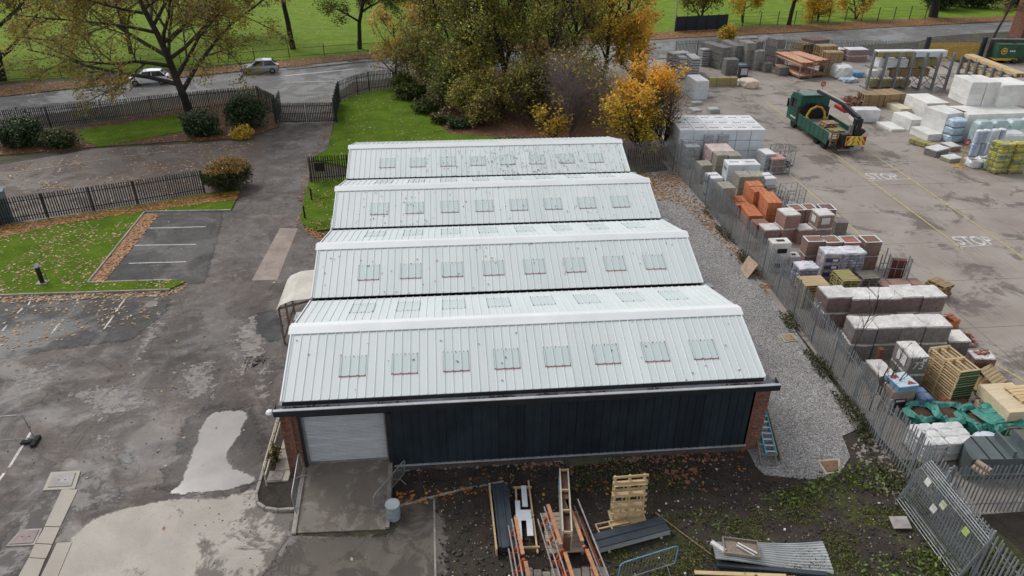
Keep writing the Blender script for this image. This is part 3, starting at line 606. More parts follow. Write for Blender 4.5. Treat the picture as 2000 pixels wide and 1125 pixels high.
# brick piers, brick by brick
bl, bh = .207, .072
mb = MB(); mb.bbox(.004, 0, .004, bl - .006, .1, bh - .006, .004); b1 = mb.mesh('brick', BRICKM); b2 = mb.mesh('brick', BRICKR)
mb = MB(); mb.bbox(.004, 0, .004, bl / 2 - .006, .1, bh - .006, .004); h1 = mb.mesh('brick', BRICKM); h2 = mb.mesh('brick', BRICKR)
for px, full, half in ((-.2, b1, h1), (17.86, b2, h2)):
    mb = MB(); mb.box(px + .004, .165, -.1, px + .617, .62, 3.47); pier = part('brick_pier', mb, MORTAR, bld)
    for c in range(47):
        z = .06 + c * bh
        xs_ = [0, bl, 2 * bl] if c % 2 == 0 else [0, bl / 2, bl * 1.5, bl * 2.5]
        for k, x in enumerate(xs_):
            me = half if (c % 2 and k in (0, 3)) else full
            part('brick', me, None, pier, (px + x, .145 + random.uniform(-.004, .004), z))
# lean-to canopy on the left side
CREAM = mat('cream_sheeting', (.56, .53, .45), (.68, .65, .57), scale=1.5, rough=.5, rnd=.1)
TIMB = mat('weathered_timber', (.16, .115, .075), (.30, .22, .15), scale=3, stretch=(6, 1, 1), rnd=.3)
cano = thing('canopy', 'cream corrugated lean-to canopy on posts against the left side of the workshop', 'canopy', (-2.2, 9.5, 0))
mb = MB(); n = 30; Lc = 3.0
for k, (x, z) in enumerate(((0, 2.02), (.22, 2.28), (.75, 2.5), (2.05, 2.62))[:-1]):
    x2, z2 = ((0, 2.02), (.22, 2.28), (.75, 2.5), (2.05, 2.62))[k + 1]
    pr = [(i * Lc / n, .018 if i % 2 else -.018) for i in range(n + 1)]
    mb.add([(x, y, z + d) for y, d in pr] + [(x2, y, z2 + d) for y, d in pr], [(i, n + 1 + i, n + 2 + i, i + 1) for i in range(n)])
part('roof_sheet', mb, CREAM, cano)
for y in (.05, 1.45, 2.9):
    mb = MB(); mb.box(.04, y, 0, .12, y + .08, 2.05); part('post', mb, TIMB, cano)
    mb = MB(); mb.bar((.06, y + .04, 2.0), (2.05, y + .04, 2.5), .05, .1); part('rafter', mb, TIMB, cano)
mb = MB(); mb.bar((.06, .04, .1), (.9, .04, 2.3), .04, .08); part('brace', mb, TIMB, cano)
mb = MB(); mb.bar((.08, .02, 1.98), (.08, 2.98, 1.98), .05, .1); part('edge_beam', mb, TIMB, cano)
t = thing('wall_unit', 'grey box housing on the left workshop wall just below the cream canopy', 'vent unit', (-1.05, 7.75, 1.95))
mb = MB(); mb.bbox(0, 0, 0, .6, .75, .5, .02); part('casing', mb, GALV, t)
mb = MB(); mb.box(.05, -.01, .08, .5, .0, .3); part('grille', mb, DARK, t)
mb = MB(); mb.box(.1, .1, -1.95, .3, .3, 0); part('pipe', mb, GALV, t)
t = thing('vent_duct', 'pale grey sloping duct box on the left side of the third roof bay back', 'vent unit', (-.36, 14.6, 0))
mb = MB(); mb.add([(0, 0, 1.6), (.34, 0, 1.6), (.34, 0, 2.5), (0, 0, 2.5), (0, 2.4, 1.6), (.34, 2.4, 1.6), (.34, 2.4, 3.4), (0, 2.4, 3.4)], [(0, 1, 2, 3), (7, 6, 5, 4), (3, 2, 6, 7), (0, 3, 7, 4), (1, 5, 6, 2)]); part('casing', mb, GALV, t)
mb = MB(); mb.tube([(.17, .2, 0), (.17, .2, 1.6)], .06); part('pipe', mb, GALV, t)
t = thing('wall_lamp', 'white round lamp on the left end of the front gutter', 'lamp', (-.36, -.3, 3.62))
mb = MB(); mb.lathe([(.02, -.1), (.1, -.07), (.135, 0), (.1, .07), (.02, .1)], 14); part('globe', mb, mat('opal_globe', (.72, .72, .70), (.8, .8, .78), rnd=0, grime=.1), t)
mb = MB(); mb.bar((0, 0, 0), (.2, .05, 0), .03); part('bracket', mb, TRIMM, t)
# leaves lying on the roofs
P = []; 
for b, nn in ((0, 30), (1, 60), (2, 110), (3, 460)):
    x = rs.rand(nn) * 17.5 + .2
    if b == 3: x = 3 + 14.7 * np.minimum(1, np.abs(rs.normal(.62, .25, nn)))
    if b == 3: x = np.clip(x, .3, 17.8)
    f = rs.rand(nn); P += [(xx, YE[b] + ff * (YR[b] - YE[b]), ZE + ff * (ZR - ZE) + .035) for xx, ff in zip(x, f)]
leaves('roof_leaves', np.array(P), .062, palette(len(P), [((.10, .07, .05), 4), ((.2, .13, .09), 2), ((.25, .2, .16), 1)]), LEAFM, bld, flat=.8, kind='stuff')

# ------------------------------------------------------------------ fences and gates
BLKF = mat('black_green_steel', (.010, .013, .012), (.028, .032, .030), scale=4, rough=.55, rnd=.3)
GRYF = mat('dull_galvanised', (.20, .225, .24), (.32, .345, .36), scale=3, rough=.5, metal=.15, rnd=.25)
GRYD = mat('dull_galvanised_dark', (.15, .16, .165), (.24, .25, .255), scale=3, rough=.55, metal=.25, rnd=.3)  # darker grey than the long fence steel
PARKF = mat('green_park_iron', (.012, .02, .014), (.03, .04, .03), scale=4, rnd=.2)
def pale_mesh(h, w=.068, m=None, z0=.05):
    a = w / 2; pr = [(-a, .016), (-a * .35, 0), (a * .35, 0), (a, .016), (a, .022), (-a, .022)]; n = 6
    vs = [(x, y, z0) for x, y in pr] + [(x, y, h - .13) for x, y in pr] + [(0, .008, h), (-a * .8, .02, h - .03), (a * .8, .02, h - .03)]
    fs = [(i, (i + 1) % n, n + (i + 1) % n, n + i) for i in range(n)] + [(n + 1, n + 2, 12), (n, n + 1, 12, 13), (n + 2, n + 3, 14, 12), (n + 4, n + 5, 13, 12, 14), (n + 3, n + 4, 14), (n + 5, n, 13)]
    mb = MB(); mb.add(vs, fs); return mb.mesh('pale', m)
def palisade(label, pts, h, m, sp=.15, bay=2.75, z=0, group='steel palisade fences', w=.068, name='palisade_fence', skip=None, tilt=0):
    root = thing(name, label, 'fence', (*pts[0], z), 0, group); ox, oy = pts[0]
    pm = pale_mesh(h, w, m); mb = MB(); mb.box(-.03, .03, -.1, .03, .12, h - .05); pom = mb.mesh('post', m); cnt = 0
    for a, b in zip(pts[:-1], pts[1:]):
        L = math.dist(a, b); ang = math.atan2(b[1] - a[1], b[0] - a[0]); ux, uy = math.cos(ang), math.sin(ang)
        ax, ay = a[0] - ox, a[1] - oy
        n = max(1, int(L / sp))
        for i in range(n):
            cnt += 1
            if skip and cnt in skip: continue
            part('pale', pm, None, root, (ax + ux * (i + .5) * L / n, ay + uy * (i + .5) * L / n, random.uniform(-.015, .015)), rot=(random.gauss(0, .007), random.gauss(0, .008), ang))
        for zz in (h * .2, h * .8):
            mb = MB(); mb.box(0, .022, zz - .025, L, .03, zz + .025); mb.box(0, .03, zz - .025, L, .07, zz - .018); part('rail', mb, m, root, (ax, ay, 0), ang)
        k = max(1, round(L / bay))
        for i in range(k + 1):
            if i == k and b != pts[-1]: continue
            part('post', pom, None, root, (ax + ux * i * L / k, ay + uy * i * L / k, 0), ang)
    return root
palisade('long grey palisade fence between the gravel strip and the stacked brick packs', [(24.3, 31.7), (24.45, 25), (24.4, 14.5), (24.15, 7.6), (23.5, .1), (23.62, -1.9), (23.5, -3.7)], 2.35, GRYF, sp=.153)
palisade('grey palisade fence at the bottom right corner with wire panels leaning on it', [(23.36, -3.85), (23.15, -6.5), (23.2, -9.5)], 2.35, GRYF)
palisade('short grey palisade fence crossing in front of the grey plastic tanks', [(23.7, -3.76), (27, -3.9), (30, -4.05)], 2.4, GRYF, sp=.16)
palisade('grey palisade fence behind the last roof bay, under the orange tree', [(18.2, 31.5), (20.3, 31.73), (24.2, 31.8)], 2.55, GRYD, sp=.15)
palisade('black palisade fence along the lower left lawn, ending at the clipped hedge', [(-30, 22.7), (-23.35, 25.21), (-15.52, 28.05), (-11.4, 29.83)], 1.82, BLKF, sp=.152, w=.075)
palisade('black palisade fence beside the road, running behind the big bare tree', [(-42, 42.9), (-33.53, 45.65), (-29.7, 46.91), (-19.04, 51.1)] + [(-12.42, 53.29), (-10.15, 49.83)], 2.0, BLKF, sp=.155, w=.08)
palisade('black palisade fence from the gate past the small yellow tree', [(-4.39, 53.89), (-2.82, 56.59), (-1.73, 57.78), (.85, 58.7)] + [(7.16, 68.24), (12.19, 68.76), (21.35, 70.47)], 2.2, BLKF, sp=.16, w=.075)
fr = palisade('short black palisade fence with a dark board by the left end of the rear bay', [(-4.02, 31.32), (-1.2, 31.7)], 2.1, BLKF, sp=.16, w=.08)
mb = MB(); mb.box(.45, -.05, .95, 1.15, -.01, 1.6); part('board', mb, mat('dark_board', (.008, .009, .008), (.014, .016, .014)), fr)
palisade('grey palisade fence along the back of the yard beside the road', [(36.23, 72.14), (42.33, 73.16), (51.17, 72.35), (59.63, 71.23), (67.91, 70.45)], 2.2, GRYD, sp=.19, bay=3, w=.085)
# entrance gate, two leaves
gx0, gx1, gy = -9.3, -4.1, 46.8
g = thing('entrance_gate', 'closed pair of black palisade gates across the drive to the road', 'gate', (gx0, gy, 0))
lm_ = pale_mesh(1.95, .085, BLKF, .12); hw = (gx1 - gx0) / 2
for k in range(2):
    o = k * hw; lf = MB()
    for zz in (.2, .95, 1.65): lf.box(o + .06, .0, zz - .03, o + hw - .06, .05, zz + .03)
    lf.box(o + .06, 0, .1, o + .13, .05, 1.9); lf.box(o + hw - .13, 0, .1, o + hw - .06, .05, 1.9)
    leaf = part('gate_leaf', lf, BLKF, g)
    for i in range(16): part('pale', lm_, None, leaf, (o + .12 + i * (hw - .24) / 15, -.02, 0))
mb = MB(); mb.box(hw - .09, -.05, 1.0, hw + .09, .0, 1.2); part('lock', mb, GALV, g)
GREENP = mat('dark_green_steel', (.008, .022, .018), (.016, .035, .028), scale=3, rnd=.1)
for x, lb in ((gx0 - .2, 'dark green square gate post left of the entrance gate'), (gx1 + .16, 'dark green square gate post right of the entrance gate')):
    mb = MB(); mb.bbox(-.1, -.1, 0, .1, .1, 2.35, .02); mb.lathe([(.06, 2.35), (.05, 2.42), (.01, 2.45)], 8); solo('gate_post', mb, GREENP, lb, 'gate post', (x, gy, 0), group='gate posts')
w = thing('gate_wing', 'dark green panelled fence wing running from the gate towards the road', 'fence', (-4.12, 47.1, 0))
for i in range(6):
    mb = MB(); mb.box(-.03, .02, .1, .03, 1.0, 2.15); part('panel', mb, GREENP, w, (-.055 * i, i * 1.06, 0), R(3.2))
    mb = MB(); mb.box(-.05, -.04, 0, .05, .05, 2.3); part('post', mb, GREENP, w, (-.055 * i, i * 1.06, 0), R(3.2))
w = thing('gate_wing', 'dark green palisade wing joining the roadside fence to the left gate post', 'fence', (-9.5, 47.0, 0))
pm = pale_mesh(2.1, .09, GREENP)
for i in range(16): part('pale', pm, None, w, (-.02 * i, .17 + i * .27, 0), R(92))
mb = MB(); mb.box(-.05, 0, .4, .0, 4.4, .46); mb.box(-.05, 0, 1.7, .0, 4.4, 1.76); part('rail', mb, GREENP, w, (0, 0, 0), R(4))
# park railings
pr = thing('park_railing', 'thin green park railings along the far side of the road', 'fence', (-60, 58.5, 0))
pp = [(-60, 58.5), (-43, 64.8), (-37.2, 66.5), (-13.2, 75.2), (-4.8, 77.9), (12, 82), (30, 86.5)]
mb = MB(); A = []; B = []
for a, b in zip(pp[:-1], pp[1:]):
    L = math.dist(a, b); n = int(L / .17)
    for i in range(n):
        x, y = a[0] + (b[0] - a[0]) * i / n + 60, a[1] + (b[1] - a[1]) * i / n - 58.5; A.append((x, y, .1)); B.append((x, y, 1.25))
    for zz in (.2, 1.15): mb.bar((a[0] + 60, a[1] - 58.5, zz), (b[0] + 60, b[1] - 58.5, zz), .03, .04)
part('railing_bars', segs_mesh('railing_bars', A, B, np.full(len(A), .011), np.full(len(A), .009), PARKF, 4), None, pr, kind='stuff')
part('rail', mb, PARKF, pr)
for a, b in zip(pp[:-1], pp[1:]):
    n = max(1, round(math.dist(a, b) / 4.4))
    for i in range(n):
        mb = MB(); mb.box(-.04, -.04, 0, .04, .04, 1.55); part('post', mb, PARKF, pr, (a[0] + (b[0] - a[0]) * i / n + 60, a[1] + (b[1] - a[1]) * i / n - 58.5, 0))
pf = thing('park_fence', 'post and wire fence along the park edge at the top right', 'fence', (44, 92.6, 0))
for k, px in enumerate(range(13)):
    mb = MB(); mb.box(-.05, -.05, 0, .05, .05, 2.1); part('post', mb, PARKF, pf, (k * 3.1 + 6.5, k * .53 + 1.0, 0))
mb = MB()
for zz in (.5, 1.0, 1.5, 2.0): mb.bar((6.5, 1.0, zz), (44, 7.4, zz), .02)
part('wire', mb, PARKF, pf, kind='stuff')
# navy hoarding by the road, yellow gate, dark wall and posts at the yard's far corner
NAVY = mat('navy_hoarding', (.008, .012, .02), (.014, .02, .03), scale=2, rnd=.15)
hd = thing('hoarding', 'dark navy boarded fence across the road behind the orange trees', 'fence', (41.6, 90.2, 0), R(11.5))
for i in range(5):
    mb = MB(); mb.box(0, 0, .1, 1.76, .05, 2.2); part('board', mb, NAVY, hd, (i * 1.78, 0, 0))
    mb = MB(); mb.box(-.06, -.06, 0, .06, .0, 2.35); part('post', mb, NAVY, hd, (i * 1.78, 0, 0))
YEL = mat('yellow_paint', (.50, .30, .035), (.66, .42, .06), scale=4, rnd=.1, grime=.3)
yg = thing('yard_gate', 'yellow slatted yard gate with diagonal braces beside the road', 'gate', (68.9, 69.3, 0), R(-2))
mb = MB(); L = 6.6
pm = pale_mesh(2.2, .1, YEL)
for i in range(44): part('pale', pm, None, yg, (.1 + i * .15, .05, 0))
for a, b in (((0, 0, .3), (L, 0, .3)), ((0, 0, 1.75), (L, 0, 1.75)), ((.1, -.02, .3), (3.2, -.02, 1.75)), ((3.4, -.02, .3), (L, -.02, 1.75)), ((3.3, 0, .1), (3.3, 0, 2.1))):
    mb = MB(); mb.bar(a, b, .07, .1); part('brace', mb, YEL, yg)
for x, y, lb in ((68.5, 69.4, 'black square post at the left end of the yellow yard gate'), (75.9, 69.0, 'black square post at the right end of the yellow yard gate')):
    mb = MB(); mb.bbox(-.22, -.22, 0, .22, .22, 2.9, .03); solo('gate_post', mb, TRIMM, lb, 'gate post', (x, y, 0), group='gate posts')
dwm = mat('dark_brown_panel', (.05, .04, .038), (.10, .08, .075), scale=1, rnd=.1)
dw = thing('yard_wall', 'dark panelled yard wall with a pale top edge behind the green skip', 'wall', (76.3, 68.4, 0), R(-6))
for i in range(8):
    mb = MB(); mb.box(0, 0, 0, 2.0, .12, 2.7); part('panel', mb, dwm, dw, (i * 2.03, 0, 0))
mb = MB(); mb.box(0, -.03, 2.7, 16.2, .15, 2.8); part('coping', mb, GALV, dw)
br = thing('brick_pillar', 'tall dark red brick pillar with a yellow panel at the top right edge', 'pillar', (91.05, 81.53))
mb = MB(); mb.box(0, 0, 0, 2.6, 2.6, 7); part('shaft', mb, BRICKM, br)
mb = MB(); mb.box(.5, -.08, .2, 2.4, 0, 3.6); part('panel', mb, YEL, br)

# ------------------------------------------------------------------ trees, shrubs, leaf litter
BARK = mat('grey_brown_bark', (.032, .026, .02), (.075, .062, .048), scale=3, rough=.9, bump=.5, stretch=(1, 1, .25), rnd=.2)
BARKD = mat('dark_bark', (.018, .015, .012), (.042, .034, .027), scale=3, rough=.9, bump=.5, stretch=(1, 1, .25), rnd=.2)
TWIG = mat('twig_brown', (.07, .055, .045), (.13, .10, .082), scale=3, rough=.9, bump=0, rnd=.2)
TWIGP = mat('twig_purple', (.16, .12, .115), (.26, .21, .195), scale=3, rough=.9, bump=0, rnd=.2)
CROWN = leafmat('autumn_leaf'); EVER = leafmat('evergreen_leaf', .4, .2)
OLIVE = [((.095, .10, .024), 6), ((.135, .125, .03), 4), ((.07, .075, .02), 4), ((.29, .22, .045), 1.8), ((.16, .10, .035), 1.5)]
BROWN = [((.12, .09, .035), 5), ((.16, .11, .04), 4), ((.08, .075, .03), 3), ((.27, .17, .045), 1.8)]
YELL = [((.42, .28, .035), 5), ((.32, .24, .04), 4), ((.5, .36, .06), 3), ((.2, .18, .04), 3), ((.45, .22, .03), 2)]
ORNG = [((.55, .22, .02), 5), ((.6, .30, .035), 4), ((.42, .17, .02), 3), ((.5, .36, .05), 2), ((.3, .12, .03), 1.5)]
GREENY = [((.09, .115, .025), 5), ((.13, .15, .035), 4), ((.06, .08, .02), 3), ((.2, .19, .05), 1)]
DKGRN = [((.024, .044, .018), 5), ((.04, .066, .024), 4), ((.014, .028, .013), 3), ((.065, .085, .03), 2)]
def rot_about(d, ang, az):
    u = d.orthogonal().normalized(); v = d.cross(u)
    return (d * math.cos(ang) + (u * math.cos(az) + v * math.sin(az)) * math.sin(ang)).normalized()
def grow(rnd, H, r0, ch, ang, ratio, up, wander, tf, forks=1, lean=(0, 0)):
    """branching skeleton: list of (level, p, q, r_p, r_q)"""
    out = []; ml = len(ch)
    def branch(p, d, L, r, lv):
        ns = 7 if lv == 0 else (5 if lv < 2 else (3 if lv < ml else 2)); pts = [p]; rad = [r]
        for i in range(ns):
            d = (d + Vector((rnd.gauss(0, wander), rnd.gauss(0, wander), rnd.gauss(0, wander) + up[min(lv, len(up) - 1)]))).normalized()
            q = pts[-1] + d * (L / ns); rq = r * (1 - (.55 if lv == 0 else .75) * (i + 1) / ns)
            out.append((lv, pts[-1], q, rad[-1], rq)); pts.append(q); rad.append(rq)
        if lv < ml:
            n = ch[lv]
            for k in range(n):
                t = tf + (1 - tf) * (k + rnd.random()) / n if lv == 0 else .25 + .75 * (k + rnd.random()) / n
                i = min(int(t * ns), ns - 1); f = t * ns - i; b = pts[i].lerp(pts[i + 1], f)
                dd = (pts[i + 1] - pts[i]).normalized()
                a = ang[min(lv, len(ang) - 1)] * rnd.uniform(.75, 1.25)
                branch(b, rot_about(dd, a, k * 2.4 + rnd.random() * 1.2), L * ratio[min(lv, len(ratio) - 1)] * rnd.uniform(.75, 1.15) * (1.1 - .45 * t if lv == 0 else 1.05 - .5 * t), max(.008, rad[i] * (.62 if lv == 0 else .6)), lv + 1)
    for k in range(forks):
        d = Vector((lean[0], lean[1], 1)).normalized()
        if forks > 1: d = rot_about(d, rnd.uniform(.12, .35), k * 2 * math.pi / forks + rnd.random())
        branch(Vector((rnd.uniform(-.2, .2) * (forks > 1), rnd.uniform(-.2, .2) * (forks > 1), -.15)), d, H, r0, 0)
    return out
def clump(P, sc, seed):
    k = np.random.RandomState(seed); ph = k.rand(6) * 7; f = k.normal(size=(6, 3)) * sc
    return sum(np.sin(P @ f[i] + ph[i]) for i in range(6)) / 6
def tree(label, base, H, r0=.25, seed=1, leaf_n=8000, leaf=.17, pal=OLIVE, ch=(9, 6, 6, 5), ang=(.95, .8, .75, .8), ratio=(.5, .5, .5, .5), up=(.02, .05, .03, 0), wander=.09, tf=.3,
         bark=BARK, twig=TWIG, forks=1, name='tree', cat='tree', group=None, jit=.35, top=None, lean=(0, 0), twmin=2, zmin=0., tight=0):
    rnd = random.Random(seed); sk = grow(rnd, H, r0, ch, ang, ratio, up, wander, tf, forks, lean)
    root = thing(name, label, cat, (*base, 0), rnd.random() * 6.28 if not any(lean) else 0, group)
    def pack(sel, nm, m, n, kd=None):
        if not sel: return
        A = np.array([tuple(s[1]) for s in sel]); B = np.array([tuple(s[2]) for s in sel])
        part(nm, segs_mesh(nm, A, B, np.array([s[3] for s in sel]) * 1.0, np.array([s[4] for s in sel]) * 1.0, m, n), None, root, kind=kd)
    pack([s for s in sk if s[0] == 0], 'trunk', bark, 9); pack([s for s in sk if s[0] == 1], 'limbs', bark, 6, 'stuff' if forks > 1 else None)
    pack([s for s in sk if s[0] >= 2], 'branches', twig, 3, 'stuff')
    if leaf_n:
        fine = [s for s in sk if s[0] >= twmin]; A = np.array([tuple(s[1]) for s in fine]); B = np.array([tuple(s[2]) for s in fine])
        i = rs.randint(0, len(fine), leaf_n); f = rs.rand(leaf_n, 1); P = A[i] + (B[i] - A[i]) * f + rs.normal(size=(leaf_n, 3)) * jit
        P = P[P[:, 2] > max(.3, zmin)]
        c = clump(P, 1.1 / max(1., H / 8), seed); keep = rs.rand(len(P)) < np.clip(.62 + c * 2.2, .06, 1); P = P[keep]; c = c[keep]
        cols = palette(len(P), pal) * 1.0
        if top is not None:
            h = (P[:, 2] - P[:, 2].min()) / np.ptp(P[:, 2]); sel = rs.rand(len(P)) < np.clip((h - .3) * 1.8, 0, 1); cols[sel] = palette(sel.sum(), top)
        cols = cols * (1 + clump(P, 1.7, seed + 5)[:, None] * .5)
        leaves('crown', P, leaf, np.clip(cols * 1.55, .006, 1), CROWN, root)
    return root
def bush(label, base, rx, ry, h, seed=1, n=5000, leaf=.12, pal=DKGRN, cap=None, name='shrub', cat='shrub', group=None, stems=14, lob=5, m=None, rough=.8):
    r = np.random.RandomState(seed); root = thing(name, label, cat, (*base, 0), 0, group)
    L = [(r.uniform(-.45, .45) * rx, r.uniform(-.45, .45) * ry, h * r.uniform(.35, .62), r.uniform(.45, .62)) for _ in range(lob)] + [(0, 0, h * .5, .75)]
    A = []; B = []
    for _ in range(stems):
        x, y, z, q = L[r.randint(len(L))]; A.append((r.uniform(-.15, .15) * rx, r.uniform(-.15, .15) * ry, -.05)); B.append((x + r.uniform(-.4, .4) * rx * q, y + r.uniform(-.4, .4) * ry * q, z + r.uniform(0, .4) * h))
    A = np.array(A); B = np.array(B); part('stems', segs_mesh('stems', A, B, np.full(len(A), .03), np.full(len(A), .008), BARKD, 4), None, root)
    d = r.normal(size=(n, 3)); d /= np.linalg.norm(d, axis=1)[:, None]; k = r.randint(0, len(L), n); Lk = np.array(L)[k]
    rad = .72 + .3 * r.rand(n) ** .5 * (r.rand(n) < .8) - .35 * r.rand(n) * (r.rand(n) < .35)
    rad = rad * (1 + rough * clump(d * 2.2, 1.9, seed + 9))
    P = Lk[:, :3] + d * rad[:, None] * np.column_stack([Lk[:, 3] * rx, Lk[:, 3] * ry, Lk[:, 3] * h * .72])
    P = P[(P[:, 2] > .04)]; c = clump(P, 2.2, seed); P = P[r.rand(len(P)) < np.clip(.85 + c, .3, 1)]
    cols = palette(len(P), pal) * (1 + clump(P, 3, seed + 3)[:, None] * .45)
    if cap is not None:
        s = (P[:, 2] > h * .68) & (r.rand(len(P)) < .75); cols[s] = palette(s.sum(), cap)
    leaves('foliage', P, leaf, np.clip(cols * 1.4, .004, 1), m or EVER, root)
    return root
PLANE = [((.27, .17, .035), 4), ((.26, .12, .03), 2.5), ((.17, .145, .035), 5), ((.12, .12, .03), 4), ((.33, .25, .05), 2)]
tree('large spreading half-bare tree with orange leaves in front of the white car', (-18.9, 52.0), 13, .4, 5, 75000, .14, [*PLANE, ((.22, .2, .04), 6), ((.14, .16, .035), 4)], ch=(18, 8, 7, 6), ang=(1.12, .8, .75, .8), ratio=(.98, .5, .5, .45), up=(.02, .03, -.02, -.03), wander=.1, tf=.13, jit=.3, bark=BARK)
tree('tree with a thick dark trunk at the left edge of the park', (-42.95, 65.26), 13, .45, 8, 34000, .17, PLANE, ch=(14, 8, 6, 5), ratio=(.9, .5, .5, .45), tf=.2, bark=BARKD)
tree('bare park tree leaning in from the top left corner beyond the railings', (-34, 79), 12, .3, 18, 26000, .18, PLANE, ch=(12, 7, 6, 5), ratio=(.8, .5, .5, .45), tf=.2)
tree('half-bare park tree at the far left edge above the railings', (-49, 72), 11, .28, 19, 26000, .18, PLANE, ch=(12, 7, 6, 5), ratio=(.8, .5, .5, .45), tf=.15)
tree('park tree with yellow-brown crown behind the big half-bare tree', (-26, 90), 11, .28, 20, 26000, .2, [*PLANE, ((.2, .2, .05), 5)], ch=(12, 7, 6, 5), ratio=(.7, .5, .5, .45), tf=.2)
tree('dark trunked park tree with few orange leaves, right of the silver car', (-13.66, 80.77), 13, .38, 11, 14000, .2, PLANE, ch=(10, 6, 6, 5), ratio=(.55, .5, .5, .45), tf=.42, bark=BARKD)
tree('drooping grey-green park tree by the railings, with a dark crooked trunk', (-4.8, 80.28), 12, .3, 12, 20000, .18, GREENY, ch=(13, 7, 6, 5), ratio=(.6, .55, .5, .5), up=(.02, 0, -.12, -.2), tf=.3, bark=BARKD, wander=.14)
tree('park tree with dense amber crown and a slim leaning trunk', (2.23, 86.59), 9, .26, 13, 13000, .2, [((.36, .2, .03), 5), ((.28, .17, .03), 4), ((.42, .27, .05), 2)], ch=(10, 6, 6, 5), tf=.34)
tree('small yellow tree standing at the bend of the black fence', (0.74, 59.81), 6.8, .14, 14, 6500, .15, [((.46, .30, .07), 5), ((.36, .26, .07), 4), ((.24, .2, .06), 3), ((.16, .17, .05), 2)], ch=(12, 7, 5), ratio=(.62, .55, .5), ang=(.8, .7, .8), tf=.2, jit=.2)
tree('green and yellow low tree right behind the small yellow tree', (4.0, 57.2), 5.5, .14, 15, 9000, .16, [((.14, .15, .04), 5), ((.22, .19, .05), 3), ((.09, .10, .03), 4), ((.34, .25, .06), 1.5)], ch=(11, 7, 5), ratio=(.6, .55, .5), tf=.12, jit=.4, forks=2)
WD = [  # the wood behind the workshop: x, y, H, leaves, palette, seed, label
 (5.0, 65.5, 12, 7000, BROWN, 21, 'thin brownish tree at the left edge of the wood'),
 (7.6, 60.5, 13, 10000, OLIVE, 22, 'tall olive-brown tree second from the left edge of the wood'),
 (9.3, 55.5, 12.5, 11000, OLIVE, 23, 'olive tree with a dark straight trunk in the front left of the wood'),
 (11.5, 64.5, 14, 10000, BROWN, 24, 'tall brown tree at the back of the wood, behind its middle'),
 (12.8, 56.5, 13, 12000, OLIVE, 25, 'broad olive tree in the middle front of the wood'),
 (16.2, 61.5, 14, 11000, OLIVE, 26, 'tall olive tree right of the middle of the wood'),
 (17.2, 53.5, 11.5, 12000, OLIVE, 27, 'full dark olive tree above the bare purple shrub'),
 (20.3, 58, 12, 9000, [*OLIVE, ((.36, .25, .05), 3)], 28, 'olive and gold tree at the right front of the wood'),
 (19.5, 67, 13, 8000, BROWN, 29, 'brown tree at the right back of the wood'),
 (9.4, 69, 13, 7000, BROWN, 30, 'brown tree at the left back of the wood by the road')]
for x, y, H, n, pal, sd, lb in WD:
    tree(lb, (x, y), H, .2 + .008 * H, sd, int(n * 1.75), .15, [((c[0] * 1.45, c[1] * 1.55, c[2] * 1.3), w) for c, w in pal], ch=(15, 7, 7, 6), ang=(.62, .7, .75, .8), ratio=(.46, .5, .5, .48), up=(.03, .08, .05, .02), tf=.08, jit=.42, group='trees of the wood behind the workshop', bark=BARKD)
tree('tall golden tree at the right end of the wood', (24.3, 61), 11.5, .25, 41, 17000, .19, YELL, ch=(12, 7, 6, 5), ang=(.7, .75, .75, .8), ratio=(.44, .5, .5, .48), tf=.12, jit=.4)
tree('amber tree at the back right of the wood, close to the road', (28.5, 69), 11, .25, 42, 15000, .2, [*YELL, ((.3, .17, .04), 5)], ch=(12, 7, 6, 5), ang=(.7, .75, .75, .8), ratio=(.44, .5, .5, .48), tf=.12, jit=.4)
tree('golden low tree just left of the white cube stack', (27.2, 58.5), 6.3, .16, 43, 10000, .17, [*YELL, ((.5, .2, .02), 3)], ch=(11, 6, 6), ang=(.7, .75, .8), ratio=(.5, .5, .5), tf=.1, jit=.35)
tree('bright orange and yellow tree behind the rear fence corner', (22.9, 37.6), 5.7, .14, 45, 20000, .15, [((.40, .29, .03), 5), ((.25, .22, .04), 4), ((.13, .13, .03), 3), ((.48, .33, .04), 2)], ch=(14, 8, 6), ang=(.8, .75, .8), ratio=(.62, .5, .5), tf=.03, jit=.26, top=[*ORNG, ((.5, .36, .05), 5)], forks=4)
tree('half-bare brown shrub tree at the right side of the orange tree', (25.0, 37.2), 4.6, .1, 46, 2600, .13, [((.5, .22, .05), 3), ((.3, .17, .07), 4), ((.2, .13, .08), 4)], ch=(14, 8, 6), ang=(.5, .6, .7), ratio=(.55, .5, .5), tf=.06, jit=.22, forks=3, twig=TWIGP)
tree('bare purple-brown shrub with fine upright twigs between wood and orange tree', (17.4, 40.6), 6.0, .08, 47, 700, .13, YELL, ch=(13, 9, 7), ang=(.5, .55, .6), ratio=(.6, .5, .5), up=(.02, .04, .03), tf=.06, jit=.2, forks=8, twig=TWIGP, bark=TWIGP, name='shrub', cat='shrub')
tree('thin shrub with yellow leaves left of the bare purple shrub', (15.7, 39.4), 2.8, .05, 48, 1500, .15, YELL, ch=(9, 6), ang=(.5, .7), ratio=(.55, .5), tf=.1, jit=.22, forks=3, name='shrub', cat='shrub')
tree('low olive shrub below the left front of the wood', (6.2, 50.8), 3.6, .07, 49, 9000, .14, GREENY, ch=(10, 7, 5), ang=(.7, .7, .8), ratio=(.6, .5, .5), tf=.05, jit=.35, forks=3, name='shrub', cat='shrub')
tree('yellowish shrub hanging over the right edge of the lawn', (8.6, 47.6), 3.0, .06, 50, 7500, .14, [*GREENY, ((.35, .25, .05), 5)], ch=(10, 7, 5), ang=(.8, .7, .8), ratio=(.6, .5, .5), tf=.05, jit=.35, forks=3, name='shrub', cat='shrub')
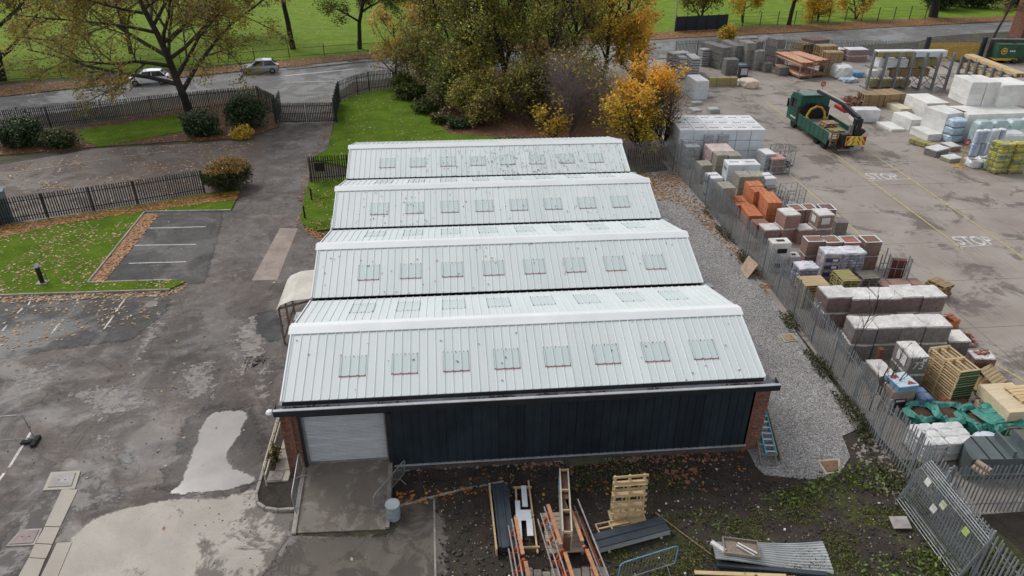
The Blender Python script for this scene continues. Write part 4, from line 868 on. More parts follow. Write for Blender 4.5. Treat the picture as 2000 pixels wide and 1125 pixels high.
tree('olive shrub in front of the middle of the wood', (11.8, 47.8), 3.6, .07, 51, 9500, .14, [*OLIVE, ((.3, .23, .04), 4)], ch=(10, 7, 5), ang=(.8, .7, .8), ratio=(.6, .5, .5), tf=.05, jit=.38, forks=3, name='shrub', cat='shrub')
tree('dark olive undergrowth shrub left of the bare purple shrub', (14.6, 46.5), 4.4, .07, 52, 10000, .15, OLIVE, ch=(10, 7, 5), ang=(.8, .7, .8), ratio=(.6, .5, .5), tf=.05, jit=.38, forks=3, name='shrub', cat='shrub')
tree('olive shrub behind the bare purple shrub, under the dark trees', (18.6, 46), 5, .07, 53, 10000, .15, [*OLIVE, ((.3, .22, .04), 2)], ch=(10, 7, 5), ang=(.8, .7, .8), ratio=(.6, .5, .5), tf=.05, jit=.38, forks=3, name='shrub', cat='shrub')
tree('olive and brown shrub at the left front of the wood floor', (9.8, 44.6), 2.6, .05, 54, 7000, .14, [*OLIVE, ((.3, .22, .05), 3)], ch=(10, 7, 5), ang=(.8, .7, .8), ratio=(.6, .5, .5), tf=.05, jit=.35, forks=3, name='shrub', cat='shrub')
tree('tangled olive shrub between the wood trunks, left of its middle', (9.6, 51.5), 4.6, .07, 55, 11000, .15, [((c[0] * 1.2, c[1] * 1.2, c[2]), w) for c, w in OLIVE], ch=(11, 7, 5), ang=(.8, .7, .8), ratio=(.6, .5, .5), tf=.05, jit=.4, forks=3, name='shrub', cat='shrub')
tree('tangled brown-green shrub between the wood trunks, right of its middle', (15.6, 50.5), 5, .07, 56, 11000, .15, [((c[0] * 1.2, c[1] * 1.2, c[2]), w) for c, w in BROWN], ch=(11, 7, 5), ang=(.8, .7, .8), ratio=(.6, .5, .5), tf=.05, jit=.4, forks=3, name='shrub', cat='shrub')
bush('dark leafy shrub at the top left corner of the wood by the fence', (1.9, 58.2), 1.6, 1.4, 1.8, 161, 5000, .14, pal=GREENY, m=CROWN)
bush('olive shrub overhanging the right lawn edge below the small yellow tree', (2.8, 54.6), 1.7, 1.4, 1.7, 162, 6000, .14, pal=[*GREENY, *DKGRN], m=CROWN)
bush('dark green shrub halfway down the right lawn edge', (4.4, 49.6), 1.6, 1.2, 1.5, 163, 5000, .13, pal=[*DKGRN, *GREENY])
bush('low dark shrub at the lower right lawn edge', (6.0, 46.2), 1.3, 1.0, 1.0, 164, 3500, .13, pal=[*DKGRN, *OLIVE])
bush('low dark evergreen carpet shrub just beyond the rear ridge', (11.6, 37.6), 2.6, 1.3, 1.2, 61, 5000, .13)
bush('dark green low shrub at the lawn corner below the wood', (7.5, 44.3), 1.3, 1.2, 1.0, 62, 3000, .13)
bush('big dark evergreen shrub at the left edge below the black roadside fence', (-29.97, 42.27), 2.4, 2.0, 2.4, 63, 8000, .14)
bush('smaller olive shrub right of the big dark evergreen at the left edge', (-26.18, 41.2), 2.0, 1.6, 1.7, 64, 6000, .13, pal=[*DKGRN, ((.09, .085, .025), 6)])
bush('dark round evergreen shrub below the big bare tree', (-15.39, 44.11), 2.0, 1.7, 2.3, 65, 8000, .13)
bush('dark evergreen shrub beside the left gate post', (-11.74, 46.32), 2.4, 2.0, 3.0, 66, 10000, .13)
bush('small yellow-leaved shrub in front of the gate-side evergreen', (-11.48, 42.67), 1.1, 1.0, 1.1, 67, 1600, .13, pal=YELL, m=CROWN)
bush('clipped round hedge at the end of the lower fence, orange leaves on top', (-9.95, 30.72), 2.3, 1.6, 2.2, 68, 22000, .085, pal=[((.05, .06, .025), 5), ((.08, .08, .035), 4), ((.03, .04, .018), 3)], cap=[((.3, .2, .06), 4), ((.36, .16, .05), 3), ((.12, .11, .04), 3)], name='hedge', cat='hedge', lob=3, rough=.3)
# top right: park edge
tree('yellow tree at the park fence right of the navy hoarding', (55, 97.5), 8, .22, 71, 10000, .22, [*YELL, ((.2, .22, .05), 4)], ch=(11, 7, 6), ratio=(.5, .5, .5), tf=.15, jit=.4)
tree('olive tree behind the navy hoarding', (47.5, 96), 8, .22, 72, 12000, .22, [*OLIVE, ((.3, .2, .04), 2)], ch=(11, 7, 6), ratio=(.5, .5, .5), tf=.1, jit=.45)
tree('forked dark tree with an amber crown at the park fence', (61.68, 95.18), 7.5, .34, 73, 6000, .22, [*YELL, ((.4, .2, .03), 4)], ch=(9, 6, 6), ratio=(.5, .5, .5), tf=.45, forks=2, bark=BARKD)
tree('bright yellow bushy tree against the park fence, left one', (68, 98.5), 4.6, .13, 74, 9000, .2, YELL, ch=(11, 7, 5), ratio=(.55, .5, .5), tf=.08, jit=.4, forks=2)
tree('golden bushy tree against the park fence, right of the bright yellow one', (75.5, 100), 6, .15, 75, 11000, .2, [*YELL, ((.25, .2, .05), 4)], ch=(11, 7, 5), ratio=(.55, .5, .5), tf=.08, jit=.45, forks=2)
tree('dark broad tree trunk with hanging green crown at the top right', (89.9, 101.14), 9, .8, 76, 9000, .22, DKGRN, ch=(11, 7, 6), ratio=(.5, .5, .5), tf=.3, bark=BARKD, jit=.45)
tree('slim bare leaning tree beside the road at the top right', (86.35, 81.01), 8, .2, 77, 900, .18, BROWN, ch=(8, 6, 5), ratio=(.45, .5, .5), tf=.35, lean=(.22, 0), bark=BARK)
for i, (x, y, lb) in enumerate(((96, 109, 'dark shrub mass beyond the road at the top right, left part'), (104, 111, 'dark green shrub beyond the road at the top right, middle part'), (113, 112, 'dark green shrub beyond the road at the top right corner'))):
    bush(lb, (x, y), 5, 3, 5, 80 + i, 7000, .3, pal=[*DKGRN, ((.09, .09, .03), 4)])
bush('yellow bramble behind the tall grey block stacks', (47.02, 83.1), 1.5, 1.1, 2.4, 84, 2500, .17, pal=YELL, m=CROWN)
# bare saplings growing through the long fence
for i, (q, H, lb) in enumerate((((23.87, 4.59), 4.9, 'tall thin bare sapling rising in front of the five white-topped packs'), ((24.01, 2.26), 3.2, 'bare twiggy shrub rising in front of the four white-topped packs'))):
    tree(lb, (q[0] + .55, q[1]), H, .035, 90 + i, 0, ch=(9, 4) if i == 0 else (8, 5), ang=(.5, .6), ratio=(.36, .5), up=(.0, .05), tf=.35 if i == 0 else .1, forks=1 if i == 0 else 3, name='sapling', cat='sapling', bark=TWIG, wander=.05, lean=(.12, .12) if i == 0 else (.15, .1))
# ------------------------------------------------------------------ fallen leaves (nobody could count them)
def litter(name, poly, n, size=.13, pal=FALL, z=.02, patch=0., seed=1, flat=.85):
    P = scatter(poly, n); P3 = np.column_stack([P, np.full(len(P), z)])
    if patch:
        c = clump(P3, .9, seed); P3 = P3[rs.rand(len(P3)) < np.clip(.5 + c * patch, .06, 1)]
    P3[:, 2] += rs.rand(len(P3)) * .03
    return leaves(name, P3, size, palette(len(P3), pal), LEAFM, None, flat=flat, kind='stuff')
PALE = [((.42, .30, .17), 4), ((.36, .2, .09), 3), ((.28, .13, .06), 3), ((.5, .4, .26), 2)]
litter('fallen_leaves', LAWN1, 2100, .11, PALE, .1, 2.6, 3)
litter('fallen_leaves', [(-23.1, 24.71), (-11.29, 29.24), (-8.9, 29.84), (-8.83, 28.29), (-14.09, 26.87), (-19.34, 24.9), (-22.23, 22.95)], 3000, .13, FALL, .1)
litter('fallen_leaves', [(-14.72, 26.22), (-13.5, 26.3), (-13.47, 16.42), (-14.37, 16.73)], 1500, .13, [((.40, .2, .09), 4), ((.3, .13, .06), 3), ((.45, .28, .15), 2)], .03)
litter('fallen_leaves', [(-14.35, 16.67), (-9.59, 16.6), (-8.57, 16.04), (-9.1, 14.98), (-10.13, 14.78), (-18.16, 14.76), (-18.5, 15.44), (-9.51, 15.41), (-9.06, 16.25)], 500, .12, PALE, .03)
litter('fallen_leaves', [(-29.3, 37.15), (-16.79, 41.63), (-10.49, 42.6), (-9.76, 37.21), (-11.67, 30.64), (-23.52, 25.54)], 1900, .14, PALE, .02, 1.4, 5)
litter('fallen_leaves', BEDP, 5200, .14, FALL, .07, .8, 6)
litter('fallen_leaves', [(-18.21, 14.87), (-9.38, 15.0), (-8.88, 12.55), (-13.64, 10.54), (-15.7, 9.82)], 260, .12, PALE, .02)
litter('fallen_leaves', VERGEP, 14000, .2, [((.36, .17, .06), 4), ((.28, .12, .05), 4), ((.45, .26, .08), 2), ((.2, .1, .05), 2)], .06)
litter('fallen_leaves', LAWN2, 500, .13, PALE, .08)
litter('fallen_leaves', LAWN3, 160, .11, PALE, .08)
litter('fallen_leaves', WOODP, 9000, .16, [((.26, .11, .06), 5), ((.33, .15, .06), 3), ((.15, .07, .04), 4)], .07)
litter('fallen_leaves', [(-60, 66), (30, 90), (60, 98), (40, 120), (-60, 110)], 2500, .22, PALE, .05, 1.2, 8)
litter('fallen_leaves', [(20.36, 31.27), (24.5, 31.77), (24.16, 18.49), (24.56, 12.31), (23.87, 12.08), (23.43, 19.29), (22.85, 25.18), (19.89, 26.83)], 2400, .12, FALL, .06, .6, 9)
litter('fallen_leaves', TARP, 1100, .1, PALE, .02, 1.5, 10)
litter('fallen_leaves', ROADP, 1600, .13, PALE, .02, 1.2, 12)
litter('fallen_leaves', [(-7.02, 56.04), (-4.92, 53.92), (-4.01, 45.16), (-4.74, 35.63), (-3.5, 23.7), (-3.91, 23.73), (-5.21, 34.49), (-4.84, 43.68)], 350, .11, FALL, .03)
litter('fallen_leaves', [(-3.16, 23.67), (-1.39, 21.57), (-1.41, 20.46), (-3.37, 22.89)], 200, .11, FALL, .03)
litter('fallen_leaves', [(3.66, -1.02), (6.92, -0.9), (6.89, -1.48), (3.7, -1.71)], 60, .12, [((.5, .22, .04), 4), ((.42, .16, .03), 3), ((.3, .1, .03), 2)], .04)
litter('fallen_leaves', [(3.94, 0.6), (17.85, 0.16), (17.41, -2.06), (6.31, -1.5)], 420, .1, FALL, .04, 1.5, 14)
# weeds and moss along the long fence and over the churned soil
WEED = [((.07, .10, .02), 5), ((.11, .14, .03), 4), ((.05, .065, .018), 4), ((.18, .17, .05), 1.5)]
def weeds(poly, n, size, pal=WEED, z=.05, hgt=.35, thr=.2, seed=3, name='weeds', sc=1.1):
    P = scatter(poly, n); P3 = np.column_stack([P, np.zeros(len(P))]); c = clump(P3, sc, seed); k = c > thr - .25 * rs.rand(len(P)); P3 = P3[k]; c = c[k]
    P3[:, 2] = z + rs.rand(len(P3)) ** 1.6 * hgt * np.clip(.4 + c, .2, 1.2)
    return leaves(name, P3, size, palette(len(P3), pal, .3), EVER, None, kind='stuff', long=1.8)
weeds([(24.3, 24), (24.5, 15), (24.2, 8), (23.6, 0), (23.4, -4), (22.6, -3), (22.9, 0), (23.4, 7), (23.8, 15), (24.0, 24)], 6500, .065, hgt=.55, thr=.12, pal=[((.05, .07, .02), 5), ((.09, .10, .03), 3), ((.12, .09, .045), 3), ((.035, .045, .015), 4)])
weeds([(11.2, -4.29), (13.56, -2.99), (16.2, -2.6), (19.28, -1.95), (22.57, -0.83), (24.63, -1.0), (25.43, -6.05), (24.19, -8.8), (10.05, -7.57)], 34000, .04, hgt=.12, thr=.14, seed=5, sc=2.0, pal=[((.10, .13, .02), 5), ((.14, .16, .03), 4), ((.06, .075, .018), 4), ((.17, .14, .06), 2)])
weeds([(11.2, -4.29), (13.56, -2.99), (16.2, -2.6), (19.28, -1.95), (22.57, -0.83), (24.63, -1.0), (25.43, -6.05), (24.19, -8.8), (10.05, -7.57)], 9000, .08, hgt=.3, thr=.24, seed=9, pal=[((.11, .17, .03), 4), ((.16, .2, .05), 3), ((.07, .1, .02), 3)])
weeds([(8.41, 0.36), (17.79, 0.02), (17.41, -1.52), (14.02, -2.03), (9.23, -1.36)], 2500, .05, hgt=.1, thr=.3, seed=7)
weeds(LAWN3, 1500, .07, hgt=.2, thr=.1, seed=8)

# ------------------------------------------------------------------ builders' merchant yard: stacked goods
def tonal(name, *c, **k): return mat(name, *c, **k)
BR_PURPLE = mat('purple_brown_brick', (.12, .068, .062), (.19, .115, .105), (.25, .165, .15), scale=5, rough=.8, rnd=.3)
BR_RED = mat('red_facing_brick', (.24, .085, .06), (.33, .13, .09), (.38, .19, .14), scale=5, rough=.8, rnd=.3)
BR_MULTI = mat('brown_multi_brick', (.20, .10, .07), (.30, .165, .12), (.16, .10, .085), scale=5, rough=.8, rnd=.3)
BR_GREY = mat('grey_buff_brick', (.15, .135, .125), (.22, .20, .185), (.28, .25, .23), scale=5, rough=.85, rnd=.2)
TERRA = mat('terracotta_block', (.42, .13, .055), (.54, .19, .085), (.48, .22, .13), scale=5, rough=.8, rnd=.2)
BLOCK = mat('grey_concrete_block', (.19, .185, .175), (.30, .29, .275), (.36, .35, .33), scale=4, rough=.9, rnd=.2)
BEIGE = mat('beige_block', (.29, .275, .225), (.40, .38, .32), scale=4, rough=.9, rnd=.15)
WHITEF = mat('white_film', (.60, .615, .63), (.73, .74, .75), scale=2.5, rough=.35, rnd=.06, grime=.2, bump=.6, bscale=5)
BLUEWF = mat('bluish_white_film', (.57, .625, .68), (.67, .71, .75), scale=2.5, rough=.35, rnd=.06, grime=.12)
TOPF = mat('dusty_white_sheet', (.50, .47, .44), (.66, .64, .61), (.72, .70, .68), scale=2.2, rough=.5, rnd=.15, grime=.3, bump=.3)
EPS = mat('white_foam_board', (.68, .675, .64), (.77, .765, .74), scale=1.5, rough=.75, rnd=.1, grime=.2)
CREAMB = mat('cream_foam_board', (.62, .55, .40), (.70, .63, .48), scale=2, rough=.8, rnd=.08, grime=.15)
PINE = mat('fresh_pine', (.46, .33, .17), (.62, .47, .28), scale=2, stretch=(1, 9, 9), rough=.7, rnd=.25, grime=.15)
PINED = mat('aged_pine', (.26, .17, .09), (.42, .30, .17), scale=2, stretch=(1, 9, 9), rough=.75, rnd=.3)
YTIM = mat('green_tinted_timber', (.27, .24, .09), (.40, .35, .16), scale=2, stretch=(1, 9, 9), rough=.75, rnd=.25)
GREYW = mat('grey_old_wood', (.16, .14, .12), (.28, .25, .22), scale=2, stretch=(1, 9, 9), rough=.85, rnd=.3)
INK = mat('dark_ink', (.03, .035, .04), (.05, .055, .06), rnd=0)
BLUEINK = mat('blue_print', (.03, .045, .12), (.06, .08, .2), scale=6, rnd=.2)
SKYB = mat('sky_blue_print', (.12, .30, .52), (.22, .42, .62), scale=5, rnd=.1)
PAPER = mat('white_label', (.62, .62, .6), (.74, .74, .72), scale=6, rnd=.05)
PRED = mat('red_print', (.35, .05, .04), (.45, .09, .06), scale=6, rnd=.05)
STRAP = mat('dark_strap', (.02, .02, .022), (.04, .04, .044), rnd=0)
def film(name, col, a):
    t = NT(name); v = t.pos('obj', rnd=True); n = t.noise(v, 5, 6, .7)
    t.set(col=col, rough=.25, spec=.5, alpha=t.ramp(n, [(.35, a * .5), (.65, min(1, a * 1.5))])); t.bump(t.noise(v, 9, 5, .7, 1.2), .5, .03); return t.m
FILMP = film('pinkish_clear_film', (.62, .52, .50), .22); FILMG = film('greyish_clear_film', (.5, .49, .48), .13); FILMB = film('bluish_clear_film', (.55, .6, .66), .5)

def courses(w, d, h, m, bl=.215, bd=.105, bh=.068, rnd=None, name='bricks'):
    """a solid stack of separate bricks or blocks, outer shell only"""
    r = random.Random(int(w * 1000 + d * 77)); mb = MB()
    nx, ny, nz = max(1, round(w / bl)), max(1, round(d / bd)), max(1, round(h / bh)); sx, sy, sz = w / nx, d / ny, h / nz; g = min(.005, sx * .04)
    mb.box(.02, .02, .01, w - .02, d - .02, h - .03)
    for k in range(nz):
        for i in range(nx):
            for j in range(ny):
                if 0 < i < nx - 1 and 0 < j < ny - 1 and k < nz - 1: continue
                e = r.uniform(-.006, .006) if k == nz - 1 else 0; o = r.uniform(0, .006)
                mb.box(i * sx + g + (o if i == 0 else 0), j * sy + g + (o if j == 0 else 0), k * sz + g * .6, (i + 1) * sx - g - (o if i == nx - 1 else 0), (j + 1) * sy - g - (o if j == ny - 1 else 0), (k + 1) * sz - g * .6 + e)
    return mb.mesh(name, m)
def draped(w, d, h, drop, amp=.012, n=9, seed=0):
    """thin sheet over the top of a pack, turned down at the sides"""
    r = random.Random(seed); mb = MB(); vs = []; xs_ = [-.012] + [w * i / n for i in range(n + 1)] + [w + .012]; ys_ = [-.012] + [d * i / n for i in range(n + 1)] + [d + .012]; k = len(xs_)
    for jy, y in enumerate(ys_):
        for ix, x in enumerate(xs_):
            ed = ix in (0, k - 1) or jy in (0, k - 1)
            vs.append((x, y, h - drop * r.uniform(.6, 1.25) if ed else h + .012 + r.uniform(-1, 1) * amp * .8))
    return mb.add(vs, [(j * k + i, j * k + i + 1, (j + 1) * k + i + 1, (j + 1) * k + i) for j in range(k - 1) for i in range(k - 1)])
def shell(w, d, h, e=.012, top=True, seed=0, n=5):
    r = random.Random(seed); mb = MB()
    def side(p, q):
        vs = []
        for k in range(n + 1):
            for i in range(n + 1):
                x = p[0] + (q[0] - p[0]) * i / n; y = p[1] + (q[1] - p[1]) * i / n; o = r.uniform(-.006, .01)
                nx, ny = (q[1] - p[1]), -(q[0] - p[0]); L = math.hypot(nx, ny); vs.append((x + nx / L * o, y + ny / L * o, h * k / n))
        mb.add(vs, [(k * (n + 1) + i, k * (n + 1) + i + 1, (k + 1) * (n + 1) + i + 1, (k + 1) * (n + 1) + i) for k in range(n) for i in range(n)])
    c = [(-e, -e), (w + e, -e), (w + e, d + e), (-e, d + e)]
    for i in range(4): side(c[i], c[(i + 1) % 4])
    return mb
def soft(w, d, h, rnd=.35, bulge=.06, wr=.02, n=24, rings=9, seed=0, flat=True, m=None):
    """soft filled bag: rounded-square rings with wrinkles"""
    r = random.Random(seed); prof = []; ph = [r.random() * 6 for _ in range(5)]
    for k in range(rings + 1):
        f = k / rings; s = 1 - (max(0, f - .82) / .18) ** 2 * .28 - (max(0, .12 - f) / .12) ** 2 * .12; prof.append((s * (1 + bulge * math.sin(math.pi * f)), h * f))
    mb = MB(); vs = []
    for s, z in prof:
        for j in range(n):
            a = 2 * math.pi * j / n; c, q = math.cos(a), math.sin(a); e = 2 / (2 + 4 * (1 - rnd))
            x = math.copysign(abs(c) ** e, c); y = math.copysign(abs(q) ** e, q)
            k = s * (1 + wr * (math.sin(a * 5 + ph[0] + z * 4) + math.sin(a * 9 + ph[1] - z * 7)) * .7 + r.uniform(-wr, wr) * .4)
            vs.append((w / 2 + x * w / 2 * k, d / 2 + y * d / 2 * k, z + r.uniform(-wr, wr) * .3))
    fs = [(k * n + j, k * n + (j + 1) % n, (k + 1) * n + (j + 1) % n, (k + 1) * n + j) for k in range(rings) for j in range(n)]
    vs.append((w / 2, d / 2, h * 1.02)); fs += [(rings * n + j, rings * n + (j + 1) % n, len(vs) - 1) for j in range(n)]
    return mb.add(vs, fs)
_cache = {}
def cached(key, f):
    if key not in _cache: _cache[key] = f()
    return _cache[key]
def q2(*a): return tuple(round(v, 1) for v in a)
def bearers(root, w, d, t=.08):
    for y in (.06, d / 2 - .04, d - .14):
        mb = MB(); mb.box(.02, y, 0, w - .02, y + .08, t); part('bearer', mb, PINED, root)
def pack(kind, sp, label, cat='pack', group=None, m=None, fm=None, top=None, name=None, layers=5, seed=None):
    x, y, rz, w, d, h, z0 = sp; seed = seed if seed is not None else int(abs(x * 131 + y * 71)) % 9999
    nm = name or {'brick': 'brick_pack', 'film': 'wrapped_brick_pack', 'framed': 'banded_brick_pack', 'block': 'block_pack', 'wrap': 'wrapped_pack', 'boards': 'board_stack', 'timber': 'timber_pack', 'bags': 'bag_stack'}[kind]
    root = thing(nm, label, cat, (x, y, z0), R(rz), group)
    if kind in ('brick', 'film', 'framed'):
        t = .07; bearers(root, w, d, t)
        part('bricks', courses(w, d, h - t, m or BR_PURPLE), None, root, (0, 0, t), kind='stuff')
        if kind == 'film':
            part('wrapping_film', shell(w, d, h - t, seed=seed), fm or FILMP, root, (0, 0, t)); part('top_sheet', draped(w, d, h, .07, .014, seed=seed), top or TOPF, root)
        if kind == 'framed':   # white film band open at the top, bricks showing
            mb = MB()
            for a in ((-.012, -.012, w + .012, .06), (-.012, d - .06, w + .012, d + .012), (-.012, .06, .07, d - .06), (w - .07, .06, w + .012, d - .06)): mb.box(a[0], a[1], h, a[2], a[3], h + .012)
            part('film_rim', mb, WHITEF, root); part('wrapping_film', shell(w, d, h - t, seed=seed), fm or FILMG, root, (0, 0, t))
    elif kind == 'block':
        bearers(root, w, d, .06); part('blocks', courses(w, d, h - .06, m or BEIGE, .30, .215, .15, name='blocks'), None, root, (0, 0, .06), kind='stuff')
        for fx in (.3, .7):
            mb = MB(); mb.box(w * fx - .012, -.008, .06, w * fx + .012, d + .008, h + .008); part('strap', mb, m or BEIGE, root)
    elif kind == 'wrap':
        mb = MB(); mb.bbox(.004, .004, .0, w - .004, d - .004, h, .035); part('wrapping_film', mb, m or WHITEF, root)
    elif kind == 'boards':
        r = random.Random(seed); t = h / layers
        for k in range(layers):
            o = r.uniform(-.012, .012); mb = MB(); mb.bbox(o, o * .6, k * t + .004, w + o, d + o * .6, (k + 1) * t - .004, .012); part('board', mb, m or EPS, root)
    elif kind == 'timber':
        bearers(root, w, d, .1); along = w >= d; r = random.Random(seed); mb = MB()
        nn = max(2, round((d if along else w) / .16)); nz = max(2, round((h - .1) / .08)); s = (d if along else w) / nn; tz = (h - .1) / nz
        for k in range(nz):
            for i in range(nn):
                if 0 < i < nn - 1 and k < nz - 1: 
                    if i % 3: continue
                e = r.uniform(0, .05)
                if along: mb.box(-e, i * s + .005, .1 + k * tz + .004, w + r.uniform(0, .05), (i + 1) * s - .005, .1 + (k + 1) * tz - .004)
                else: mb.box(i * s + .005, -e, .1 + k * tz + .004, (i + 1) * s - .005, d + r.uniform(0, .05), .1 + (k + 1) * tz - .004)
        part('planks', mb, m or PINED, root, kind='stuff')
        for f in (.25, .75):
            mb = MB()
            if along: mb.box(w * f - .015, -.01, .09, w * f + .015, d + .01, h + .008)
            else: mb.box(-.01, d * f - .015, .09, w + .01, d * f + .015, h + .008)
            part('strap', mb, STRAP, root)
    elif kind == 'bags':
        pm_ = pallet_mesh(w, d, PINED); part('pallet_base', pm_, None, root)
        nz = layers; t = (h - .13) / nz; nx = max(2, round(w / .5)); ny = max(1, round(d / .42)); sx, sy = w / nx, d / ny
        ms = [soft(sx * 1.02, sy * 1.02, t * 1.12, .3, .05, .03, 14, 5, seed=s).mesh('bag', m or WHITEF) for s in range(3)]
        for k in range(nz):
            for i in range(nx):
                for j in range(ny):
                    if 0 < i < nx - 1 and 0 < j < ny - 1 and k < nz - 1: continue
                    part('bag', ms[(i + j + k) % 3], None, root, (i * sx + random.uniform(-.02, .02), j * sy + random.uniform(-.02, .02), .13 + k * t))
    return root
def tiers(kind, sp, label, n=2, cat='pack', group=None, **k):
    """the same pack stacked n high, each a thing of its own; label gets its tier in front"""
    x, y, rz, w, d, h, z0 = sp; out = []; nmz = {1: [''], 2: ['lower ', 'upper '], 3: ['bottom ', 'middle ', 'top ']}[n]
    for i in range(n): out.append(pack(kind, (x + random.uniform(-.02, .02), y, rz, w, d, h / n, z0 + i * h / n), nmz[i] + label, cat, group, **k))
    return out
def pallet_mesh(w=1.2, d=1.0, m=None, slats=7, h=.135, endm=None):
    mb = MB(); r = random.Random(int(w * 100))
    if endm:
        for a in (0, d / 2 - .05, d - .1): mb.box(.0, a, h - .022, w, a + .1, h)
        mb.k = 1; mb.box(.005, -.006, .0, w - .005, .0, h * .8); mb.k = 0; slats = 0
    for i in range(slats):
        s = d / slats; mb.box(0, i * s + .012, h - .022, w, (i + 1) * s - .012, h + r.uniform(-.003, .003))
    for x in (0, w / 2 - .05, w - .1):
        for y in (0, d / 2 - .05, d - .1): mb.box(x, y, .022, x + .1, y + .1, h - .042)
        mb.box(x, 0, h - .042, x + .1, d, h - .023)
    for y in (0, d / 2 - .05, d - .1): mb.box(0, y, 0, w, y + .1, .021)
    return mb.mesh('pallet', m or PINE, *([endm] if endm else []))
def pallet_stack(sp, n, what, m=PINE, slats=7, skew=.02, seed=3, endm=None):
    x, y, rz, w, d, h, z0 = sp; r = random.Random(seed); me = pallet_mesh(w, d, m, slats, h / n * .97, endm)
    for k in range(n):
        pos = 'topmost pallet' if k == n - 1 else ('bottom pallet' if k == 0 else f'{ORD[n - 1 - k] if n - 1 - k < 12 else "deep lying"} pallet from the top')
        if 'deep' in pos: pos = f'{ORD[k]} pallet from the ground'
        o = link('pallet', me, None, (x + r.uniform(-skew, skew), y + r.uniform(-skew, skew), z0 + k * h / n), R(rz) + r.uniform(-skew, skew)); tag(o, f'{pos} of {what}', 'pallet', 'stacked pallets')
def on(root, nm, mb, m): return part(nm, mb, m, root)

# white block packs: six columns, three rows, three tiers
x, y, rz, w, d, h, z0 = (25.1, 33.98, -3.1, 7.05, 4.15, 2.65, 0)
cw_, rd_, th_ = w / 6, d / 3, h / 3
hme = words('H+H', .34, INK, 'print', bold=.012); hdat = hme.data; bpy.data.objects.remove(hme)
mb = MB(); mb.bbox(.012, .012, .04, cw_ - .012, rd_ - .012, th_, .03); wpm = mb.mesh('wrapping_film', BLUEWF)
mb = MB(); mb.bbox(.01, .01, th_ - .03, cw_ - .01, rd_ - .01, th_ + .012, .03); wtm = mb.mesh('top_sheet', WHITEF)
mb = MB(); mb.box(.05, .1, 0, cw_ - .05, .2, .04); mb.box(.05, rd_ - .2, 0, cw_ - .05, rd_ - .1, .04); bem = mb.mesh('bearer', STRAP)
for k in range(3):
    for j in range(3):
        for i in range(6):
            lb = f'{["bottom", "middle", "top"][k]} tier, {["front", "second", "rear"][j]} row, {ORD[i]} column white wrapped pack in the big white block stack'
            t = thing('white_block_pack', lb, 'block pack', (x + math.cos(R(rz)) * i * cw_ - math.sin(R(rz)) * j * rd_, y + math.sin(R(rz)) * i * cw_ + math.cos(R(rz)) * j * rd_, k * th_), R(rz) + random.uniform(-.008, .008), 'white wrapped block packs in the big stack')
            part('wrapping_film', wpm, None, t); part('bearer', bem, None, t, kind='stuff')
            if k == 2:
                part('top_sheet', wtm, None, t); part('print', hdat, None, t, (cw_ * .5, rd_ * .5, th_ + .014))
def white_pack(sp, lb, n=1, side=True):
    x, y, rz, w, d, h, z0 = sp
    for k in range(n):
        t = thing('white_block_pack', ('' if n == 1 else ['lower ', 'upper '][k]) + lb, 'block pack', (x, y, z0 + k * h / n), R(rz), 'white wrapped block packs near the fence')
        mb = MB(); mb.bbox(0, 0, .03, w, d, h / n - .005, .03); part('wrapping_film', mb, BLUEWF, t)
        mb = MB(); mb.box(.05, .1, 0, w - .05, .2, .03); mb.box(.05, d - .2, 0, w - .05, d - .1, .03); part('bearer', mb, STRAP, t, kind='stuff')
        if k == n - 1:
            mb = MB(); mb.bbox(-.004, -.004, h / n - .05, w + .004, d + .004, h / n + .008, .03); part('top_sheet', mb, WHITEF, t); part('print', hdat, None, t, (w * .5, d * .5, h / n + .01))
        if side: part('print', hdat, None, t, (-.008, d * .5, h / n * .5), rot=(math.pi / 2, 0, -math.pi / 2))
white_pack((27.02, 27.87, -4.1, 1.19, 1.25, 1.9, 0), 'white block pack with dark print, left of the pair behind beige blocks', 2)
white_pack((28.23, 27.78, -0.5, 1.23, 1.25, 1.9, 0), 'white block pack with dark print, right of the pair behind beige blocks', 2)
white_pack((24.78, 25.25, 4.2, 0.95, 1.22, 1.9, 0), 'white wrapped block pack standing alone against the grey fence', 2)
white_pack((29.14, 25.9, 5.1, 0.88, 1.26, 1.5, 0), 'white wrapped block pack at the yard side, right of the beige blocks', 1, False)
SILV = mat('silver_grey_wrap', (.34, .36, .38), (.50, .53, .55), scale=4, rough=.3, rnd=.1)
for sp, lb in (((27.14, 33.7, -3.9, 0.71, 1.08, 2.3, 0), 'silver wrapped pack leaning on the big white stack, left of two'), ((28.26, 33.62, -3.9, 0.81, 1.08, 2.3, 0), 'silver wrapped pack leaning on the big white stack, right of two'), ((25.35, 33.48, 1.5, 0.94, 1.11, 1.9, 0), 'silver wrapped pack nearest the wood at the fence corner'), ((25.34, 32.63, 0.5, 1.12, 1.15, 1.7, 0), 'silver wrapped pack at the fence, just left of the pink-white pack')):
    tiers('film', sp, lb, 2, m=BLOCK, fm=FILMB, top=SILV, group='silver wrapped packs')
r_ = tiers('film', (26.81, 30.89, -0.2, 1.8, 1.85, 1.9, 0), 'wide pink and white wrapped pack in front of the big white stack', 2, m=BR_RED, fm=film('pink_film', (.66, .5, .49), .8), top=mat('pink_white_sheet', (.55, .42, .40), (.68, .57, .55), scale=3))
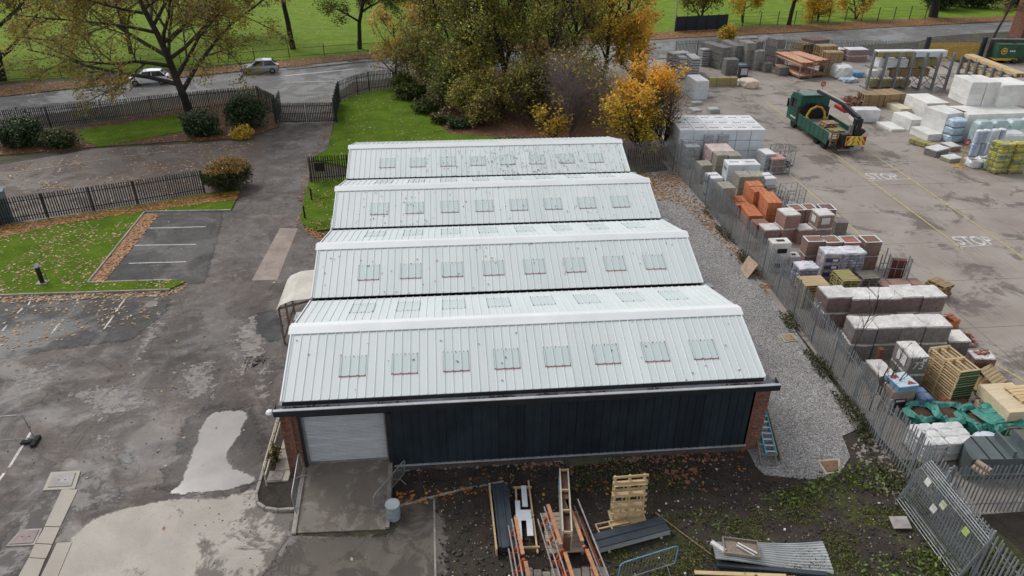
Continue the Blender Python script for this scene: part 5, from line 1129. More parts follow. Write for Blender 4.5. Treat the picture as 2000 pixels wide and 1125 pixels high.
for sp, n, lb in (((26.9, 29.96, 1.7, 0.93, 1.09, 1.9, 0), 2, 'beige block pack in front of the pink-white pack, left of two'), ((27.81, 29.82, 0.7, 0.97, 1.07, 1.9, 0), 2, 'beige block pack in front of the pink-white pack, right of two'), ((25.41, 28.93, 5.4, 0.94, 1.11, 1.5, 0), 2, 'mossy beige block pack tight behind the grey fence'),
                  ((26.95, 25.44, 0.1, 0.94, 1.18, 1.9, 0), 2, 'beige block pack in the middle of the row, left of two, beside the terracotta'), ((27.91, 25.45, -4.2, 0.89, 1.17, 1.9, 0), 2, 'beige block pack in the middle of the row, right of two, beside the terracotta'), ((25.05, 23.39, 4.0, 0.92, 1.2, 1.9, 0), 2, 'beige block pack at the fence, left of the terracotta blocks'), ((29.17, 25.54, 0.1, 0.78, 1.11, 1.0, 0), 1, 'low beige block pack at the yard side of the terracotta blocks')):
    tiers('block', sp, lb, n, group='beige block packs', name='block_pack')
for sp, n, lb in (((27.04, 23.7, 0.1, 1.02, 0.95, 1.9, 0), 2, 'terracotta block pack, farthest of the three tall ones'), ((26.94, 22.66, -1.0, 0.96, 0.91, 1.9, 0), 2, 'terracotta block pack, middle of the three tall ones'), ((27.1, 20.76, -4.3, 0.96, 1.94, 1.9, 0), 2, 'terracotta block pack, nearest and longest of the three tall ones'),
                  ((25.78, 23.25, -1.3, 1.03, 0.96, 1.0, 0), 1, 'low terracotta block pack at the fence, farthest of the low three'), ((25.84, 22.53, 1.1, 0.94, 0.62, 1.0, 0), 1, 'low terracotta block pack at the fence, middle of the low three'), ((25.96, 20.77, -4.3, 0.94, 1.88, 1.0, 0), 1, 'low long terracotta block pack with slotted top at the fence, nearest of the low three')):
    tiers('block', sp, lb, n, m=TERRA, group='terracotta block packs')
F = 'framed'; B_ = 'brick'; Wp = 'film'
for kind, sp, n, m, lb in (
 (B_, (26.01, 19.44, 2.4, 0.94, 0.92, 0.95, 0), 1, BR_MULTI, 'bare brown brick pack at the fence below the terracotta blocks'),
 (B_, (27.96, 21.36, -0.3, 0.86, 0.98, 1.0, 0), 1, BR_MULTI, 'bare brown brick pack right of the tall terracotta blocks'),
 (F, (29.3, 21.36, 3.9, 0.9, 0.99, 1.0, 0), 1, BR_MULTI, 'brick pack with white film rim behind the white-topped pack, left one'),
 (F, (30.26, 21.42, -0.7, 0.81, 1.0, 1.0, 0), 1, BR_MULTI, 'brick pack with white film rim in front of the small wire cage'),
 (F, (31.32, 21.34, -3.3, 0.97, 1.0, 1.0, 0), 1, BR_PURPLE, 'brick pack with white film rim at the yard end of the upper brick row'),
 (Wp, (27.41, 18.67, 5.5, 1.02, 1.12, 1.9, 0), 2, BR_RED, 'white-topped red brick pack, left of the two standing proud'),
 (Wp, (29.55, 18.51, 1.9, 1.02, 1.07, 1.9, 0), 2, BR_MULTI, 'white-topped brick pack with paper labels, right of the two standing proud'),
 (B_, (31.24, 19.25, -0.5, 0.83, 0.91, 1.0, 0), 1, BR_GREY, 'bare grey-brown brick pack at the yard end beside the labelled pack'),
 (Wp, (26.15, 18.53, 1.7, 1.01, 0.98, 1.0, 0), 1, BR_PURPLE, 'low white-topped brick pack beside the fence'),
 (Wp, (28.33, 18.37, 5.1, 0.97, 0.87, 1.0, 0), 1, BR_RED, 'low white-topped red brick pack between the two proud ones'),
 (F, (27.12, 14.94, -1.8, 1.05, 0.78, 1.9, 0), 2, BR_MULTI, 'brick pack with white film rim, first of the lower row of four'),
 (F, (28.17, 14.71, 2.3, 0.99, 0.9, 1.9, 0), 2, BR_MULTI, 'brick pack with white film rim, second of the lower row of four'),
 (F, (29.21, 14.63, -0.9, 0.99, 0.91, 1.9, 0), 2, BR_RED, 'brick pack with white film rim, third of the lower row of four'),
 (F, (30.47, 14.59, -0.9, 1.0, 0.92, 1.9, 0), 2, BR_MULTI, 'brick pack with white film rim, last of the lower row of four')):
    for k, o in enumerate(tiers(kind, sp, lb, n, m=m, group='brick packs in the yard')):
        w, d, h = sp[3], sp[4], sp[5] / n
        if 'labels' in lb and k == 1:
            mb = MB(); mb.box(w * .2, -.03, h * .35, w * .75, -.02, h * .8); part('label', mb, PAPER, o); mb = MB(); mb.box(-.03, d * .3, h * .3, -.02, d * .75, h * .8); part('label', mb, PAPER, o)
# pack in white wrap with a hand slot on the top and front
for sp, lb in (((24.99, 14.86, 0.5, 1.17, 0.77, 1.9, 0), 'off-white wrapped pack with slot openings beside the fence, taller one'), ((26.21, 14.81, 2.8, 0.67, 0.66, 1.0, 0), 'off-white wrapped pack with slot openings, low one behind the bag stack')):
    n = 2 if sp[5] > 1.5 else 1
    for k, o in enumerate(tiers('wrap', sp, lb, n, m=TOPF, group='off-white wrapped packs')):
        w, d, h = sp[3], sp[4], sp[5] / n
        mb = MB(); mb.box(w * .28, -.004, h * .3, w * .8, .1, h * .62); part('slot', mb, DARK, o)
        if k == n - 1: mb = MB(); mb.box(w * .3, d * .3, h - .05, w * .72, d * .68, h + .003); part('slot', mb, DARK, o)
# bag stacks in printed film
PRB = mat('blue_printed_bag', (.10, .11, .18), (.30, .30, .36), (.55, .55, .58), scale=5, rough=.4, rnd=.25)
for sp, L, lb in (((27.55, 13.59, -4.4, 0.99, 0.93, 1.75, 0), 9, 'stack of blue and white printed bags, left of the tall pair'), ((28.56, 13.51, 0.8, 1.42, 0.94, 1.75, 0), 9, 'stack of blue and white printed bags, right of the tall pair'), ((25.87, 12.89, 0.8, 1.13, 0.93, 1.2, 0), 6, 'lower stack of blue and white printed bags beside the fence')):
    o = pack('bags', sp, lb, 'bag stack', 'printed bag stacks', m=PRB, layers=L); w, d, h = sp[3:6]
    part('top_sheet', draped(w, d, h + .04, .1, .03, seed=4), mat('blue_white_sheet', (.34, .42, .56), (.62, .62, .66), (.70, .69, .70), scale=3.5, bump=.4), o)
    if 'left' in lb:
        part('wrapping_film', shell(w, d, h, seed=3), film('pink_white_film', (.66, .56, .54), .45), o)
        for k in range(3): mb = MB(); mb.box(w * .1, -.04, h * (.2 + .26 * k), w * .9, -.028, h * (.34 + .26 * k)); part('print', mb, BLUEINK, o); mb = MB(); mb.box(w * .5, -.045, h * (.23 + .26 * k), w * .8, -.04, h * (.31 + .26 * k)); part('print', mb, PAPER, o)
# pallets
pallet_stack((25.09, 10.69, -0.4, 1.38, 1.09, 1.45, 0), 9, 'the pine stack touching the grey fence', PINE, 6)
pallet_stack((27.72, 11.52, -1.4, 0.96, 1.32, 1.15, 0), 7, 'the stack with close yellow-green boards', YTIM, 9)
pallet_stack((29.28, 12.19, 2.2, 1.02, 0.96, 0.85, 0), 5, 'the low grey stack with gappy slats', GREYW, 6, .05)
pallet_stack((33.26, 10.89, 20.6, 0.81, 1.06, 0.85, 0), 5, 'the crooked stack near the STOP yard edge', PINED, 7, .06)
pallet_stack((27.87, 1.99, 6.2, 1.01, 1.93, 2.0, 0), 15, 'the tall pallet stack with green painted ends', PINE, 2, .012, endm=mat('green_pallet_paint', (.01, .07, .03), (.025, .11, .05), scale=5))
t = thing('pallet_paint', 'green painted end boards of the tall pallet stack', 'paint', (0, 0, 0)) if False else None
o = pack('timber', (30.45, 12.01, -0.5, 2.48, 0.87, 0.4, 0), 'flat pink-brown boards lying behind the white-topped row', 'boards', m=mat('pink_boards', (.25, .15, .12), (.36, .24, .2), scale=2, stretch=(1, 8, 8)))
# rows of white-topped purple brick packs
ROW5 = ((25.25, 8.65, 0.1, 1.27, 1.18, 1.9, 0), (26.51, 8.49, -2.5, 1.27, 1.17, 1.85, 0), (27.83, 8.43, -4.5, 1.15, 1.18, 1.85, 0), (29.02, 8.37, 0.4, 1.13, 1.23, 1.92, 0), (30.17, 8.28, 0.1, 1.21, 1.17, 1.92, 0))
ROW4 = ((25.19, 5.83, -7.0, 1.06, 1.1, 1.9, 0), (26.33, 5.74, -0.8, 1.14, 1.05, 1.9, 0), (27.49, 5.69, -0.1, 1.15, 1.11, 1.92, 0), (28.66, 5.64, -2.6, 1.25, 1.11, 1.92, 0))
for i, sp in enumerate(ROW5): tiers('film', sp, f'white-topped purple brick pack, {ORD[i]} from the fence in the row of five', 2, m=BR_PURPLE, fm=FILMG, group='white-topped purple brick packs')
for i, sp in enumerate(ROW4): tiers('film', sp, f'white-topped grey brick pack, {ORD[i]} from the fence in the row of four', 2, m=BR_GREY, fm=FILMG, group='white-topped grey brick packs')
pack('film', (30.07, 5.66, -4.6, 1.07, 1.02, 1.0, 0), 'single low white-topped brick pack at the yard end of the row of four', m=BR_GREY, fm=FILMG)
t = tiers('film', (26.48, 3.32, -2.3, 0.84, 1.29, 1.9, 0), 'grey wrapped brick pack with 73 sprayed on its front', 2, m=BR_GREY, fm=FILMG, top=TOPF)
for o in t[1:]:
    w, d, h = (26.48, 3.32, -2.3, 0.84, 1.29, 1.9, 0)[3:6]
    words('73', .55, PAPER, 'sprayed_number', o, (w * .5, -.03, h * .26), rot=(math.pi / 2, 0, 0), bold=.004)
    mb = MB(); mb.box(-.03, d * .2, h * .15, -.02, d * .75, h * .42); part('label', mb, PAPER, o); mb = MB(); mb.box(w * .65, -.03, h * .38, w * .88, -.02, h * .46); part('label', mb, PAPER, o)
t[0]['label'] = 'lower grey wrapped brick pack under the one sprayed 73'
pack('film', (25.19, 3.19, 0.3, 0.75, 1.25, 1.05, 0), 'long dusty white-topped pack right behind the grey fence', m=BR_GREY, fm=FILMG)
o = pack('wrap', (24.97, 1.81, 1.9, 1.07, 0.77, 1.25, 0), 'pink-topped carton pack with a dark printed panel below the blue wrapped pack', m=mat('pink_brown_carton', (.30, .22, .19), (.42, .33, .29), scale=3))
w, d, h = (24.97, 1.81, 1.9, 1.07, 0.77, 1.25, 0)[3:6]
mb = MB(); mb.box(w * .15, -.012, h * .3, w * .65, -.002, h * .68); part('print', mb, INK, o); mb = MB(); mb.box(w * .2, -.018, h * .55, w * .6, -.012, h * .63); part('print', mb, PAPER, o)
sp = (25.13, 1.77, 5.9, 0.96, 1.0, 0.26, 1.26); o = pack('wrap', sp, 'flat pale blue wrapped pack with red marks on top of the carton pack', m=SKYB); w, d, h = sp[3:6]
mb = MB(); mb.bbox(.01, .01, h - .04, w - .01, d - .01, h + .008, .02); part('top_sheet', mb, mat('pale_blue_sheet', (.45, .58, .68), (.6, .7, .77), scale=3), o)
mb = MB(); mb.box(w * .05, d * .62, h + .008, w * .45, d * .85, h + .013); part('print', mb, PRED, o); mb = MB(); mb.prism([(w * .45, d * .1), (w * .95, d * .1), (w * .7, d * .36)], h + .008, h + .013); part('print', mb, PRED, o)
pack('bags', (26.13, 1.53, 1.5, 0.54, 0.84, 1.0, 0), 'narrow stack of dark blue bags beside the carton pack', 'bag stack', m=mat('blue_bag', (.08, .13, .26), (.2, .27, .4), scale=4), layers=5)
sp = (30.47, 4.26, -6.8, 1.0, 0.67, 0.95, 0); o = pack('brick', sp, 'dark red brick pack with a torn white sheet and loose bricks on top', m=BR_PURPLE); w, d, h = sp[3:6]
part('top_sheet', draped(w, d, h, .05, .03, seed=8), TOPF, o)
for k in range(6):
    mb = MB(); mb.bbox(0, 0, 0, .215, .1, .065, .005); tag(link('brick', mb.mesh('brick', BR_RED), None, (sp[0] + .25 + .24 * (k % 3) + random.uniform(-.05, .05), sp[1] + .25 + .12 * (k // 3 % 2), h + .02 + .067 * (k // 4)), random.uniform(-.5, .5)), f'loose red brick, {ORD[k]} from the bottom left, on the torn white sheet', 'brick', 'loose bricks on the torn sheet')
# clay roof tiles on a pallet, fallen pallets, broken bricks
x, y, rz, w, d, h, z0 = (27.67, 1.39, 1.9, 0.89, 1.02, 0.55, 0)
t = thing('roof_tile_stack', 'dark red clay roof tiles stacked on edge on a pallet near the green bags', 'roof tiles', (x, y, 0), R(rz)); part('pallet_base', pallet_mesh(w, d, PINED), None, t)
mb = MB(); mb.box(0, 0, 0, .03, d / 3 - .03, .34); tm = mb.mesh('tile', BR_RED)
nt = int(w / .055)
for i in range(nt):
    for j in range(3): part('tile', tm, None, t, (i * w / nt, j * d / 3, .14 + random.uniform(0, .02)), rot=(0, R(12), random.uniform(-.02, .02)))
for k, rzz, m, lb in ((0, 62, GREYW, 'long pale pallet lying beside the clay roof tiles'), (1, 64, GREYW, 'second pale pallet lying closer to the clay roof tiles')):
    tag(link('pallet', pallet_mesh(1.5, .8, m, 5), None, (*(27.55, 1.55), .02 + k * .15), R(rzz + 50)), lb, 'pallet', 'pallets lying on the ground')
q = [((30.23, 2.76), .02, 40, 'fallen pine pallet leaning in the pallet heap behind the green bags', PINED, .25), ((30.62, 2.87), .25, 30, 'tilted pine pallet on top of the pallet heap behind the green bags', PINE, .45), ((30.38, 2.27), .05, 55, 'half-broken pallet at the near side of the heap behind the green bags', PINED, .15), ((30.78, 3.28), .1, -6, 'grey weathered pallet lying at the far side of the pallet heap', GREYW, .1)]
for (px, z, a, lb, m, tl) in q: tag(link('pallet', pallet_mesh(1.2, 1.0, m, 6), None, (*px, z), rot=(tl, .1, R(a))), lb, 'pallet', 'pallets in the fallen heap')
def rubble(name, label, c, rad, n, m, size, hgt, cat='rubble'):
    mb = MB()
    for _ in range(n):
        a = random.random() * 6.28; r = rad * math.sqrt(random.random()); z = hgt * (1 - r / rad) * random.random(); s = size * random.uniform(.6, 1.3)
        M = Matrix.Translation((r * math.cos(a), r * math.sin(a), z + s * .3)) @ Matrix.Rotation(random.random() * 3, 4, (random.random(), random.random(), 1)); mb.box(-s, -s * .5, -s * .32, s, s * .5, s * .32, M)
    return tag(link(name, mb.mesh(name, m), None, (*c, .04)), label, cat, None, 'stuff')
rubble('broken_bricks', 'heap of broken pink bricks at the yard end of the row of four', (31.99, 6.93), .55, 120, mat('pink_brick', (.38, .22, .17), (.5, .33, .27), scale=5), .1, .7)
rubble('spilt_bricks', 'loose broken bricks under the pallet heap', (29.9, 1.77), .8, 120, BR_MULTI, .1, .5)
x, y, rz, w, d, h, z0 = (31.43, 7.81, 8.1, 0.9, 1.03, 0.85, 0)
t = thing('tile_pallet', 'orange clay ridge tiles on a pallet at the yard end of the row of five', 'roof tiles', (x, y, 0), R(rz)); part('pallet_base', pallet_mesh(w, d, PINED), None, t)
for i in range(7):
    for j in range(4):
        mb = MB(); n = 6; pr = [(.12 * math.cos(math.pi * k / n), .09 * math.sin(math.pi * k / n)) for k in range(n + 1)]
        mb.ext([(a, b) for a, b in pr], 0, w / 2 - .03) if (i, j) == (0, 0) else None
        if (i, j) == (0, 0): rt = mb.mesh('ridge_tile', TERRA)
        if j < 3 or i % 2: part('ridge_tile', rt, None, t, (random.uniform(0, .1) + (w / 2 if i % 2 else 0), .12 + (i // 2) * d / 4, .15 + j * .14))
# green open bulk bags, cement bags, tanks, crates at the bottom right
GRB = mat('green_woven_bag', (.012, .12, .095), (.03, .20, .16), scale=5, rough=.6, rnd=.15, bump=.3)
GRBI = mat('light_green_bag', (.04, .22, .18), (.09, .32, .27), scale=5, rough=.6, rnd=.15, bump=.3)
SAND = mat('brown_sand', (.07, .035, .025), (.12, .065, .045), scale=9, rough=.95, bump=.8)
def open_bag(label, c, s, h, rz=0, fill=True, seed=0, m=GRB, m2=GRBI):
    r = random.Random(seed); t = thing('bulk_bag', label, 'bulk bag', (*c, .03), R(rz), 'green bulk bags' if m is GRB else None); n = 32; ph = r.random() * 6
    def sq(a): c_, q = math.cos(a), math.sin(a); return math.copysign(abs(c_) ** .55, c_), math.copysign(abs(q) ** .55, q)
    rings = [(.44, 0), (.52, h * .15), (.55, h * .5), (.53, h * .85), (.49, h)]
    vs = []
    for k, (rr, z) in enumerate(rings):
        for j in range(n):
            x, y = sq(2 * math.pi * j / n); w_ = 1 + .035 * math.sin(j * 1.7 + ph + k) + r.uniform(-.012, .012); vs.append((x * rr * s * w_, y * rr * s * w_, z))
    mb = MB(); mb.add(vs, [(k * n + j, k * n + (j + 1) % n, (k + 1) * n + (j + 1) % n, (k + 1) * n + j) for k in range(len(rings) - 1) for j in range(n)]); part('bag', mb, m, t)
    vs = []   # ragged turned-out collar
    for k, (rr, z) in enumerate(((.36, h - .05), (.43, h + .07), (.52, h + .06), (.62, h - .06))):
        for j in range(n):
            x, y = sq(2 * math.pi * j / n); w_ = 1 + (.05 + .05 * k) * math.sin(j * .9 + ph) + r.uniform(-.05, .05); vs.append((x * rr * s * w_, y * rr * s * w_, z + r.uniform(-.05, .05) + .06 * math.sin(j * .6 + ph * 2)))
    mb = MB(); mb.add(vs, [(k * n + j, k * n + (j + 1) % n, (k + 1) * n + (j + 1) % n, (k + 1) * n + j) for k in range(3) for j in range(n)]); part('collar', mb, m2, t)
    if fill:
        mb = MB(); vs = [(0, 0, h - .02)]; 
        for j in range(n): x, y = sq(2 * math.pi * j / n); vs.append((x * .42 * s, y * .42 * s, h - .12))
        mb.add(vs, [(0, 1 + j, 1 + (j + 1) % n) for j in range(n)]); part('sand', mb, SAND, t)
    else:
        mb = MB(); mb.box(-.4 * s, -.4 * s, 0, .4 * s, .4 * s, h - .3); part('contents', mb, m, t)
        for k in range(6): mb = MB(); mb.bar((-.45 * s, (-.3 + .12 * k) * s, h + .02), (.45 * s, (-.25 + .12 * k) * s, h - .02 + .1 * r.random()), .12 * s, .06); part('fold', mb, m2, t)
    for a in range(4):
        x, y = sq(math.pi / 4 + a * math.pi / 2); mb = MB(); mb.tube([(x * .45 * s, y * .45 * s, h - .05), (x * .5 * s, y * .5 * s, h + .16), (x * .62 * s, y * .52 * s, h + .08)], .025, 5); part('loop', mb, m2, t)
    return t
open_bag('open green bulk bag of dark sand nearest the fence', (25.96, 1.1), 1.0, .72, 10, True, 1)
open_bag('open green bulk bag of dark sand, middle of the row of bags', (27.05, 0.88), 1.1, .78, -6, True, 2)
open_bag('open green bulk bag of dark sand with a big torn collar', (27.98, 0.48), 1.15, .8, 8, True, 3)
open_bag('tall green bulk bag folded shut beside the pale timber crate', (28.68, 0.19), 1.25, 1.0, 0, False, 4)
CEM = mat('dusty_white_bag', (.50, .50, .50), (.66, .66, .655), (.72, .71, .69), scale=4, rough=.5, rnd=.1, grime=.25)
pack('bags', (24.57, -1.27, 1.7, 0.93, 1.26, 1.05, 0), 'stack of white bags behind the fence corner, left of two', 'bag stack', 'white bag stacks at the fence corner', m=CEM, layers=8)
pack('bags', (25.57, -1.25, 2.7, 1.2, 1.21, 1.05, 0), 'stack of white bags behind the fence corner, right of two', 'bag stack', 'white bag stacks at the fence corner', m=CEM, layers=8)
t = thing('round_bale', 'rounded bundle in white and blue film between white bags and timber crate', 'bundle', ((27.69, -1.05)[0] - .5, (27.69, -1.05)[1] - .3, .03)); part('film', soft(1.0, 1.1, .75, .8, .1, .025, seed=5), mat('white_blue_film', (.30, .45, .62), (.62, .68, .74), (.7, .73, .76), scale=2.5, rough=.3), t)
TANK = mat('grey_green_plastic', (.075, .095, .10), (.12, .145, .15), scale=1.5, rough=.45, rnd=.1)
t = thing('plastic_tank', 'grey-green plastic tank with curved end behind the corner fence', 'tank', (*(25.85, -2.18), .03), R(-4)); 
mb = MB(); n = 12; pl = [(0.15, .0), (.02, .35), (.0, .75), (.14, 1.15), (.35, 1.35)]; pl = [(.55 - .55 * math.cos(math.pi / 2 * k / 8), .0 + .75 * math.sin(math.pi / 2 * k / 8)) for k in range(9)]
mb.prism([(0, 0), (2.0, 0), (2.0, 1.3), (.7, 1.3), (.25, 1.0), (.05, .55)], 0, 1.05); part('body', mb, TANK, t)
for xx in (.65, 1.25): mb = MB(); mb.box(xx, .02, 1.05, xx + .04, 1.28, 1.08); part('seam', mb, DARK, t)
t2 = thing('clay_pipes', 'three short pale clay pipes resting on the grey-green tank', 'pipes', (*(25.65, -3.2), 1.12), R(20))
for k, (dx, dz) in enumerate(((0, .0), (.26, 0), (.13, .19))):
    M = Matrix.Translation((dx, 0, .11 + dz)) @ Matrix.Rotation(math.pi / 2, 4, 'X'); mb = MB()
    vs = [tuple(M @ Vector((r0 * math.cos(2 * math.pi * j / 14), r0 * math.sin(2 * math.pi * j / 14), z))) for r0, z in ((.11, 0), (.11, -.55), (.075, -.55), (.075, 0)) for j in range(14)]
    mb.add(vs, [(a * 14 + j, a * 14 + (j + 1) % 14, ((a + 1) % 4) * 14 + (j + 1) % 14, ((a + 1) % 4) * 14 + j) for a in range(4) for j in range(14)]); part('pipe', mb, mat('buff_clay', (.30, .22, .15), (.4, .31, .22)), t2)
t = thing('plastic_trough', 'second grey-green plastic tank, channel shaped, tilted at the right picture edge', 'tank', (*(27.43, -2.23), .03), R(-4))
mb = MB(); mb.prism([(0, 0), (1.7, 0), (1.7, 1.2), (.4, 1.3)], 0, 1.0); part('body', mb, TANK, t)
for a in ((0, .0, 1.0, .1, 1.2, 1.35), (.7, .2, 1.0, .85, 1.25, 1.4), (1.5, 0, 1.0, 1.6, 1.2, 1.3)): mb = MB(); mb.box(*a); part('wall', mb, TANK, t)
PLY = mat('pale_plywood', (.52, .42, .27), (.66, .55, .38), scale=1.5, stretch=(1, 5, 5), rough=.6, rnd=.1, grime=.12)
t = thing('timber_crate', 'pale plywood crates stacked with blue straps at the right picture edge', 'crate', ((28.58, -0.49)[0], (28.58, -0.49)[1], .03), R(0))
mb = MB(); mb.bbox(0, 0, .1, 1.6, 2.0, .85, .01); part('box', mb, PLY, t); mb = MB(); mb.bbox(.1, .3, .98, 1.6, 2.2, 1.5, .01); part('box', mb, PLY, t)
mb = MB(); mb.box(-.02, 1.0, .08, 1.62, 1.12, .87); part('strap', mb, BLUEINK, t); mb = MB(); mb.box(-.01, -.01, .85, 1.62, .25, .97); part('bearer', mb, GREYW, t); mb = MB(); mb.box(.0, 1.6, .85, 1.62, 1.8, .97); part('bearer', mb, GREYW, t)
tag(link('pallet', pallet_mesh(1.2, 1.0, PINE, 5), None, ((29.53, 0.12)[0], (29.53, 0.12)[1] + .2, 1.52), R(4)), 'pine pallet lying on the pale plywood crates', 'pallet', 'pallets lying on the ground')
# ------------------------------------------------------------------ cages
def cage(label, sp, fillm=None, sides=(0, 1, 2, 3)):
    x, y, rz, w, d, h, z0 = sp; t = thing('wire_cage', label, 'cage', (x, y, .03), R(rz), 'wire cages in the yard'); c = [(0, 0), (w, 0), (w, d), (0, d)]
    for a, b in c: mb = MB(); mb.box(a - .025, b - .025, 0, a + .025, b + .025, h); part('post', mb, GALV, t)
    for k in sides:
        a, b = c[k], c[(k + 1) % 4]; mb = MB()
        for z in (.12, h * .55, h - .02): mb.bar((*a, z), (*b, z), .035)
        for f in (.33, .66): mb.bar((a[0] + (b[0] - a[0]) * f, a[1] + (b[1] - a[1]) * f, .12), (a[0] + (b[0] - a[0]) * f, a[1] + (b[1] - a[1]) * f, h), .022)
        part('side_frame', mb, GALV, t)
    mb = MB(); mb.box(0, 0, .08, w, d, .12); part('floor', mb, GALV, t)
    return t
cage('empty wire cage beside the terracotta blocks, yard side', (29.85, 23.67, -0.1, 1.3, 1.34, 1.5, 0)); cage('empty wire cage in front of the first, nearer the brick packs', (29.23, 23.58, 3.1, 0.72, 1.12, 1.1, 0))
cg = cage('wire cage with dark scrap beside the big white stack', (33.01, 32.2, 1.5, 1.3, 1.75, 1.3, 0)); 
rubble('scrap', 'black scrap filling the wire cage beside the big white stack', ((33.01, 32.2, 1.5, 1.3, 1.75, 1.3, 0)[0] + .6, (33.01, 32.2, 1.5, 1.3, 1.75, 1.3, 0)[1] + .5), .6, 60, STRAP, .18, .9, 'scrap')
tiers('film', (31.43, 31.28, 7.6, 0.9, 1.39, 1.4, 0), 'white-topped silver pack standing by the caged scrap', 2, m=BLOCK, fm=FILMB, top=WHITEF)
pack('film', (31.83, 30.75, 5.3, 1.09, 1.39, 1.2, 0), 'red and white wrapped pack in a cage by the big white stack', m=BR_PURPLE, fm=FILMP, top=mat('red_white_sheet', (.5, .15, .1), (.6, .4, .36), scale=3)); cage('wire cage round the red and white wrapped pack', (31.58, 30.39, 4.4, 1.59, 1.85, 1.25, 0))
sp = (31.45, 13.26, -16.5, 1.06, 0.51, 1.55, 0); cage('wire cage trolley holding dark red boards on the open yard', sp, None, (0, 1, 3)); o = pack('boards', (sp[0] + .1, sp[1] + .1, sp[2], sp[3] * .75, max(.3, sp[4] - .2), 1.2, .16), 'dark red boards standing in the wire cage trolley', m=mat('dark_red_board', (.10, .025, .022), (.15, .045, .04), scale=2), layers=3)
t = thing('handrail_stand', 'low galvanised handrail stand left of the caged red boards', 'rail', (*(31.66, 14.48), .03)); 
for a, b in (((0, 0, 0), (0, 0, 1.1)), ((.5, .4, 0), (.5, .4, 1.3)), ((0, 0, .5), (1.4, .1, .5)), ((0, 0, .1), (1.4, .1, .1)), ((1.4, .1, 0), (1.4, .1, .7))): mb = MB(); mb.bar(a, b, .05); part('bar', mb, GALV, t)
# yellow base sign stands
def stop_stand(label, base, h, rz=0):
    t = thing('sign_stand', label, 'sign', (*base, .03), rz, 'round red signs on yellow poles'); mb = MB(); mb.box(-.55, -.06, 0, .55, .06, .06); part('foot', mb, YEL, t); mb = MB(); mb.box(-.06, -.5, 0, .06, .5, .055); part('foot', mb, YEL, t)
    mb = MB(); mb.tube([(0, 0, 0), (0, 0, h)], .045, 8); part('pole', mb, YEL, t)
    M = Matrix.Translation((0, -.05, h)) @ Matrix.Rotation(math.pi / 2, 4, 'X'); mb = MB(); mb.lathe([(.27, -.012), (.27, .012)], 20, M); d = part('disc', mb, mat('sign_red', (.42, .03, .05), (.5, .05, .07), rnd=0), t)
    for k in (-1, 0, 1): mb = MB(); mb.box(-.14, -.072, h - .02 + k * .09, .14, -.066, h + .02 + k * .09); part('print', mb, PAPER, d)
stop_stand('round red sign on a yellow pole in front of the blue and white rolls', (47.82, 31.02), 2.1)
stop_stand('round red and white sign on a yellow pole behind the crane truck', (45.4, 50.66), 1.9)
# ------------------------------------------------------------------ right side: white foam boards, insulation and bags
zB = 2.38
pack('boards', (50.53, 37.79, 12.9, 2.21, 2.55, 2.38, 0), 'white foam board stack carrying the tall white stack', 'foam boards', 'white foam board stacks', layers=4)
for i, (sp, lb) in enumerate((((53.85, 40.33, -3.5, 1.39, 2.9, 2.1, 2.38), 'tall white foam board stack raised on another stack, left of three'), ((55.31, 40.24, 0.6, 1.29, 2.88, 2.1, 2.38), 'tall white foam board stack raised on another stack, middle of three'), ((56.47, 39.87, 3.3, 3.08, 2.78, 1.9, 2.38), 'tall white foam board stack raised on another stack, right of three'))): pack('boards', sp, lb, 'foam boards', 'white foam board stacks', layers=4 if i == 0 else 2)
pack('boards', (52.31, 37.51, 2.0, 6.3, 2.82, 2.38, 0), 'long hidden foam board stack under the tall white stacks', 'foam boards', layers=3)
pack('boards', (53.0, 44.34, 0.8, 2.34, 3.57, 1.49, 0), 'broad white foam board stack left of the tall white stack', 'foam boards', 'white foam board stacks', layers=3)
pack('boards', (49.27, 40.63, 4.9, 1.48, 2.69, 1.03, 0), 'low white foam board stack at the left front of the white stacks', 'foam boards', 'white foam board stacks', layers=2)
pack('boards', (47.41, 40.38, 2.5, 1.38, 2.54, 0.25, 0), 'single white foam slab lying flat on the yard', 'foam boards', 'white foam board stacks', layers=1)
pack('boards', (49.08, 37.5, 4.6, 1.38, 2.43, 0.65, 0), 'low white foam board stack behind the yellow timbers', 'foam boards', 'white foam board stacks', layers=2)
pack('boards', (51.56, 46.02, 4.6, 1.25, 3.63, 0.49, 0), 'cream foam board stack between wooden crates and white foam boards', 'foam boards', m=CREAMB, layers=4)
pack('wrap', (45.49, 43.58, -3.8, 2.38, 1.23, 1.2, 0), 'white wrapped board pack on bearers behind the crane truck', m=WHITEF)
pack('timber', (47.97, 35.25, 23.0, 0.9, 2.1, 0.44, 0), 'yellow-green timber bundle lying in front of the white foam boards', 'timber', m=YTIM)
SMW = 'small white-topped packs at the yard edge'
pack('film', (47.16, 33.27, 22.8, 1.74, 1.1, 0.63, 0), 'small white-topped pack at the end of the yellow-green timbers', group=SMW, m=BR_GREY, fm=FILMG, top=WHITEF)
pack('film', (47.55, 31.94, 12.1, 1.34, 0.99, 0.38, 0), 'small white-topped pack just left of the red sign stand', group=SMW, m=YTIM, fm=FILMG, top=WHITEF)
pack('film', (49.39, 34.59, 7.2, 0.97, 1.24, 0.49, 0), 'small pinkish wrapped pack behind the two small white-topped ones', group=SMW, m=BR_RED, fm=FILMP, top=TOPF)
def bale(label, sp, m, seed=0, group=None, rnd=.25, cat='insulation bale', name='insulation_bale', wr=.02):
    x, y, rz, w, d, h, z0 = sp; t = thing(name, label, cat, (x, y, z0 + .02), R(rz), group); part('film', soft(w, d, h, rnd, .04, wr, 28, 10, seed=seed), m, t); return t
BL1 = mat('pale_blue_film', (.26, .38, .50), (.45, .56, .66), (.60, .68, .74), scale=3, rough=.3, rnd=.15, bump=.5)
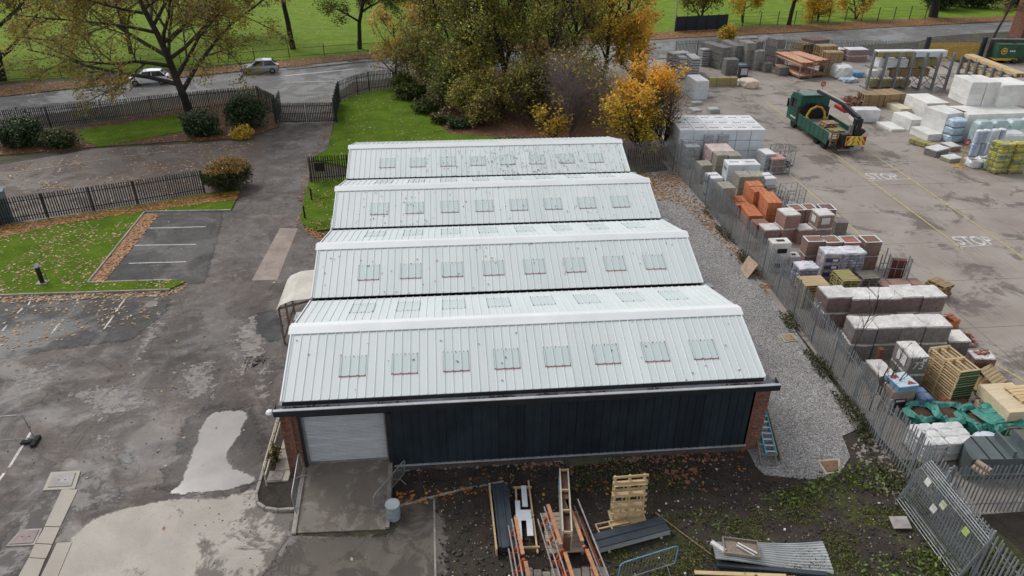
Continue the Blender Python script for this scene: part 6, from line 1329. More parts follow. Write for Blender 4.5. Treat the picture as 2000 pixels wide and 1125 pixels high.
BL2 = mat('pale_green_film', (.34, .46, .47), (.48, .59, .60), scale=3, rough=.3, rnd=.15, bump=.5)
G_ = 'film-wrapped insulation bales'
x, y, rz, w, d, h, z0 = (50.72, 36.77, 8.0, 1.48, 1.71, 2.08, 0); w = max(w, 1.2); d = max(d, 1.2)
for k in range(3): bale(f'pale blue wrapped insulation bale, {["bottom", "middle", "top"][k]} of the column at the left front', (x, y, rz, w, d, h / 3, k * h / 3), BL1, k, G_)
for i, a in enumerate(((51.88, 36.17, 2.3, 1.41, 1.47, 2.33, 0), (53.4, 36.25, 2.3, 1.42, 1.45, 2.33, 0), (54.93, 36.33, 2.3, 1.43, 1.43, 2.33, 0), (56.28, 36.42, 2.3, 1.43, 1.4, 2.33, 0))): bale(f'pale green wrapped insulation bale below the tall white stack, {ORD[i]} from the left', (a[0], a[1] - .9, a[2], a[3], 1.1, a[5], 0), BL2, 10 + i, G_)
WSH = 'white sheeted bag piles at the right edge'
for i, (a, lb) in enumerate((((53.14, 35.32, 0.7, 3.66, 1.87, 1.75, 0), 'white sheeted bag pile below the green wrapped bales'), ((52.67, 33.83, 3.6, 3.16, 1.85, 1.65, 0), 'white sheeted bag pile behind the yellow bag stack'))): bale(lb, a, WHITEF, 20 + i, WSH, .1, 'bag pile', 'bag_pile', .03)
RB = mat('blue_white_roll', (.16, .26, .48), (.55, .60, .68), (.68, .71, .75), scale=2.2, stretch=(1, 1, .12), rough=.3, rnd=.1)
for i, c in enumerate([(50.7, 33.54), (51.36, 33.63), (52.2, 33.7), (52.82, 33.78)]):
    for k in range(2):
        t = thing('insulation_roll', f'{["lower", "upper"][k]} upright blue and white insulation roll, {ORD[i]} from the red sign', 'insulation roll', (*c, .03 + k * 1.12), i * 1.3, 'upright insulation rolls'); mb = MB(); mb.lathe([(.26, 0), (.33, .05), (.33, 1.02), (.27, 1.1), (.05, 1.12)], 18); part('film', mb, RB, t)
        if k: mb = MB(); mb.lathe([(.3, 1.07), (.27, 1.105), (.06, 1.135)], 18); part('top_cap', mb, WHITEF, t)
for i, (c, lb) in enumerate((((49.0, 31.06), 'open white bulk bag beside the yellow bag stack, left one'), ((50.21, 31.33), 'open white bulk bag beside the yellow bag stack, right one'))): open_bag(lb, c, .95, .55, 10 * i, True, 30 + i, WHITEF, WHITEF)
YB = [mat('yellow_bag', (.40, .36, .06), (.52, .48, .12), scale=4, rough=.4, rnd=.5), mat('green_blue_bag', (.10, .17, .22), (.35, .38, .14), scale=4, rough=.4, rnd=.5)]
for i, sp in enumerate(((49.46, 29.15, 7.5, 1.24, 1.17, 2.45, 0), (50.7, 29.06, 6.8, 1.32, 1.06, 2.49, 0))):
    x, y, rz, w, d, h, z0 = sp; t = thing('bag_stack', ['tall stack of yellow and green bags at the right picture edge, left column', 'tall stack of yellow and green bags at the right picture edge, right column'][i], 'bag stack', (x, y, .03), R(rz), 'yellow and green bag stacks')
    part('pallet_base', pallet_mesh(w, d, PINED), None, t); nz = 15; th = (h - .14) / nz; bm = [[soft(w / 2 * 1.02, d / 3 * 1.04, th * 1.15, .3, .06, .04, 12, 4, seed=s).mesh('bag', YB[c]) for s in range(2)] for c in range(2)]
    for k in range(nz):
        for a in range(2):
            for b in range(3):
                if b == 1 and a == 1 and k < nz - 1: continue
                part('bag', bm[random.random() < .35 or k % 5 == 0][k % 2], None, t, (a * w / 2 + random.uniform(-.03, .03), b * d / 3, .14 + k * th))
# ------------------------------------------------------------------ far end of the yard
GS = 'grey slab stacks at the far end of the yard'
for i, (sp, m, lb) in enumerate((((33.57, 64.64, 17.7, 2.4, 1.31, 2.13, 0), BLOCK, 'low grey slab stack half hidden by the orange tree'), ((33.31, 61.22, 5.3, 0.9, 0.84, 2.48, 0), BLOCK, 'narrow pale slab stack with gaps, left of two beside the white cube'), ((35.1, 62.41, -3.3, 1.1, 2.79, 2.06, 0), BLOCK, 'narrow pale slab stack with gaps, right of two beside the white cube'), ((38.15, 67.32, 14.0, 1.22, 1.0, 2.04, 0), BLOCK, 'narrow pale slab stack in front of the back fence'))):
    x, y, rz, w, d, h, z0 = sp; d = max(d, 1.0); t = thing('slab_stack', lb, 'slab stack', (x, y, .03), R(rz), GS); n = 7
    for k in range(n): mb = MB(); mb.bbox(random.uniform(-.02, .02), 0, k * h / n + .1, w, d, (k + 1) * h / n, .01); part('slab_crate', mb, mat('pale_slab', (.36, .37, .37), (.50, .51, .51), scale=3) if k == 0 and i == 0 else bpy.data.materials['pale_slab'], t); mb = MB(); mb.box(.08, .03, k * h / n, w - .08, d - .05, k * h / n + .1); part('spacer', mb, BR_PURPLE if k % 2 else STRAP, t)
for k in range(2):
    x, y, rz, w, d, h, z0 = (32.47, 52.4, 3.3, 1.46, 2.81, 1.96, 0); pack('wrap', (x, y, rz, w, d, h / 2 - .02, .03 + k * h / 2), ['lower white cube pack, half hidden, under the other white cube', 'upper white cube pack beside the yellow-green timber'][k], m=[BLUEWF, WHITEF][k])
DKB = mat('dark_grey_block', (.12, .118, .112), (.19, .185, .175), (.26, .255, .24), scale=4, rough=.9, rnd=.15)
GB = 'tall grey block stacks at the far end of the yard'
for sp, n, m, lb in (((39.91, 65.47, 20.0, 1.44, 4.07, 2.58, 0), 3, DKB, 'tall grey block stack, leftmost of the deep rows'), ((39.46, 62.58, 1.9, 1.51, 1.22, 1.82, 0), 2, DKB, 'lower grey block stack in front of the leftmost deep row'), ((41.93, 66.63, 6.9, 1.05, 4.08, 2.55, 0), 3, DKB, 'tall dark grey block stack, second of the deep rows'), ((43.02, 65.75, 5.8, 1.19, 2.32, 3.02, 0), 3, BLOCK, 'slim tall pale grey block stack in the middle'), ((44.7, 66.88, 22.4, 1.1, 1.42, 2.97, 0), 3, DKB, 'dark grey block stack behind the slim pale ones'), ((43.88, 64.84, 10.2, 1.26, 0.8, 2.27, 0), 2, BLOCK, 'slim pale grey block stack right of the middle one'), ((43.6, 69.88, 11.8, 1.29, 1.22, 2.8, 0), 2, BLOCK, 'pale grey block stack at the back, left of two'), ((45.2, 70.54, -3.0, 1.12, 1.15, 2.76, 0), 2, BLOCK, 'pale grey block stack at the back, right of two'), ((47.2, 66.76, 16.8, 1.22, 2.02, 3.19, 0), 3, DKB, 'tall layered grey block stack left of the clay pipes'), ((47.3, 66.33, 4.3, 1.15, 0.87, 2.11, 0), 2, BLOCK, 'shorter layered grey block stack left of the clay pipes'), ((45.92, 62.13, 8.6, 1.26, 0.74, 0.93, 0), 1, DKB, 'low grey block stack at the foot of the layered ones'), ((44.74, 63.74, 11.5, 1.06, 0.75, 1.06, 0), 1, DKB, 'small dark block stack between the slim and the layered stacks')):
    x, y, rz, w, d, h, z0 = sp; tiers('block', (x, y, rz, w, max(d, 1.0), h, .03), lb, n, m=m, group=GB)
pack('timber', (35.93, 57.71, 0.8, 3.17, 0.7, 0.94, 0), 'yellow-green timber pack right of the white cube', 'timber', m=YTIM)
t = pack('wrap', (41.97, 64.96, 9.3, 1.25, 1.8, 0.7, 0), 'blue-grey sheeted pack in front of the slim grey block stacks', m=mat('blue_grey_sheet', (.2, .27, .36), (.32, .4, .5), scale=3))
t = thing('framed_panel', 'black framed pale panel standing before the grey block stacks', 'panel', (*(40.63, 61.09), .03)); mb = MB(); mb.box(0, 0, 0, 1.0, .5, 1.35); part('case', mb, STRAP, t); mb = MB(); mb.box(.12, -.02, .4, .9, 0, 1.15); part('panel', mb, bpy.data.materials['pale_slab'], t)
bale('cream and white rubble bag on the open yard near the grey block stacks', (39.76, 56.22, 12.6, 1.65, 2.07, 0.85, 0), mat('cream_print_bag', (.55, .42, .30), (.68, .62, .54), scale=4, bump=.5), 33, None, .6, 'bag', 'rubble_bag', .05)
pack('boards', (39.82, 59.34, 11.2, 0.94, 0.87, 0.2, 0), 'small flat white slab lying left of the cream rubble bag', 'slab', layers=1)
for sp, lb in (((31.59, 50.3, 5.7, 1.18, 0.75, 0.29, 0), 'flat pale slab pile left edge of the yard, farther one'), ((31.0, 47.75, 8.7, 0.84, 1.26, 0.23, 0), 'flat pale slab pile left edge of the yard, nearer one'), ((32.49, 47.29, 6.3, 1.04, 0.88, 0.44, 0), 'small grey crate-shaped slab pile alone on the concrete')): pack('boards', sp, lb, 'slab pile', 'small slab piles', m=bpy.data.materials['pale_slab'], layers=2)
TP = 'timber packs at the back of the yard'
for sp, n, m, lb in (((52.98, 71.69, 12.9, 1.67, 2.37, 1.67, 0), 2, PINED, 'timber pack with pale top behind the clay pipe racks'), ((54.26, 69.27, 4.8, 2.31, 1.63, 1.88, 0), 2, PINED, 'wide timber pack behind the white bulk bag'), ((50.94, 61.44, -3.2, 1.99, 1.28, 2.8, 0), 3, PINED, 'tall timber pack beside the clay pipe racks'), ((48.88, 48.31, -3.7, 2.02, 1.73, 1.33, 0), 2, PINED, 'brown timber crate pack under the steel rack, left one'), ((51.07, 48.28, 8.9, 2.39, 2.19, 1.3, 0), 2, PINED, 'brown timber crate pack under the steel rack, right one')): tiers('timber', sp, lb, n, 'timber', TP, m=m)
pack('brick', (56.16, 75.05, 18.8, 2.83, 2.39, 1.44, 0), 'red brick pack on top of the back row of timber packs', m=BR_PURPLE)
for sp, lb in (((57.87, 68.84, 0.4, 2.53, 1.71, 1.51, 0), 'white sheeted brick pack at the back, left of the steel rack'), ((57.02, 69.78, 5.7, 1.02, 1.5, 1.36, 0), 'small white sheeted pack behind the tall timber pack')): tiers('film', sp, lb, 2, m=BR_PURPLE, fm=FILMP, top=WHITEF)
bale('big white bulk bag with blue rags in front of the timber packs', (51.95, 59.53, 4.5, 1.87, 3.19, 1.55, 0), WHITEF, 41, None, .6, 'bulk bag', 'bulk_bag', .03)
bale('crumpled pale blue rags at the foot of the big white bulk bag', (52.13, 58.27, 4.2, 1.79, 1.84, 0.45, 0), BL1, 42, None, .6, 'tarpaulin', 'tarpaulin', .09)
bale('bright blue tied bundle right of the big white bulk bag', (54.55, 60.6, 7.3, 1.37, 1.4, 0.62, 0), SKYB, 43, None, .6, 'bundle', 'blue_bundle', .05)
def pipe_rack(label, sp, n, rows, L, group='clay pipe racks'):
    x, y, rz, w, d, h, z0 = sp; t = thing('pipe_rack', label, 'rack', (x, y, .03), R(rz), group)
    for a in (0, w):
        for b in (0, L): mb = MB(); mb.box(a - .04, b - .04, 0, a + .04, b + .04, h + .25); part('post', mb, GALV, t)
    for z in (.25, h - .05):
        for b in (0, L): mb = MB(); mb.bar((0, b, z), (w, b, z), .06); part('rail', mb, GALV, t)
        for a in (0, w): mb = MB(); mb.bar((a, 0, z), (a, L, z), .06); part('rail', mb, GALV, t)
    mb = MB(); mb.bar((0, 0, .25), (w, 0, h), .035); part('brace', mb, GALV, t)
    mb = MB(); nn = 10; rr = w / n / 2
    vs = [(r0 * math.cos(2 * math.pi * j / nn), yy, r0 * math.sin(2 * math.pi * j / nn)) for r0, yy in ((rr * .75, -.25), (rr, -.25), (rr, L + .2)) for j in range(nn)]
    mb.add(vs, [(a * nn + (j + 1) % nn, a * nn + j, (a + 1) * nn + j, (a + 1) * nn + (j + 1) % nn) for a in range(2) for j in range(nn)]); pm = mb.mesh('pipe', mat('salmon_pipe', (.46, .22, .13), (.58, .33, .21), scale=3, rnd=.25))
    for k in range(rows):
        for i in range(n - (k % 2)): part('pipe', pm, None, t, (rr + i * 2 * rr + rr * (k % 2), random.uniform(-.1, .1), h + rr + k * rr * 1.75))
    for i in range(0, n, 1):
        part('pipe', pm, None, t, (rr + i * 2 * rr, 0, .3 + rr))
sp = (47.47, 60.29, 6.5, 1.51, 7.73, 1.49, 0); pipe_rack('steel rack of salmon clay pipes, left of two', (*sp[:4], sp[4], 1.45, 0), 8, 3, 5.5)
sp = (49.37, 60.78, 15.4, 1.64, 6.09, 1.48, 0); pipe_rack('steel rack of salmon clay pipes, right of two', (*sp[:4], sp[4], 1.45, 0), 7, 3, 4.5)
# cantilever steel rack with timber
RK = mat('rack_grey_steel', (.16, .17, .185), (.25, .26, .28), scale=2, rough=.45, metal=.2, rnd=.1)
def cant_rack(label, bases, h, dirn):
    t = thing('cantilever_rack', label, 'rack', (*bases[0], .03)); o = bases[0]
    for i, b in enumerate(bases):
        x, y = b[0] - o[0], b[1] - o[1]; mb = MB(); mb.box(x - .1, y - .13, 0, x + .1, y + .13, h); part('upright', mb, RK, t); mb = MB(); mb.box(min(x, x + dirn[0] * 1.3) - .06, min(y, y + dirn[1] * 1.3) - .06, 0, max(x, x + dirn[0] * 1.3) + .06, max(y, y + dirn[1] * 1.3) + .06, .16); part('foot', mb, RK, t)
        for z in (1.2, 2.3, 3.3): mb = MB(); mb.bar((x, y, z), (x + dirn[0] * 1.25, y + dirn[1] * 1.25, z + .06), .09, .14); part('arm', mb, RK, t)
        if i: 
            p = (bases[i - 1][0] - o[0], bases[i - 1][1] - o[1])
            for za, zb in ((.3, 1.8), (1.8, .3)): mb = MB(); mb.bar((*p, za), (x, y, zb), .05); part('brace', mb, RK, t)
    return t
CB = [(53.09, 55.4), (54.71, 55.3), (56.53, 55.63), (58.16, 55.53), (59.6, 55.22), (60.92, 54.91), (61.63, 54.42)]
CB = [(CB[0][0] + (CB[6][0] - CB[0][0]) * i / 6, CB[0][1] + (CB[6][1] - CB[0][1]) * i / 6) for i in range(7)]
hr = 4.04; cant_rack('long grey cantilever rack of timber behind the brown timber crates', CB, hr, (0, 1))
CB2 = [(CB[6][0] + .5 + 1.6 * i, CB[6][1] - .6 - 2.5 * i) for i in range(8)]
c0, c1 = (63.01, 54.88), (62.41, 46.46); CB2 = [(c0[0] + (c1[0] - c0[0]) * i / 6, c0[1] + (c1[1] - c0[1]) * i / 6) for i in range(7)]
cant_rack('grey cantilever rack of long pale timber at the right, running towards the camera', CB2, 3.6, (1, 0))
x0, y0 = CB[0]; L = CB[6][0] - x0; GL = 'long packs lying on the cantilever rack'
for a, b, z, hh, kind, m, lb in ((.6, L * .56, 3.42, .62, 'timber', YTIM, 'yellow timber pack on the top arms of the long rack'), (L * .55, L * 1.0, 3.42, .62, 'wrap', BLUEWF, 'long pale blue wrapped pack on the top arms of the long rack'), (.9, L * .5, 2.36, .85, 'wrap', WHITEF, 'long white wrapped pack on the middle arms of the long rack'), (L * .52, L * .9, 2.36, .9, 'timber', YTIM, 'yellow timber pack on the middle arms of the long rack'), (L * .3, L * .82, 1.3, .85, 'timber', PINED, 'brown timber pack on the low arms of the long rack'), (.3, L * .28, 1.3, .7, 'wrap', TOPF, 'dusty white wrapped pack on the low arms of the long rack'), (L * .05, L * .6, .22, .7, 'timber', YTIM, 'yellow timber pack on the ground under the long rack')):
    pack(kind, (x0 + a, y0 + .16, 0, b - a, 1.0, hh, z), lb, 'timber' if kind == 'timber' else 'pack', GL, m=m)
pack('wrap', (x0 + .5, y0 + .16, 0, L * .5, .95, .12, 3.98), 'thin white sheeted pack on top of the yellow timber pack', group=GL, m=WHITEF)
dx, dy = CB2[-1][0] - CB2[0][0], CB2[-1][1] - CB2[0][1]; an = math.degrees(math.atan2(dy, dx)); L2 = math.hypot(dx, dy)
for k, (z, hh, m, lb) in enumerate(((3.4, .45, PINE, 'long pale timber pack on the top arms of the right rack'), (2.4, .5, PINE, 'long pale timber pack on the middle arms of the right rack'), (1.3, .5, YTIM, 'yellowish timber pack on the low arms of the right rack'))): pack('timber', (CB2[0][0] + .15, CB2[0][1], an, L2 * 1.05, 1.0, hh, z), lb, 'timber', GL, m=m)
rubble('rusty_scrap', 'heap of rusty plates and scrap between crane truck and timber crates', (48.79, 49.85), 1.4, 90, mat('rusty_plate', (.14, .07, .045), (.26, .14, .09), scale=4), .3, 1.0, 'scrap')
# green skip lorry body with a yellow round mark at the back right
SKG = mat('skip_green', (.02, .07, .035), (.035, .1, .055), scale=2, rnd=0)
c = (76.61, 66.96); t = thing('skip', 'dark green skip with a round yellow mark before the dark wall', 'skip', (*c, .03), R(-6))
mb = MB(); mb.add([(0, 0, .5), (3.2, 0, .5), (3.8, 0, 2.3), (-.1, 0, 2.3), (0, 1.8, .5), (3.2, 1.8, .5), (3.8, 1.8, 2.3), (-.1, 1.8, 2.3)], [(0, 1, 2, 3), (1, 5, 6, 2), (5, 4, 7, 6), (4, 0, 3, 7), (4, 5, 1, 0)]); part('body', mb, SKG, t)
mb = MB(); mb.box(.0, -.03, .35, 3.0, 1.8, .62); part('base_frame', mb, YEL, t); mb = MB(); mb.box(-.1, -.05, 2.25, 3.9, 1.9, 2.33); part('rim', mb, SKG, t)
mb = MB(); mb.lathe([(.42, -.01), (.42, .012)], 20, Matrix.Translation((.75, -.02, 1.5)) @ Matrix.Rotation(math.pi / 2, 4, 'X')); part('logo_disc', mb, YEL, t); mb = MB(); mb.lathe([(.27, -.012), (.27, .02)], 20, Matrix.Translation((.75, -.02, 1.5)) @ Matrix.Rotation(math.pi / 2, 4, 'X')); part('logo_ring', mb, SKG, t)
mb = MB(); mb.prism([(-.2, -.1), (.2, -.1), (.2, .06), (0, .2), (-.2, .06)], 0, .028, Matrix.Translation((.75, -.02, 1.5)) @ Matrix.Rotation(math.pi / 2, 4, 'X')); part('logo_mark', mb, YEL, t)
for k in range(3): mb = MB(); mb.box(1.45 + k * .25, -.03, 1.42, 1.62 + k * .25, -.005, 1.6); part('logo_mark', mb, PAPER, t)
rubble('skip_scrap', 'dark metal scrap heaped in the green skip', (c[0] + 2.4, c[1] + .8), 1.3, 80, STRAP, .3, 2.9, 'scrap')

# ------------------------------------------------------------------ vehicles
TRG = mat('truck_green', (.006, .075, .052), (.016, .11, .08), scale=2, rough=.35, rnd=.05, grime=.3)
TYRE = mat('tyre_rubber', (.010, .010, .010), (.022, .021, .02), scale=9, rough=.85, rnd=.1)
RIM = mat('wheel_rim', (.22, .22, .22), (.34, .34, .34), scale=5, rough=.4, metal=.5, rnd=.1)
GLASS = NT('dark_window_glass'); GLASS.set(col=(.015, .018, .02), rough=.06, spec=.6); GLASS = GLASS.m
BLKM = mat('black_steel', (.010, .010, .011), (.022, .022, .024), scale=4, rough=.45, rnd=.15)
TAIL = mat('red_lamp', (.35, .015, .012), (.45, .02, .02), rnd=0, rough=.25); HEAD = mat('clear_lamp', (.5, .52, .54), (.65, .67, .68), rnd=0, rough=.15)
CHEVR = mat('chevron_red', (.40, .03, .02), (.5, .05, .03), rnd=0, grime=.2); CHEVY = mat('chevron_yellow', (.62, .52, .06), (.72, .62, .1), rnd=0, grime=.2)
def wheel(parent, x, y, r, w, name='wheel'):
    M = Matrix.Rotation(math.pi / 2, 4, 'Y'); mb = MB(); mb.lathe([(r * .62, -w / 2), (r * .93, -w / 2), (r, -w / 2 + .04), (r, w / 2 - .04), (r * .93, w / 2), (r * .62, w / 2)], 18, M); o = part(name, mb, TYRE, parent, (x, y, r))
    mb = MB(); mb.lathe([(r * .6, -w / 2 + .01), (r * .62, w / 2 - .01), (r * .2, w / 2 - .03)], 14, M); part('rim', mb, RIM, o); return o
TW = 2.8
tr = thing('crane_truck', 'dark green flatbed truck with rear crane, yellow grab and chevron tail board', 'truck', (38.6, 34.5, .03))
mb = MB(); mb.box(.7, .3, .55, 2.1, 9.0, .85); part('chassis', mb, BLKM, tr)
for x in (.28, TW - .28):
    for y in (1.9, 3.2, 7.9): wheel(tr, x, y, .5, .34)
mb = MB(); mb.box(0, .9, 1.0, TW, 6.75, 1.12); part('bed_floor', mb, mat('worn_bed_boards', (.22, .19, .16), (.36, .32, .28), scale=2, stretch=(6, 1, 1)), tr)
for i in range(7): mb = MB(); mb.bbox(-.06, .95 + i * .83, .62, .0, .95 + i * .83 + .8, 1.68, .02); part('side_panel', mb, TRG, tr)
for i in range(4): mb = MB(); mb.bbox(TW, .95 + i * 1.45, 1.0, TW + .06, .95 + i * 1.45 + 1.4, 1.55, .02); part('side_panel', mb, TRG, tr)
mb = MB(); mb.box(0, 6.75, 1.0, TW, 6.85, 2.2); part('headboard', mb, BLKM, tr)
cab = MB(); prof = [(6.95, .6), (9.25, .6), (9.3, 1.4), (9.05, 2.7), (8.7, 3.15), (7.05, 3.2), (6.95, 3.1)]
cab.add([(0.04, y, z) for y, z in prof] + [(TW - .04, y, z) for y, z in prof], [tuple(range(6, -1, -1)), tuple(range(7, 14))] + [(i, (i + 1) % 7, 7 + (i + 1) % 7, 7 + i) for i in range(7)]); cb = part('cab', cab, TRG, tr)
mb = MB(); mb.add([(.03, 7.9, 1.9), (.03, 9.0, 1.85), (.03, 8.9, 2.6), (.03, 7.9, 2.65)], [(0, 1, 2, 3)]); mb.box(.02, 7.85, 1.8, .045, 7.9, 2.7); part('side_window', mb, GLASS, cb)
mb = MB(); mb.box(.35, 9.1, 1.75, TW - .35, 9.2, 2.6, Matrix.Translation((0, 1.05, 0)) @ Matrix.Translation((0, -1.1, 0))); part('windscreen', mb, GLASS, cb)
mb = MB(); mb.box(.5, 6.93, 1.9, TW - .5, 6.945, 2.5); part('rear_window', mb, GLASS, cb)
mb = MB(); mb.box(.2, 6.9, 3.18, TW - .2, 8.4, 3.26); part('roof_panel', mb, mat('pale_green_roof', (.10, .17, .15), (.2, .27, .25), scale=3), cb)
mb = MB(); mb.lathe([(.12, 0), (.12, .16), (.06, .2)], 10, Matrix.Translation((.35, 8.5, 3.15))); part('beacon', mb, TAIL, cb)
for x in (-.28, TW + .1): mb = MB(); mb.bbox(x, 8.85, 1.7, x + .16, 8.95, 2.5, .02); part('mirror', mb, BLKM, cb)
mb = MB(); mb.box(-.0, 7.0, .5, .1, 7.35, 2.2); part('side_locker', mb, BLKM, tr)
mb = MB(); mb.box(.02, 7.35, .95, .05, 8.45, 1.05); part('grab_rail', mb, PAPER, tr)
# yellow clamshell grab hanging over the front of the bed
gb = part('grab', MB().tube([(.45, 6.2, 1.12), (.5, 6.25, 1.6), (.75, 6.25, 2.15), (1.25, 6.25, 2.4), (1.75, 6.25, 2.3), (2.1, 6.2, 1.85), (2.25, 6.15, 1.15)], .1, 8), YEL, tr)
for x in (.35, 2.1): mb = MB(); mb.bbox(x, 6.0, 1.12, x + .28, 6.4, 1.45, .03); part('jaw', mb, YEL, gb)
mb = MB(); mb.tube([(1.3, 6.25, 2.4), (1.5, 6.3, 2.85)], .07); part('rotator', mb, BLKM, gb)
# crane
cr = part('crane_column', MB().bbox(1.75, .25, .9, 2.35, .8, 3.0, .04), BLKM, tr)
mb = MB(); mb.bar((2.05, .5, 2.95), (2.0, 3.2, 3.35), .3, .34); part('main_boom', mb, BLKM, cr)
mb = MB(); mb.bar((2.0, 3.1, 3.4), (1.55, 7.2, 3.55), .22, .24); part('outer_boom', mb, mat('boom_blue_black', (.02, .022, .035), (.04, .045, .06), rnd=0), cr)
mb = MB(); mb.bar((2.16, 3.2, 3.42), (1.72, 7.1, 3.58), .06, .25); part('boom_decal', mb, PAPER, cr)
mb = MB(); mb.bbox(2.5, 3.7, 2.5, 2.95, 5.6, 2.8, .04); part('red_jib', mb, CHEVR, cr)
mb = MB(); mb.tube([(1.9, .2, 1.4), (1.7, .0, 2.2), (2.0, .3, 2.9)], .05); part('hose', mb, BLKM, cr)
mb = MB(); mb.bbox(1.45, .35, 1.6, 1.7, .7, 2.5, .03); part('ram', mb, RIM, cr)
mb = MB(); mb.bar((2.3, .5, 1.5), (2.75, .5, 2.0), .3); part('control_box', mb, BLKM, cr)
mb = MB(); mb.bbox(.75, .05, .8, 1.35, .75, 1.75, .04); part('tool_locker', mb, BLKM, tr)
lad = part('rear_ladder', MB().box(.05, .6, .6, .13, .7, 2.0).box(.57, .6, .6, .65, .7, 2.0), mat('brown_yellow_frame', (.16, .10, .04), (.3, .2, .08), scale=4), tr)
for k in range(6): mb = MB(); mb.box(.13, .61, .75 + k * .21, .57, .69, .81 + k * .21); part('rung', mb, bpy.data.materials['brown_yellow_frame'], lad)
tb = part('tail_board', MB().bbox(1.05, -.06, .85, TW, .0, 1.62, .01), CHEVY, tr)
for s in (-1, 1):
    for k in range(4):
        cx_ = (1.05 + TW) / 2; hw = (TW - 1.05) / 2 - .02; x0, x1 = k * hw / 4, (k + 1) * hw / 4; mb = MB(); m_ = CHEVR
        if k % 2 == 0: continue
        x0 += .07
        for r_ in range(2):
            z0 = .87 + r_ * .37; mb.add([(cx_ + s * x0, -.065, z0), (cx_ + s * x1, -.065, z0), (cx_ + s * max(0, x1 - .22), -.065, z0 + .36), (cx_ + s * max(0, x0 - .22), -.065, z0 + .36)], [(0, 1, 2, 3)] if s > 0 else [(3, 2, 1, 0)])
        part('chevron_stripe', mb, m_, tb)
    mb = MB(); a = cx_ + s * (hw - .22); mb.add([(cx_ + s * hw, -.065, .87), (cx_ + s * hw, -.065, 1.6), (a, -.065, 1.6)], [(0, 1, 2)]); part('chevron_stripe', mb, CHEVR, tb)
mb = MB(); mb.box(.5, -.12, .42, TW, -.04, .52); part('bumper', mb, RIM, tr)
for x in (.75, TW - .3): mb = MB(); mb.box(x, -.1, .56, x + .24, -.05, .68); part('tail_lamp', mb, TAIL, tr)
for i, (z, m_) in enumerate(((1.14, PINED), (1.30, PINE), (1.46, mat('pinkish_pallet', (.33, .2, .14), (.45, .3, .22), scale=3)))): tag(link('pallet', pallet_mesh(1.2, 1.0, m_, 6), None, (39.6 + .04 * i, 38.3 - .1 * i, z + .03), .05 * i), ['bottom pallet of three stacked on the truck bed', 'middle pallet of three stacked on the truck bed', 'pinkish top pallet of three stacked on the truck bed'][i], 'pallet', 'pallets on the truck bed')
tag(link('pallet', pallet_mesh(1.2, 1.0, YTIM, 3), None, (39.75, 37.0, 1.17), .08), 'green-tinted open pallet lying alone on the truck bed', 'pallet', 'pallets on the truck bed')
